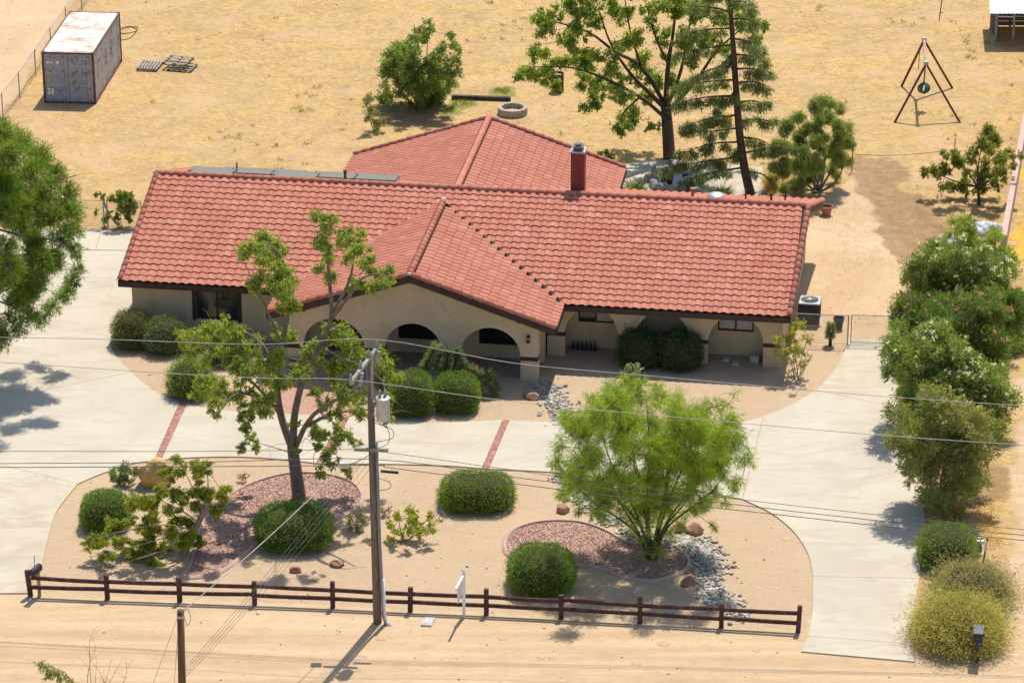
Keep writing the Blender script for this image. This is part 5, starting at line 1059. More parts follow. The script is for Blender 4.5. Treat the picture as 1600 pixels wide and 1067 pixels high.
# yellow mustard-coloured dry grass along the side lane, green patches at the garden end
def tufts(polys, n, L, W, mat, name):
    P = np.vstack([inside(p, n, 9 + i) for i, p in enumerate(polys)]); dd_ = np.max([sdf(p, P[:, 0], P[:, 1]) for p in polys], 0); P = P[RNG.random(len(P)) < np.clip(dd_ / 1.0, 0, 1)]; m = len(P)
    Q = np.repeat(np.column_stack([P, np.zeros(m)]), 6, 0) + np.concatenate([RNG.normal(size=(m * 6, 2)) * 0.05, np.zeros((m * 6, 1))], 1)
    D = RNG.normal(size=(m * 6, 3)) * 0.6; D[:, 2] = np.abs(D[:, 2]) + 0.5
    V, Fq, rn = leaf_quads(Q, D, L * (0.6 + 0.8 * RNG.random(m * 6)), W, np.repeat(RNG.random(m), 6)); mesh_np(name, V, Fq, mat, rnd=rn, kind='stuff')
tufts(Z_YEL[:2], 1300, 0.065, 0.016, leafmat('yellow_grass', (0.55, 0.34, 0.05), (0.66, 0.45, 0.09), (0.7, 0.5, 0.12), 0.2), 'yellow_grass')
tufts(Z_GREEN, 500, 0.13, 0.02, leafmat('green_grass', (0.13, 0.19, 0.03), (0.24, 0.28, 0.06), None, 0.25), 'green_grass')
tufts([pxpoly([(1185, 280), (1215, 262), (1235, 300), (1190, 312)])], 700, 0.35, 0.02, STRAW, 'tall_dry_grass')

# ================================================================== THINGS
STEEL = surf('pipe_steel', (0.30, 0.29, 0.28), (0.42, 0.41, 0.40), 4, 0.5, 0.1, 30, kind='OBJ', metal=0.5)
WOODF = surf('fence_stain', (0.050, 0.022, 0.020), (0.095, 0.045, 0.038), 5, 0.85, 0.4, 30, kind='OBJ', c3=(0.15, 0.09, 0.075), s3=7)
POLEW = surf('weathered_pole', (0.10, 0.075, 0.06), (0.25, 0.20, 0.16), 4, 0.95, 0.5, 25, kind='OBJ', sc3=(8, 8, 0.5))
GREYW = surf('grey_wood', (0.20, 0.18, 0.155), (0.36, 0.33, 0.29), 5, 0.95, 0.4, 30, kind='OBJ')
WHITE = surf('white_paint', (0.70, 0.69, 0.66), (0.80, 0.79, 0.77), 4, 0.5, 0.05, 30, kind='OBJ')
BLACK = surf('black_paint', (0.02, 0.02, 0.023), (0.045, 0.045, 0.05), 5, 0.5, 0.1, 30, kind='OBJ')
TERRA = surf('terracotta', (0.34, 0.12, 0.085), (0.45, 0.20, 0.15), 5, 0.85, 0.2, 30, kind='OBJ')
CONCG = surf('grey_concrete', (0.40, 0.38, 0.34), (0.52, 0.50, 0.46), 4, 0.9, 0.3, 40, kind='OBJ')
BLUE = surf('blue_paint', (0.02, 0.06, 0.22), (0.03, 0.09, 0.30), 5, 0.6, 0.1, 30, kind='OBJ')
CERAM = surf('insulator', (0.22, 0.25, 0.30), (0.32, 0.36, 0.42), 5, 0.35, 0.05, 30, kind='OBJ')
def up(p, z): return Vector((p.x, p.y, z))

# --- rail fence along the street
posts = [G(u, v) for u, v in [(48, 931), (168, 936), (281, 934 + 6), (398, 944), (520, 949), (641, 955), (760, 960), (877, 966), (1000, 973), (1127, 980), (1247, 987)]]
rf = thing('rail_fence', 'low dark brown two rail wooden fence along the dirt street', 'fence', tuple(posts[0]))
for i, p in enumerate(posts):
    h = 0.88 + RD.uniform(-0.06, 0.05); a = math.radians(-5 + RD.gauss(0, 3)); M = Matrix.Translation(p) @ Matrix.Rotation(a, 4, 'Z') @ Matrix.Rotation(RD.gauss(0, 0.028), 4, 'Y')
    mk('post', MB().box(-0.075, 0.075, -0.065, 0.065, -0.1, h, M), WOODF, rf, bevel=0.018)
for a, b_ in zip(posts[:-1], posts[1:]):
    d = (b_ - a).normalized()
    for z in (0.34, 0.64):
        z0, z1 = z + RD.uniform(-0.035, 0.03), z + RD.uniform(-0.035, 0.03); q = [up(a, z0) + d * 0.05, up(a.lerp(b_, 0.5), (z0 + z1) / 2 - 0.012), up(b_, z1) - d * 0.05]
        n_ = Vector((d.y, -d.x, 0)) * 0.03; vs = []
        for p in q: vs += [p + n_ + Vector((0, 0, 0.062)), p - n_ + Vector((0, 0, 0.062)), p - n_ - Vector((0, 0, 0.062)), p + n_ - Vector((0, 0, 0.062))]
        mb = MB().add(vs, [(i * 4 + j, i * 4 + (j + 1) % 4, (i + 1) * 4 + (j + 1) % 4, (i + 1) * 4 + j) for i in range(2) for j in range(4)] + [(3, 2, 1, 0), (8, 9, 10, 11)])
        mk('rail', mb, WOODF, rf)

# --- chain link fences
def chain(name, label, pts, h, mesh=0.10, r=0.028, wire=0.0045, gate=None, cat='fence'):
    th = thing(name, label, cat, tuple(pts[0]))
    for p in pts: mk('post', MB().tube([up(p, -0.1), up(p, h + 0.04)], r, 8), STEEL, th)
    fa = MB()
    for a, b_ in zip(pts[:-1], pts[1:]):
        mk('top_rail', MB().tube([up(a, h), up(b_, h)], r * 0.7, 6), STEEL, th)
        mk('bottom_wire', MB().tube([up(a, 0.06), up(b_, 0.06)], 0.010, 5), STEEL, th)
        L = (b_ - a).length; d = (b_ - a).normalized(); k = -h
        while k < L:
            for sg in (0, 1):
                x0, z0, x1, z1 = (k, 0.06, k + h, h) if sg == 0 else (k + h, 0.06, k, h)
                def cl_(x, z, xo, zo):
                    if x < 0: t_ = (0 - x) / (xo - x); return 0, z + (zo - z) * t_
                    if x > L: t_ = (L - x) / (xo - x); return L, z + (zo - z) * t_
                    return x, z
                (xa, za_), (xb, zb_) = cl_(x0, z0, x1, z1), cl_(x1, z1, x0, z0)
                if abs(xa - xb) < 0.02: continue
                A_ = a + d * xa + Vector((0, 0, za_)); B_ = a + d * xb + Vector((0, 0, zb_)); w_ = Vector((0, 0, wire))
                fa.add([A_ - w_, B_ - w_, B_ + w_, A_ + w_], [(0, 1, 2, 3)])
            k += mesh
    mk('mesh_wire', fa, STEEL, th, kind='stuff', fix=False)
    return th
chain('chain_link_fence', 'chain link fence beside the shipping container and the back dirt road', [G(u, v) for u, v in [(-21, 222), (5, 187), (31, 154), (56, 118), (80, 83), (104, 50), (128, 16), (152, -18), (176, -52)]], 1.25, mesh=0.12)
chain('chain_link_fence', 'chain link fence closing the driveway beside the house', [G(u, v) for u, v in [(-60, 352), (60, 354), (163, 356), (169, 356), (222, 359)]], 1.2)
gp = [G(1236, 536), G(1324, 540)]
chain('chain_link_fence', 'short chain link fence between the house wall and the side gate', gp, 1.22)
chain('chain_link_fence', 'stub of chain link fence behind the oleanders at the side gate', [G(1398, 540), G(1440, 543)], 1.22)
g0, g1 = G(1329, 538), G(1393, 540); gt = thing('side_gate', 'single chain link gate across the end of the side drive', 'gate', tuple(g0))
mb = MB()
for z in (0.1, 1.2): mb.tube([up(g0, z), up(g1, z)], 0.02, 6)
for p in (g0, g1): mb.tube([up(p, 0.08), up(p, 1.22)], 0.02, 6)
mk('gate_frame', mb, STEEL, gt)
fa = MB(); L = (g1 - g0).length; d = (g1 - g0).normalized(); k = 0.0
for i in range(int((L + 1.1) / 0.1)):
    for sg in (0, 1):
        x0 = i * 0.1 - 1.1; pts = []
        for s_ in np.linspace(0, 1, 12):
            x = x0 + s_ * 1.1; z = 0.1 + 1.1 * (s_ if sg else 1 - s_)
            if 0 <= x <= L: pts.append(g0 + d * x + Vector((0, 0, z)))
        if len(pts) > 1: w_ = Vector((0, 0, 0.0045)); fa.add([pts[0] - w_, pts[-1] - w_, pts[-1] + w_, pts[0] + w_], [(0, 1, 2, 3)])
mk('mesh_wire', fa, STEEL, gt, kind='stuff', fix=False)

# --- utility pole with crossarms, transformer, lines
PB = G(590, 972); PT_ = PY(577, 552, PB.y); pole = thing('utility_pole', 'tall wooden utility pole with transformer standing at the rail fence', 'utility pole', tuple(PB))
def onpole(v): 
    for k in range(200):
        q = PB.lerp(PT_, k / 199)
        dq = q - CAM; vv = 533.5 - F * (dq.y * _s + dq.z * _c) / (dq.y * _c - dq.z * _s)
        if vv <= v: return q
    return PT_
mk('pole_shaft', MB().tube([PB + Vector((0, 0, -0.2)), PB.lerp(PT_, 0.5), PT_], [0.140, 0.122, 0.098], 12), POLEW, pole, smooth=True)
zA = PT_.z - 0.12; e1 = G(586, 549, zA); e2 = G(545, 603, zA); mid = (e1 + e2) / 2; sh = Vector((PT_.x - mid.x, PT_.y - mid.y, 0)) * 0.25; e1 += sh; e2 += sh
def beam(a, b_, w_, h): 
    d = (b_ - a).normalized(); n_ = Vector((d.y, -d.x, 0)).normalized() * w_ / 2; z = Vector((0, 0, h / 2)); return MB().prism([a + n_ - z, a - n_ - z, a - n_ + z, a + n_ + z], b_ - a)
mk('crossarm', beam(e1, e2, 0.10, 0.12), GREYW, pole)
lz = onpole(699); ld = Vector((cos(radians(-5)), sin(radians(-5)), 0))
mk('crossarm', beam(lz - ld * 0.55 + Vector((0, -0.17, 0)), lz + ld * 0.50 + Vector((0, -0.17, 0)), 0.09, 0.10), GREYW, pole)
for p in (e1, e2, e1.lerp(e2, 0.62), e1.lerp(e2, 0.30)):
    mk('insulator', MB().lathe([(0.03, 0), (0.055, 0.03), (0.035, 0.06), (0.06, 0.09), (0.035, 0.12), (0.055, 0.15), (0.03, 0.2), (0.02, 0.24)], (p.x, p.y, p.z + 0.06), 10), CERAM, pole, smooth=True)
for p in (e1.lerp(e2, 0.68), e1.lerp(e2, 0.05)):
    mk('fuse_cutout', MB().box(-0.05, 0.05, -0.04, 0.04, -0.45, 0.0, Matrix.Translation(p + Vector((0.10, -0.12, 0.02))) @ Matrix.Rotation(0.18, 4, 'Y')), CERAM, pole, bevel=0.01)
tp = onpole(640) + Vector((0.37, -0.05, 0)); TRX = surf('transformer_paint', (0.42, 0.41, 0.39), (0.56, 0.55, 0.52), 4, 0.45, 0.1, 30, kind='OBJ', metal=0.2)
tk = mk('transformer', MB().lathe([(0.18, 0), (0.205, 0.02), (0.205, 0.70), (0.22, 0.71), (0.22, 0.75), (0.15, 0.78), (0.02, 0.80)], (tp.x, tp.y, tp.z - 0.35), 24), TRX, pole, smooth=False)
for dx in (-0.09, 0.07): mk('bushing', MB().lathe([(0.04, 0), (0.055, 0.05), (0.035, 0.09), (0.05, 0.13), (0.02, 0.24)], (tp.x + dx, tp.y - 0.02, tp.z + 0.44), 8), CERAM, tk, smooth=True)
for z in (-0.2, 0.25): mk('bracket', MB().box(tp.x - 0.37, tp.x - 0.18, tp.y - 0.03, tp.y + 0.05, tp.z + z, tp.z + z + 0.06), GALV, tk)
cd = [PB + Vector((0.27, -0.10, 0.0)), PB + Vector((0.20, -0.13, 0.25)), PB.lerp(PT_, 0.3) + Vector((0.15, -0.12, 0)), onpole(690) + Vector((0.14, -0.11, 0))]
mk('conduit', MB().tube(cd, 0.05, 8), surf('conduit_grey', (0.20, 0.20, 0.21), (0.30, 0.29, 0.29), 4, 0.6, 0.1, kind='OBJ'), pole, smooth=True)
mk('conduit_elbow', MB().tube([PB + Vector((0.42, -0.22, 0.0)), PB + Vector((0.30, -0.17, 0.10)), PB + Vector((0.24, -0.16, 0.35)), PB + Vector((0.21, -0.15, 1.6))], 0.045, 8), WHITE, pole, smooth=True)
bx = onpole(721) + Vector((-0.85, -0.25, 0)); mk('cable_box', MB().box(bx.x - 0.16, bx.x + 0.16, bx.y - 0.1, bx.y + 0.1, bx.z - 0.1, bx.z + 0.1), GALV, pole, bevel=0.02)
mk('splice_case', MB().tube([onpole(731) + ld * 0.25 + Vector((0, -0.2, 0)), onpole(731) + ld * 0.8 + Vector((0, -0.2, -0.03))], 0.05, 8), BLACK, pole)
mb = MB()
for v0, v1, dx in ((655, 700, 0.5), (660, 690, 0.62), (560, 625, 0.35), (745, 765, 0.5)):
    a, b_ = onpole(v0), onpole(v1); mb.tube(crom([a + Vector((0.1, -0.1, 0)), a.lerp(b_, 0.3) + Vector((dx, -0.15, 0)), a.lerp(b_, 0.8) + Vector((dx, -0.1, 0)), b_ + Vector((0.12, -0.1, 0))], 6), 0.011, 5)
mb.tube(curved(bx, onpole(708), 0.1, 6), 0.012, 5); mk('jumper_cable', mb, BLACK, pole, kind='stuff')
WIREM = surf('aluminium_wire', (0.30, 0.30, 0.30), (0.42, 0.42, 0.41), 2, 0.6, 0, metal=0.2); CABLE = surf('black_cable', (0.05, 0.05, 0.055), (0.10, 0.10, 0.105), 2, 0.6, 0)
def vplane(u, v, p0, d):
    n_ = Vector((d.y, -d.x, 0)); r = ray(u, v); return CAM + r * ((p0 - CAM).dot(n_) / r.dot(n_))
def wire(label, p0, px, mat, r=0.011, name='power_line'):
    d = ld; pts = [q if isinstance(q, Vector) else vplane(q[0], q[1], p0, d) for q in px]; pts = crom(pts, 5)
    mk(name, MB().tube(pts, r, 5), mat, loc=tuple(pts[0]), label=label, cat='wire', smooth=True)
wire('bare power line on the far end of the upper crossarm', e1, [(-300, 519), (0, 527), (160, 530), (407, 538), e1 + Vector((0, 0, 0.30)), (800, 567), (1012, 587), (1200, 604), (1392, 620), (1600, 634), (1900, 652)], WIREM)
wire('bare power line on the near end of the upper crossarm', e2, [(-300, 551), (0, 566), (259, 583), (420, 591), e2 + Vector((0, 0, 0.10)), (750, 621), (885, 636), (1017, 648), (1125, 658), (1392, 681), (1600, 695), (1900, 712)], WIREM)
wire('uppermost black cable below the lower crossarm', lz, [(-300, 706), (0, 705), (300, 705), (560, 702), (600, 706), (800, 734), (1000, 761), (1200, 785), (1400, 807), (1600, 827), (1900, 852)], CABLE, 0.010, 'communication_cable')
wire('middle black cable below the lower crossarm', lz, [(-300, 727), (0, 724), (300, 722), (578, 717), (800, 745), (1000, 770), (1200, 794), (1400, 816), (1600, 836), (1900, 862)], CABLE, 0.012, 'communication_cable')
wire('lowest black cable, carrying the splice case on the utility pole', lz, [(-300, 731), (0, 730), (300, 729), (578, 727), (612, 731), (800, 755), (1000, 780), (1200, 802), (1400, 824), (1600, 844), (1900, 872)], CABLE, 0.013, 'communication_cable')

# --- short pole across the street with drop wires
SB = G(288, 1225); ST = PY(282, 953, SB.y); sp_ = thing('service_pole', 'short brown wooden pole with wires at the near side of the street', 'utility pole', tuple(SB))
mk('pole_shaft', MB().tube([SB + Vector((0, 0, -0.2)), SB.lerp(ST, 0.5), ST], [0.13, 0.115, 0.10], 12), surf('treated_pole', (0.10, 0.055, 0.025), (0.20, 0.12, 0.06), 4, 0.9, 0.4, 25, kind='OBJ', sc3=(8, 8, 0.5)), sp_, smooth=True)
mk('strap', MB().lathe([(0.107, 0), (0.112, 0.02), (0.112, 0.05), (0.107, 0.07)], (ST.x, ST.y, ST.z - 0.22), 12), GALV, sp_)
mk('wire_loop', MB().tube(crom([ST + Vector((0.10, -0.03, -0.02)), ST + Vector((0.22, -0.05, 0.05)), ST + Vector((0.28, -0.05, -0.25)), ST + Vector((0.18, -0.05, -0.45)), ST + Vector((0.10, -0.03, -0.2))], 6), 0.012, 5), GALV, sp_)
def drop(label, a, b_, sag=0.02, r=0.009, m_=WIREM):
    L = (b_ - a).length; pts = [a.lerp(b_, i / 16) - Vector((0, 0, sag * L * 4 * (i / 16) * (1 - i / 16))) for i in range(17)]
    mk('service_wire', MB().tube(pts, r, 5), m_, loc=tuple(a), label=label, cat='wire', smooth=True)
drop('thick service wire from the pole box to the top of the short pole', bx, ST + Vector((0.06, 0, -0.02)), 0.012, 0.014)
lo = PY(290, 1042, SB.y)
for i, (du, lb) in enumerate(((0, 'first'), (0.22, 'second'), (0.45, 'third'), (0.7, 'fourth'))):
    drop(lb + ' thin service wire down from the crossarm cables to the short pole', onpole(712) + Vector((-0.35 + du * 0.5, -0.1, -0.1 * i)), lo + Vector((0, 0, -0.10 * i)), 0.012, 0.006, CABLE)
drop('slack guy wire falling from the short pole top', ST + Vector((-0.1, 0, -0.25)), G(205, 1160, 0.02), 0.0, 0.008); drop('steep guy wire falling from the short pole top', ST + Vector((-0.06, 0, -0.35)), G(262, 1200, 0.02), 0.0, 0.008)

# --- shipping container
c0 = G(69, 161); c1_ = G(147, 166); cyaw = radians(-4.5); CW, CL, CHH = 2.42, 6.3, 2.44
ct = thing('shipping_container', 'weathered grey shipping container with rusty white roof', 'container', tuple(c0), cyaw)
CGREY = surf('container_door_paint', (0.26, 0.28, 0.33), (0.33, 0.35, 0.40), 1.5, 0.6, 0.1, 20, kind='OBJ', c3=(0.22, 0.20, 0.20), s3=4)
CSIDE = surf('container_side_paint', (0.42, 0.40, 0.40), (0.52, 0.50, 0.49), 1.5, 0.7, 0.1, 20, kind='OBJ', c3=(0.26, 0.14, 0.09), s3=2.4, sc3=(1, 1, 0.35))
CROOF, t, b = nodes('container_roof'); co = coord(t, 'OBJ'); rr = ramp(t, noise(t, co, 1.1, 6, 0.7, 0.5), [(0.46, (0.70, 0.68, 0.66)), (0.55, (0.60, 0.46, 0.36)), (0.68, (0.42, 0.22, 0.12))]); t.links.new(rr, b.inputs['Base Color']); b.inputs['Roughness'].default_value = 0.7
CRUST = surf('container_frame_rust', (0.10, 0.055, 0.045), (0.19, 0.10, 0.08), 4, 0.85, 0.3, 30, kind='OBJ')
mb = MB()                                                                        # corrugated long walls
for xs, sg in ((0.03, -1), (CW - 0.03, 1)):
    n_ = 24; pt = []
    for i in range(n_):
        y0 = 0.12 + (CL - 0.24) * i / n_; w_ = (CL - 0.24) / n_
        pt += [(xs, y0), (xs, y0 + w_ * 0.35), (xs - sg * 0.04, y0 + w_ * 0.5), (xs - sg * 0.04, y0 + w_ * 0.85)]
    pt.append((xs, CL - 0.12)); vs = [(x, y, z) for x, y in pt for z in (0.14, CHH - 0.08)]
    mb.add(vs, [(2 * i, 2 * i + 2, 2 * i + 3, 2 * i + 1) for i in range(len(pt) - 1)])
mk('side_wall', mb, CSIDE, ct, local=True)
mb = MB(); pt = []; n_ = 22
for i in range(n_):
    y0 = 0.1 + (CL - 0.2) * i / n_; w_ = (CL - 0.2) / n_; pt += [(y0, 0), (y0 + w_ * 0.4, 0), (y0 + w_ * 0.5, 0.022), (y0 + w_ * 0.9, 0.022)]
pt.append((CL - 0.1, 0)); vs = [(x, y, CHH - 0.03 + z) for y, z in pt for x in (0.06, CW - 0.06)]
mb.add(vs, [(2 * i, 2 * i + 1, 2 * i + 3, 2 * i + 2) for i in range(len(pt) - 1)]); mk('roof_panel', mb, CROOF, ct, local=True)
mb = MB().box(0.02, CW - 0.02, CL - 0.08, CL - 0.04, 0.1, CHH - 0.05); mk('end_wall', mb, CSIDE, ct, local=True)
mb = MB()
for x in (0, CW - 0.09): 
    for y in (0, CL - 0.1): mb.box(x, x + 0.09, y, y + 0.1, 0, CHH)
for z in (0, CHH - 0.075): mb.box(0.09, CW - 0.09, 0.005, 0.09, z, z + 0.07).box(0.09, CW - 0.09, CL - 0.09, CL - 0.005, z, z + 0.07).box(0.004, 0.07, 0.1, CL - 0.1, z + 0.002, z + 0.072).box(CW - 0.07, CW - 0.004, 0.1, CL - 0.1, z + 0.002, z + 0.072)
mk('corner_frame', mb, CRUST, ct, local=True)
for x in (-0.005, CW - 0.155):
    for y in (-0.005, CL - 0.17):
        for z in (-0.002, CHH - 0.10): mk('corner_casting', MB().box(x, x + 0.16, y, y + 0.175, z, z + 0.115), CRUST, ct, local=True, bevel=0.012)
hw = (CW - 0.22) / 2
TXT = surf('stencil_paint', (0.05, 0.055, 0.065), (0.08, 0.085, 0.10), 4, 0.7, 0, kind='OBJ'); TXB = surf('side_letter_paint', (0.20, 0.22, 0.28), (0.42, 0.41, 0.42), 5, 0.7, 0, kind='OBJ', c3=(0.42, 0.40, 0.40), s3=8)
ORG = surf('orange_sticker', (0.55, 0.32, 0.05), (0.62, 0.38, 0.08), 4, 0.6, 0, kind='OBJ')
for k, x0 in enumerate((0.10, 0.10 + hw + 0.02)):
    dr = mk('door', MB().box(x0, x0 + hw, 0.02, 0.06, 0.09, CHH - 0.09), CGREY, ct, local=True)
    for z in (0.75, 1.25, 1.62): mk('door_rib', MB().box(x0 + 0.04, x0 + hw - 0.04, 0.008, 0.0195, z, z + 0.03), CGREY, dr, local=True)
    for xr in (x0 + 0.26 + 0.1 * k, x0 + hw - 0.24 + 0.04 * k):
        mk('lock_rod', MB().tube([(xr, -0.012, 0.06), (xr, -0.012, CHH - 0.06)], 0.018, 7), CSIDE, dr, local=True)
        for z in (0.12, 0.7, 1.5, 2.2): mk('rod_bracket', MB().box(xr - 0.05, xr + 0.05, -0.02, 0.019, z, z + 0.06), CRUST, dr, local=True)
        mk('lock_handle', MB().tube([(xr, -0.025, 0.62), (xr - 0.3 + 0.2 * k, -0.03, 0.60)], 0.013, 6), CRUST, dr, local=True)
    for z in (0.3, 0.9, 1.5, 2.1): xh = 0.075 if k == 0 else CW - 0.115; mk('hinge', MB().box(xh, xh + 0.04, -0.006, 0.004, z, z + 0.12), CRUST, dr, local=True)
    if k == 1:
        for (rows, zc) in ((("5411", "110711 6", "11", "511"), 1.98), (("MM MM", "1111 111", "65 66", "6 1"), 1.42), (("67 MM", "TT 1", "110 0", "6 6"), 1.05)):
            mb = MB(); rr_ = random.Random(int(zc * 100))
            for r_ in range(2):
                for half in (0, 1):
                    x = x0 + 0.14 + half * 0.45; zz_ = zc - r_ * 0.11
                    for ch_ in range(4 + half):
                        w_ = 0.045
                        if rr_.random() < 0.85:
                            for a_, b2, c2_, d2_ in ((0, 0.25, 0, 1), (0.75, 1, 0, 1), (0, 1, 0, 0.22), (0, 1, 0.4, 0.6), (0, 1, 0.8, 1)):
                                if rr_.random() < 0.62: mb.box(x + a_ * w_, x + b2 * w_, 0.0175, 0.0185, zz_ + c2_ * 0.08, zz_ + d2_ * 0.08)
                        x += 0.066
            mk('stencil_lettering', mb, TXT, dr, local=True, kind='stuff')
    else:
        mk('sticker', MB().box(x0 + 0.10, x0 + 0.40, 0.0165, 0.0185, 1.90, 1.97), WHITE, dr, local=True); mk('sticker', MB().box(x0 + 0.10, x0 + 0.40, 0.0165, 0.0185, 1.975, 2.03), ORG, dr, local=True)
        for z in (1.38, 1.02): mk('sticker', MB().box(x0 + 0.10, x0 + 0.29, 0.0165, 0.0185, z, z + 0.17), ORG, dr, local=True)
        mk('sticker', MB().lathe([(0.07, 0), (0.07, 0.003)], (0, 0, 0), 14, Matrix.Translation((x0 + 0.62, 0.0185, 1.95)) @ Matrix.Rotation(pi / 2, 4, 'X')), WHITE, dr, local=True)
        mk('data_plate', MB().box(x0 + 0.10, x0 + 0.38, 0.0165, 0.0185, 0.42, 0.72), WHITE, dr, local=True)
mb = MB(); rr_ = random.Random(5)
for ch_ in range(6):
    y0 = 1.0 + ch_ * 0.62
    for a_, b2, c2_, d2_ in ((0, 0.22, 0, 1), (0.78, 1, 0, 1), (0, 1, 0, 0.18), (0, 1, 0.42, 0.58), (0, 1, 0.82, 1)):
        if rr_.random() < 0.75: mb.box(CW - 0.0285, CW - 0.0265, y0 + a_ * 0.5, y0 + b2 * 0.5, 1.0 + c2_ * 0.75, 1.0 + d2_ * 0.75)
mk('side_lettering', mb, TXB, ct, local=True, kind='stuff')

# --- pallets
def pallet(c, rz, tilt, label, flip=False, z=0.0, loose=False):
    th = thing('pallet', label, 'pallet', (c.x, c.y, z), rz, 'wooden pallets in the dry field'); Rm = Matrix.Rotation(tilt, 4, 'X')
    n_ = 7 if not flip else 4
    for i in range(n_):
        y = -0.5 + (1.0 - 0.1) * i / (n_ - 1); mk('slat', MB().box(-0.6, 0.6, y, y + 0.1, 0.115, 0.135, Rm), GREYW, th, local=True)
    for x in (-0.6, -0.045, 0.51): mk('stringer', MB().box(x, x + 0.09, -0.5, 0.5, 0.02, 0.114, Rm), GREYW if not flip else POLEW, th, local=True)
    for i in range(3): y = -0.5 + 0.45 * i; mk('slat', MB().box(-0.6, 0.6, y, y + 0.1, 0.0, 0.019, Rm), POLEW, th, local=True)
pallet(G(234, 106), radians(82), 0.03, 'grey slatted pallet lying flat on the dry field', z=0.02)
pallet(G(285, 108), radians(-12), 0.0, 'dark pallet lying under another in the field', True, z=0.0)
pallet(G(279, 106), radians(-18), 0.05, 'grey open pallet on top of the small pile', True, z=0.27)

# --- fire pit ring
FB = G(801, 178); fp = thing('fire_pit', 'round ring of concrete blocks in the back yard', 'fire pit', tuple(FB)); RINGM = surf('ring_block', (0.33, 0.27, 0.22), (0.45, 0.38, 0.32), 5, 0.9, 0.3, 40, kind='POS')
for c_ in range(2):
    for i in range(20):
        a0 = 2 * pi * (i + 0.5 * c_ + 0.04) / 20; a1 = 2 * pi * (i + 0.5 * c_ + 0.96) / 20
        P4 = [FB + Vector((r * cos(a), r * sin(a), 0.17 * c_ + 0.003)) for r, a in ((0.50, a0), (0.68, a0), (0.68, a1), (0.50, a1))]
        mk('block', MB().prism(P4, (0, 0, 0.164)), RINGM, fp)
mk('ash_bed', sheet([(FB.x + 0.5 * cos(a), FB.y + 0.5 * sin(a)) for a in np.linspace(0, 2 * pi, 24)[:-1]], 0.0, 0.1), surf('ash_sand', (0.42, 0.30, 0.17), (0.5, 0.38, 0.22), 6, 0.95, 0.4, 30), fp)
# --- barrel
BB = G(871, 143); bl = thing('burn_barrel', 'rusty brown steel barrel standing in the back yard', 'barrel', tuple(BB))
mk('drum', MB().lathe([(0.285, 0), (0.30, 0.01), (0.29, 0.28), (0.305, 0.30), (0.29, 0.32), (0.29, 0.58), (0.305, 0.60), (0.29, 0.62), (0.29, 0.87), (0.305, 0.89), (0.275, 0.89), (0.27, 0.5)], tuple(BB), 22), RUST, bl, smooth=False)
mk('rubbish', MB().lathe([(0.27, 0.70), (0.2, 0.80), (0.05, 0.84)], tuple(BB), 9), CONCG, bl)
# --- long dark timber
a, b_ = G(706, 155), G(798, 158); mk('timber', beam(up(a, 0.09), up(b_, 0.09), 0.2, 0.2), surf('old_timber', (0.045, 0.035, 0.03), (0.10, 0.08, 0.065), 4, 0.95, 0.4, 25), loc=tuple(a), label='long dark timber lying beside the back yard bush', cat='timber')
# --- swing set
fr = [G(1397, 192), G(1501, 192)]; rr2 = [G(1408, 135), G(1489, 138)]; fm = (fr[0] + fr[1]) / 2; rm = (rr2[0] + rr2[1]) / 2
fa_ = PY(1447, 100, fm.y + 0.75); ra_ = PY(1444, 63, rm.y - 0.75); zt_ = (fa_.z + ra_.z) / 2; 
SWB = surf('swing_red_brown', (0.11, 0.035, 0.022), (0.17, 0.06, 0.04), 5, 0.7, 0.2, 30, kind='OBJ'); fa_.z = ra_.z = zt_
sw = thing('swing_set', 'red brown wooden swing frame in the dry field', 'swing', tuple((fm + rm) / 2))
for ft, ap in ((fr, fa_), (rr2, ra_)):
    for p in ft: mk('leg', beam(p + Vector((0, 0, -0.02)), ap, 0.10, 0.10) if False else MB().tube([p + Vector((0, 0, -0.05)), ap], 0.065, 4), SWB, sw)
mk('top_beam', MB().tube([fa_ + (fa_ - ra_).normalized() * 0.15, ra_ + (ra_ - fa_).normalized() * 0.15], 0.075, 4), surf('swing_beam', (0.36, 0.22, 0.15), (0.45, 0.30, 0.22), 5, 0.8, 0.2, 30, kind='OBJ'), sw)
for ap in (fa_, ra_): mk('bracket', MB().box(ap.x - 0.1, ap.x + 0.1, ap.y - 0.09, ap.y + 0.09, ap.z - 0.07, ap.z + 0.12), surf('pale_green_metal', (0.35, 0.45, 0.40), (0.42, 0.52, 0.47), 5, 0.5, 0, kind='OBJ'), sw)
hp = fa_.lerp(ra_, 0.30); TEAL = surf('teal_plastic', (0.02, 0.10, 0.09), (0.04, 0.16, 0.14), 5, 0.5, 0.1, 20, kind='OBJ')
mk('rope', MB().tube([hp, hp + Vector((0, 0, -1.25))], 0.045, 6), surf('rope', (0.36, 0.26, 0.12), (0.44, 0.33, 0.17), 8, 0.9, 0.3, kind='OBJ'), sw)
mb = MB(); cc_ = hp + Vector((0, 0, -1.5))
for k in range(6):
    a = 2 * pi * k / 6; mb.tube(crom([cc_ + Vector((0, 0, 0.27)), cc_ + Vector((0.22 * cos(a), 0.22 * sin(a), 0.1)), cc_ + Vector((0.22 * cos(a), 0.22 * sin(a), -0.12)), cc_ + Vector((0, 0, -0.24))], 4), 0.05, 6)
mk('swing_seat', mb, TEAL, sw, smooth=True)
hp2 = fa_.lerp(ra_, 0.55); mk('chain', MB().tube([hp2 + Vector((-0.25, 0, 0)), hp2 + Vector((-0.25, 0, -0.9))], 0.018, 5), RUST, sw)
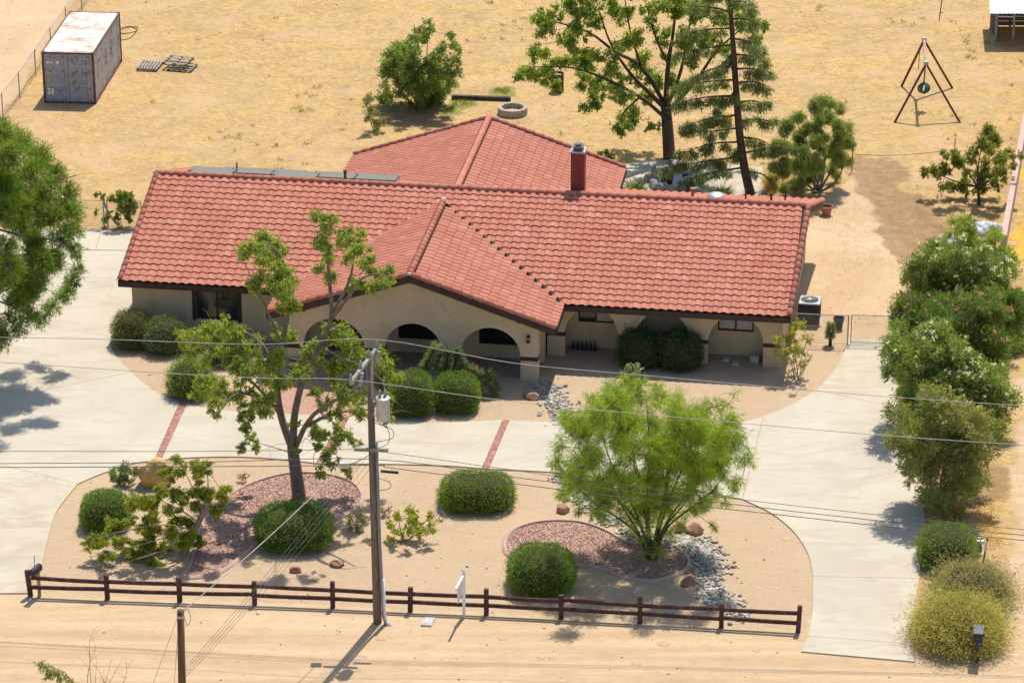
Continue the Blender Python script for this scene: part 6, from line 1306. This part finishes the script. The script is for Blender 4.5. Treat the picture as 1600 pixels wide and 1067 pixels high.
# --- open shed at the back
s0 = G(1555, 71); s1 = G(1582, 72); s2 = G(1610, 73); sd = thing('shed', 'open animal shelter with white metal roof in the back field', 'shed', tuple(s0)); hz = PY(1555, 21, s0.y).z; dpt = 3.0
for p in (s0, s1, s2, s2 + Vector((2, -0.05, 0))):
    mk('post', MB().tube([up(p, -0.1), up(p, hz + 0.05)], 0.07, 4), GREYW, sd); q = p + Vector((0.3, dpt, 0)); mk('post', MB().tube([up(q, -0.1), up(q, hz + 0.3)], 0.07, 4), GREYW, sd)
a = s0 + Vector((-0.4, -0.35, 0)); mb = MB(); ncor = 60
pts = [(a.x + 6.0 * i / ncor, 0.02 * (i % 2)) for i in range(ncor + 1)]
mb.add([(x + dx, a.y + dy, hz + 0.08 + z + dz) for x, z in pts for dx, dy, dz in ((0, 0, 0), (0.45, dpt + 0.8, 0.35))], [(2 * i, 2 * i + 2, 2 * i + 3, 2 * i + 1) for i in range(ncor)])
mk('roof_sheet', mb, WHITE, sd, fix=False)
mk('cross_rail', MB().tube([up(s0, hz - 0.16), up(s1, hz - 0.16)], 0.03, 5), WHITE, sd)
for k in range(5): mk('wall_board', MB().box(s0.x + 0.35, s0.x + 5.5, s0.y + dpt - 0.02, s0.y + dpt + 0.02, 0.05 + k * 0.24, 0.27 + k * 0.24), GREYW, sd)
for k in range(7): mk('wall_board', MB().box(s0.x + 0.12, s0.x + 0.16, s0.y + 0.35 + k * 0.36, s0.y + 0.68 + k * 0.36, 0.05, hz + 0.02 + 0.04 * k), surf('dark_boards', (0.06, 0.05, 0.045), (0.12, 0.10, 0.09), 5, 0.9, 0.3, kind='OBJ') if k == 0 else bpy.data.materials['dark_boards'], sd)
# --- thin metal post at the top, birdhouse, wire fence
p = G(1468, 29); ph = thing('metal_stake', 'thin dark stake with a crossbar standing in the dry field', 'stake', tuple(p)); mk('shaft', MB().tube([up(p, -0.05), up(p + Vector((0.08, 0, 0)), 1.15)], 0.025, 6), RUST, ph); mk('crossbar', MB().tube([p + Vector((-0.05, 0, 0.30)), p + Vector((0.16, 0, 0.28))], 0.018, 5), RUST, ph)
p = G(1303, 262); bh = thing('birdhouse', 'brown wooden box with pale lid on a post by the weeping tree', 'box', tuple(p))
hh_ = PY(1303, 237, p.y).z; mk('post', MB().tube([up(p, -0.05), up(p, hh_)], 0.04, 5), POLEW, bh); mk('box_body', MB().box(p.x - 0.19, p.x + 0.19, p.y - 0.15, p.y + 0.15, hh_, hh_ + 0.36), SWB, bh); mk('lid', MB().box(p.x - 0.21, p.x + 0.21, p.y - 0.18, p.y + 0.18, hh_ + 0.361, hh_ + 0.39), CONCG, bh)
w0, w1_, w2_ = G(1331, 268), G(1490, 262), G(1400, 266); wf = thing('wire_fence', 'sagging single wire strung across the back yard between thin posts', 'fence', tuple(w0))
for p in (w0, w1_): mk('post', MB().tube([up(p, -0.05), up(p, 1.35)], 0.022, 5), RUST, wf)
mk('strand', MB().tube(crom([up(w0, 0.78), up(w2_, 0.68), up(w1_, 0.80)], 6), 0.012, 5), CABLE, wf)
# --- pink block wall on the right
a, b_ = G(1566, 404), G(1650, -60); pw = thing('block_wall', 'pink capped block wall along the side lane', 'wall', tuple(a)); d = (b_ - a).normalized(); Lw = (b_ - a).length; n_ = Vector((d.y, -d.x, 0))
WALLM = surf('wall_block', (0.33, 0.27, 0.22), (0.42, 0.35, 0.29), 3, 0.95, 0.3, 30); CAPM = surf('pink_cap', (0.52, 0.33, 0.29), (0.60, 0.41, 0.36), 3, 0.9, 0.2, 30)
k = 0.0; i = 0
while k < Lw - 0.2:
    e_ = min(k + 0.40, Lw); 
    mk('cap_block', MB().prism([a + d * (k + 0.006) + n_ * s_ + Vector((0, 0, 0.93)) for s_ in (-0.115, 0.115)] + [a + d * (e_ - 0.006) + n_ * s_ + Vector((0, 0, 0.93)) for s_ in (0.115, -0.115)], (0, 0, 0.07)), CAPM, pw)
    if k < 14:
        for cz in range(4):
            off = 0.2 * (cz % 2); kk = k + off
            mk('block', MB().prism([a + d * (kk + 0.005) + n_ * s_ + Vector((0, 0, 0.005 + cz * 0.231)) for s_ in (-0.10, 0.10)] + [a + d * (kk + 0.395) + n_ * s_ + Vector((0, 0, 0.005 + cz * 0.231)) for s_ in (0.10, -0.10)], (0, 0, 0.222)), WALLM, pw)
    k += 0.40
mk('mortar_core', MB().prism([a + n_ * s_ + Vector((0, 0, -0.05)) for s_ in (-0.09, 0.09)] + [b_ + n_ * s_ + Vector((0, 0, -0.05)) for s_ in (0.09, -0.09)], (0, 0, 0.975)), WALLM, pw)
# --- grey tarps by the wall
TARP = surf('grey_tarp', (0.32, 0.33, 0.35), (0.52, 0.53, 0.55), 6, 0.55, 0.5, 9)
def heap(u, v, rx, ry, h, label, name='tarp'):
    c_ = G(u, v); bm = bmesh.new(); bmesh.ops.create_icosphere(bm, subdivisions=4, radius=1.0); mb = MB(); rr_ = random.Random(int(u)); ph = [rr_.random() * 6 for _ in range(8)]
    for q in bm.verts:
        x, y, z = q.co; k = 1 + 0.16 * sin(6 * x + ph[0]) * sin(5 * y + ph[1]) + 0.10 * sin(13 * x + 7 * y + ph[2]) + 0.07 * sin(21 * y - 9 * x + ph[3]); mb.v.append((c_.x + x * rx * k, c_.y + y * ry * k, max(-0.03, z * h * k)))
    mb.f = [tuple(w_.index for w_ in f.verts) for f in bm.faces]; bm.free(); mk(name, mb, TARP, loc=tuple(c_), label=label, cat='tarp', smooth=True)
heap(1540, 362, 0.75, 0.55, 0.38, 'crumpled grey tarp lying against the pink wall'); heap(1489, 388, 0.55, 0.6, 0.5, 'pale grey tarp heap half hidden behind the oleander')
# --- air conditioner
ac = G(1264, 503); at_ = thing('air_conditioner', 'square air conditioning unit beside the house wall', 'air conditioner', tuple(ac), HYAW); SLAT = surf('ac_louvre', (0.045, 0.05, 0.055), (0.09, 0.095, 0.10), 4, 0.6, 0.1, kind='OBJ'); ACT = surf('ac_top', (0.40, 0.44, 0.44), (0.50, 0.54, 0.54), 4, 0.5, 0.05, kind='OBJ')
mk('pad', MB().box(-0.48, 0.48, -0.48, 0.48, -0.05, 0.06), CONCG, at_, local=True)
mk('coil_body', MB().box(-0.37, 0.37, -0.37, 0.37, 0.062, 0.86), SLAT, at_, local=True, bevel=0.05)
for k in range(16): mk('louvre', MB().box(-0.40, 0.40, -0.40, 0.40, 0.09 + k * 0.047, 0.115 + k * 0.047), SLAT, at_, local=True)
mk('top_panel', MB().box(-0.42, 0.42, -0.42, 0.42, 0.862, 0.93), ACT, at_, local=True, bevel=0.04)
fg = mk('fan_opening', MB().lathe([(0.335, 0.931), (0.335, 0.936), (0.01, 0.934)], (0, 0, 0), 28), BLACK, at_, local=True)
mb = MB()
for r_ in (0.09, 0.15, 0.21, 0.27, 0.33): mb.tube([(r_ * cos(t_), r_ * sin(t_), 0.955) for t_ in np.linspace(0, 2 * pi, 25)], 0.007, 4, cap=False)
for k in range(8): mb.tube([(0.08 * cos(k * pi / 4), 0.08 * sin(k * pi / 4), 0.956), (0.34 * cos(k * pi / 4), 0.34 * sin(k * pi / 4), 0.945)], 0.006, 4)
mk('fan_grille', mb, GALV, at_, local=True); mk('fan_hub', MB().lathe([(0.085, 0.94), (0.085, 0.965), (0.02, 0.975)], (0, 0, 0), 14), ACT, at_, local=True)
mk('corner_posts', MB().box(-0.425, -0.38, -0.425, -0.38, 0.06, 0.865).box(0.38, 0.425, -0.425, -0.38, 0.06, 0.865).box(-0.425, -0.38, 0.38, 0.425, 0.06, 0.865).box(0.38, 0.425, 0.38, 0.425, 0.06, 0.865), ACT if False else SLAT, at_, local=True)
# --- pots, bucket, blocks, bottles
def pot(u, v, r, h, m_, label, cat='pot', name='pot', soil=True):
    p = G(u, v); th = thing(name, label, cat, tuple(p)); mk('vessel', MB().lathe([(r * 0.7, 0), (r * 0.72, 0.01), (r * 0.95, h * 0.8), (r * 1.08, h * 0.82), (r * 1.08, h), (r * 0.93, h), (r * 0.88, h * 0.7)], tuple(p), 18), m_, th)
    mk('soil', MB().lathe([(r * 0.9, h * 0.72), (r * 0.9, h * 0.74), (0.01, h * 0.75)], tuple(p), 14), CORE, th); return th
pot(1291, 336, 0.25, 0.40, TERRA, 'pink terracotta pot at the rear corner of the house'); pot(1310, 514, 0.20, 0.48, BLACK, 'black plastic bucket beside the side gate', 'bucket', 'bucket')
pot(461, 577, 0.24, 0.42, TERRA, 'brown clay urn at the left pier of the porch')
for i in range(6):
    q = hl(17.15 + i * 0.165, 1.32 - 0.012 * i, 0); mk('bottle', MB().lathe([(0.055, 0), (0.06, 0.02), (0.06, 0.20), (0.045, 0.25), (0.02, 0.29), (0.02, 0.36), (0.026, 0.365), (0.024, 0.39)], tuple(q), 12), BLACK, loc=tuple(q), smooth=True, label='dark bottle in the row against the arcade back wall', cat='bottle', group='row of dark bottles in the arcade')
for u, v, w_, d_, h_, lb in ((1135, 563, 0.26, 0.30, 0.10, 'flat paving block lying in the arcade'), (1150, 569, 0.28, 0.30, 0.08, 'flat paving block in front of the arcade arch'), (1180, 565, 0.34, 0.30, 0.26, 'upright grey block against the arcade pier')):
    p = G(u, v); mk('paving_block', MB().box(p.x - w_ / 2, p.x + w_ / 2, p.y - d_ / 2, p.y + d_ / 2, -0.01, h_, Matrix.Translation(p) @ Matrix.Rotation(-0.3, 4, 'Z') @ Matrix.Translation(-p)), CONCG, loc=tuple(p), bevel=0.015, label=lb, cat='block')
# --- mailboxes
p = G(62, 931); mbx = thing('mailbox', 'dark rounded mailbox on a tan post at the end of the rail fence', 'mailbox', tuple(p))
mk('post', MB().box(p.x - 0.05, p.x + 0.05, p.y - 0.05, p.y + 0.05, -0.1, 0.86), BARKT, mbx)
prof = [(-0.10, 0), (0.10, 0)] + [(0.10 * cos(a), 0.12 + 0.10 * sin(a)) for a in np.linspace(0, pi, 9)]; M = Matrix.Translation(p + Vector((-0.06, 0, 0.86))) @ Matrix.Rotation(radians(-22), 4, 'Z')
mk('box_body', MB().prism([M @ Vector((x, -0.28, z)) for x, z in prof], (M.to_3x3() @ Vector((0, 0.5, 0)))), BLACK, mbx); mk('box_door', MB().prism([M @ Vector((x * 1.06, -0.30, z * 1.03 - 0.003)) for x, z in prof], (M.to_3x3() @ Vector((0, 0.018, 0)))), BLACK, mbx)
mk('flag', MB().tube([M @ Vector((-0.115, 0.1, 0.1)), M @ Vector((-0.125, 0.16, 0.48))], 0.012, 5), BLACK, mbx)
p = G(1526, 1034); mbx = thing('mailbox', 'square black mailbox on a blue painted post before the broom bush', 'mailbox', tuple(p))
mk('post', MB().box(p.x - 0.045, p.x + 0.045, p.y - 0.045, p.y + 0.045, -0.1, 0.5), WOODF, mbx); mk('post_upper', MB().box(p.x - 0.05, p.x + 0.05, p.y - 0.05, p.y + 0.05, 0.5, 0.80), BLUE, mbx)
M = Matrix.Translation(p + Vector((0, 0, 0.80))) @ Matrix.Rotation(radians(-12), 4, 'Z'); mk('box_body', MB().box(-0.14, 0.14, -0.24, 0.30, 0, 0.30, M), BLACK, mbx, bevel=0.015); mk('box_door', MB().box(-0.12, 0.12, -0.255, -0.242, 0.03, 0.27, M), BLACK, mbx); mk('lock', MB().box(-0.02, 0.02, -0.265, -0.256, 0.13, 0.17, M), TERRA, mbx)
mk('box_lid', MB().box(-0.15, 0.15, -0.26, 0.31, 0.302, 0.325, M), surf('mailbox_lid', (0.10, 0.11, 0.12), (0.16, 0.17, 0.18), 4, 0.4, 0, kind='OBJ'), mbx)
# --- sale sign post
p = G(725, 963); sg = thing('sign_post', 'white wooden sale sign post with arm beside the rail fence', 'sign', tuple(p)); h_ = PY(725, 892, p.y).z
mk('post', MB().box(p.x - 0.05, p.x + 0.05, p.y - 0.05, p.y + 0.05, -0.1, h_), WHITE, sg); mk('finial', MB().lathe([(0.072, 0), (0.072, 0.03), (0.05, 0.06), (0.005, 0.10)], (p.x, p.y, h_), 4), WHITE, sg)
ad = Vector((-0.22, -0.97, 0)).normalized(); a0 = up(p, h_ - 0.14) - ad * 0.12; mk('arm', beam(a0, up(p, h_ - 0.14) + ad * 1.0, 0.07, 0.09), WHITE, sg)
q = up(p, h_ - 0.2) + ad * 0.25; mk('sign_panel', beam(q + Vector((0, 0, -0.30)), q + ad * 0.6 + Vector((0, 0, -0.30)), 0.012, 0.45), WHITE, sg)
for s_ in (0.05, 0.55): mk('hanger', MB().tube([q + ad * s_ + Vector((0, 0, 0.03)), q + ad * s_ + Vector((0, 0, -0.08))], 0.008, 4), GALV, sg)
# --- utility box lid, gas meter
q = [G(*k) for k in ((657, 978), (665, 966), (681, 967), (674, 979))]; o = thing('meter_box', 'pale concrete meter box lid set in the dirt by the sign post', 'utility box', tuple(q[0])); mk('rim', sheet([k.to_2d() for k in q], -0.05, 0.06), CONCG, o)
c_ = sum(q, Vector()) / 4; mk('lid', sheet([(c_ + (k - c_) * 0.72).to_2d() for k in q], 0.061, 0.07), GALV, o)
p = G(1529, 866); gm = thing('gas_meter', 'small grey gas meter with pipes beside the lane', 'meter', tuple(p))
mk('meter_body', MB().box(p.x - 0.09, p.x + 0.09, p.y - 0.08, p.y + 0.08, 0.10, 0.36), SLAT, gm, bevel=0.02); mk('regulator', MB().box(p.x - 0.12, p.x + 0.16, p.y + 0.02, p.y + 0.12, 0.365, 0.48), WHITE, gm, bevel=0.02)
mk('riser_pipe', MB().tube([p + Vector((-0.16, 0, -0.05)), p + Vector((-0.16, 0, 0.62)), p + Vector((0.03, 0, 0.62)), p + Vector((0.03, 0, 0.3))], 0.022, 6), STEEL, gm)
p = G(1536, 880); bo = thing('marker_post', 'dark marker post with white strip beside the gas meter', 'post', tuple(p)); mk('shaft', MB().tube([p + Vector((0, 0, -0.05)), p + Vector((0.09, 0, 0.92))], 0.035, 6), BLACK, bo); mk('reflective_strip', MB().box(p.x + 0.0, p.x + 0.10, p.y - 0.055, p.y - 0.04, 0.45, 0.85), WHITE, bo)
# --- boulders and rocks
def boulder(u, v, rx, ry, h, mat, label, seed, cat='rock', name='boulder'):
    c_ = G(u, v); bm = bmesh.new(); bmesh.ops.create_icosphere(bm, subdivisions=3, radius=1.0); rr_ = random.Random(seed); pl = [(Vector((rr_.gauss(0, 1), rr_.gauss(0, 1), rr_.gauss(0.2, 0.8))).normalized(), rr_.uniform(0.62, 0.9)) for _ in range(11)]; mb = MB()
    for q in bm.verts:
        co_ = q.co.copy()
        for n_, dd in pl:
            s_ = co_.dot(n_)
            if s_ > dd: co_ -= n_ * (s_ - dd)
        co_ *= 1 + 0.04 * sin(9 * co_.x + seed) * sin(8 * co_.y + 2 * co_.z)
        mb.v.append((c_.x + co_.x * rx, c_.y + co_.y * ry, (co_.z + 0.55) * h / 1.45))
    mb.f = [tuple(w_.index for w_ in f.verts) for f in bm.faces]; bm.free(); mk(name, mb, mat, loc=tuple(c_), label=label, cat=cat)
GOLD = surf('golden_stone', (0.42, 0.27, 0.09), (0.60, 0.42, 0.18), 2.5, 0.9, 0.6, 14, c3=(0.33, 0.19, 0.06), s3=5, kind='OBJ'); REDR = surf('red_stone', (0.27, 0.13, 0.08), (0.44, 0.25, 0.17), 4, 0.9, 0.5, 18, kind='OBJ'); PEACH = surf('peach_stone', (0.46, 0.26, 0.15), (0.58, 0.36, 0.23), 4, 0.9, 0.4, 18, kind='OBJ'); GREYR = surf('grey_stone', (0.22, 0.21, 0.20), (0.42, 0.40, 0.38), 4, 0.9, 0.5, 18, kind='OBJ')
boulder(241, 757, 0.66, 0.55, 0.98, GOLD, 'large golden boulder beside the low juniper', 4)
for u, v, r_, h_, m_, lb, s_ in ((462, 893, 0.20, 0.2, REDR, 'small red rock in front of the wide dark hedge', 1), (527, 883, 0.28, 0.16, REDR, 'flat reddish rock between the dark hedge and the utility pole', 2), (833, 623, 0.26, 0.26, PEACH, 'peach rock beside the river stones at the porch', 3), (824, 620, 0.2, 0.2, REDR, 'dull red rock beside the peach rock at the porch', 8), (880, 799, 0.28, 0.28, REDR, 'red rock at the head of the lower river stones', 5), (1062, 829, 0.34, 0.3, REDR, 'dark red rock behind the feathery tree', 6), (1085, 832, 0.36, 0.34, REDR, 'broad red rock beside the river stones', 7), (1075, 913, 0.27, 0.36, REDR, 'pointed red rock at the edge of the river stones', 9)):
    boulder(u, v, r_, r_ * 0.8, h_, m_, lb, s_)
# --- pond garden behind the house
pat = pxpoly([(950, 262), (1000, 252), (1060, 250), (1190, 262), (1196, 300), (1150, 320), (960, 310)]); mk('rear_patio', sheet(pat, -0.05, 0.02), CONC, kind='structure')
pond = pxpoly([(1022, 282), (1040, 270), (1065, 265), (1078, 276), (1070, 292), (1040, 296)]); WAT, t, b = nodes('pond_water'); b.inputs['Base Color'].default_value = (0.006, 0.008, 0.006, 1); b.inputs['Roughness'].default_value = 0.05
mk('pond', sheet(pond, -0.05, 0.05), WAT, kind='structure')
for i in range(26):
    a = 2 * pi * i / 26; boulder(1050 + 34 * cos(a) + RD.uniform(-5, 5), 281 + 17 * sin(a) + RD.uniform(-3, 3), RD.uniform(0.18, 0.36), RD.uniform(0.16, 0.3), RD.uniform(0.2, 0.42), GREYR, 'grey stone in the ring round the garden pond', 20 + i, name='pond_stone'); bpy.data.objects[COL.objects[-1].name]['group'] = 'stones round the garden pond'
for u, v, lb in ((990, 304, 'grassy clump beside the rear roof edge'), (1128, 312, 'grassy clump behind the roof near the conifer')):
    B = G(u, v); th = thing('grass_clump', lb, 'grass', tuple(B)); spiky(th, B, (0, 0, 1), 0.1, 0.2, 420, LF_WILL, 'blades', 0.7, 0.025)
# --- yellow tub
p = G(1136, 196); th = thing('yellow_tub', 'yellow plastic tub standing behind the conifer', 'tub', tuple(p)); YP = surf('yellow_plastic', (0.62, 0.36, 0.02), (0.68, 0.42, 0.04), 4, 0.5, 0, kind='OBJ'); mk('vessel', MB().lathe([(0.2, 0), (0.26, 0.38), (0.29, 0.40), (0.24, 0.40), (0.2, 0.1)], tuple(p), 16), YP, th); mk('handle', MB().tube([p + Vector((0.25 * cos(t_), 0, 0.38 + 0.2 * sin(t_))) for t_ in np.linspace(0, pi, 9)], 0.012, 5), BLACK, th)
# --- ant mounds
ANT = surf('ant_soil', (0.46, 0.305, 0.17), (0.53, 0.365, 0.215), 5, 0.95, 0.5, 30)
for u, v in ((489, 24), (492, 95), (404, 66), (775, 33), (486, 199), (1036, 1005), (1182, 1015), (846, 1025), (862, 1027), (995, 1035), (597, 997), (785, 997), (1228, 131), (683, 885), (1439, 952), (1228, 842)):
    p = G(u, v); r_ = RD.uniform(0.12, 0.24); mk('ant_mound', MB().lathe([(r_, -0.02), (r_ * 0.8, 0.012), (r_ * 0.4, 0.022), (r_ * 0.15, 0.018), (0.01, 0.008)], tuple(p), 12), ANT, loc=tuple(p), smooth=True, label='small low mound of brown soil raised by ants', cat='mound', group='ant mounds on the bare ground')
# --- loose hose by the container
p = G(186, 45); mk('cable_coil', MB().tube(crom([p, p + Vector((0.5, 0.3, 0.02)), p + Vector((0.9, -0.4, 0.015)), p + Vector((0.3, -0.9, 0.02)), p + Vector((0.1, -0.3, 0.05)), p + Vector((0.9, 0.1, 0.03)), p + Vector((0.7, -1.6, 0.015)), p + Vector((0.0, -2.0, 0.02))], 8), 0.02, 5), BLACK, loc=tuple(p), smooth=True, label='loose dark cable coiled on the ground behind the container', cat='cable')
# --- bare and leafy saplings at the near side of the street
B = G(150, 1120); th = thing('bare_shrub', 'leafless pale twiggy shrub at the near side of the street', 'shrub', tuple(B)); mb = MB()
for k in range(7):
    e = PY(RD.uniform(135, 200), RD.uniform(1000, 1050), B.y + RD.uniform(-0.4, 0.4)); q = curved(B, e, 0.10, 6); mb.tube(q, (0.018, 0.004), 5)
    for j in range(5):
        s_ = q[RD.randrange(2, 6)]; mb.tube(curved(s_, s_ + Vector((RD.gauss(0, 0.3), RD.gauss(0, 0.2), RD.uniform(0.05, 0.5))), 0.15, 4), (0.006, 0.002), 4)
mk('stems', mb, BARKT, th)
B = G(128, 1135); e = PY(58, 1037, B.y); m1 = PY(110, 1062, B.y)
plant('leafy_sapling', 'arching leafy twig at the near side of the street', 'sapling', tuple(B), [([B, m1, PY(85, 1043, B.y), e], 0.02, 0.004)], [(PY(u, v, B.y), 0.16, 1) for u, v in ((62, 1038), (72, 1044), (85, 1050), (95, 1056), (105, 1062), (75, 1054), (112, 1072))], LF_OLEY, BARK, L=0.12, W=0.035, den=1800, twig_r=0.004)
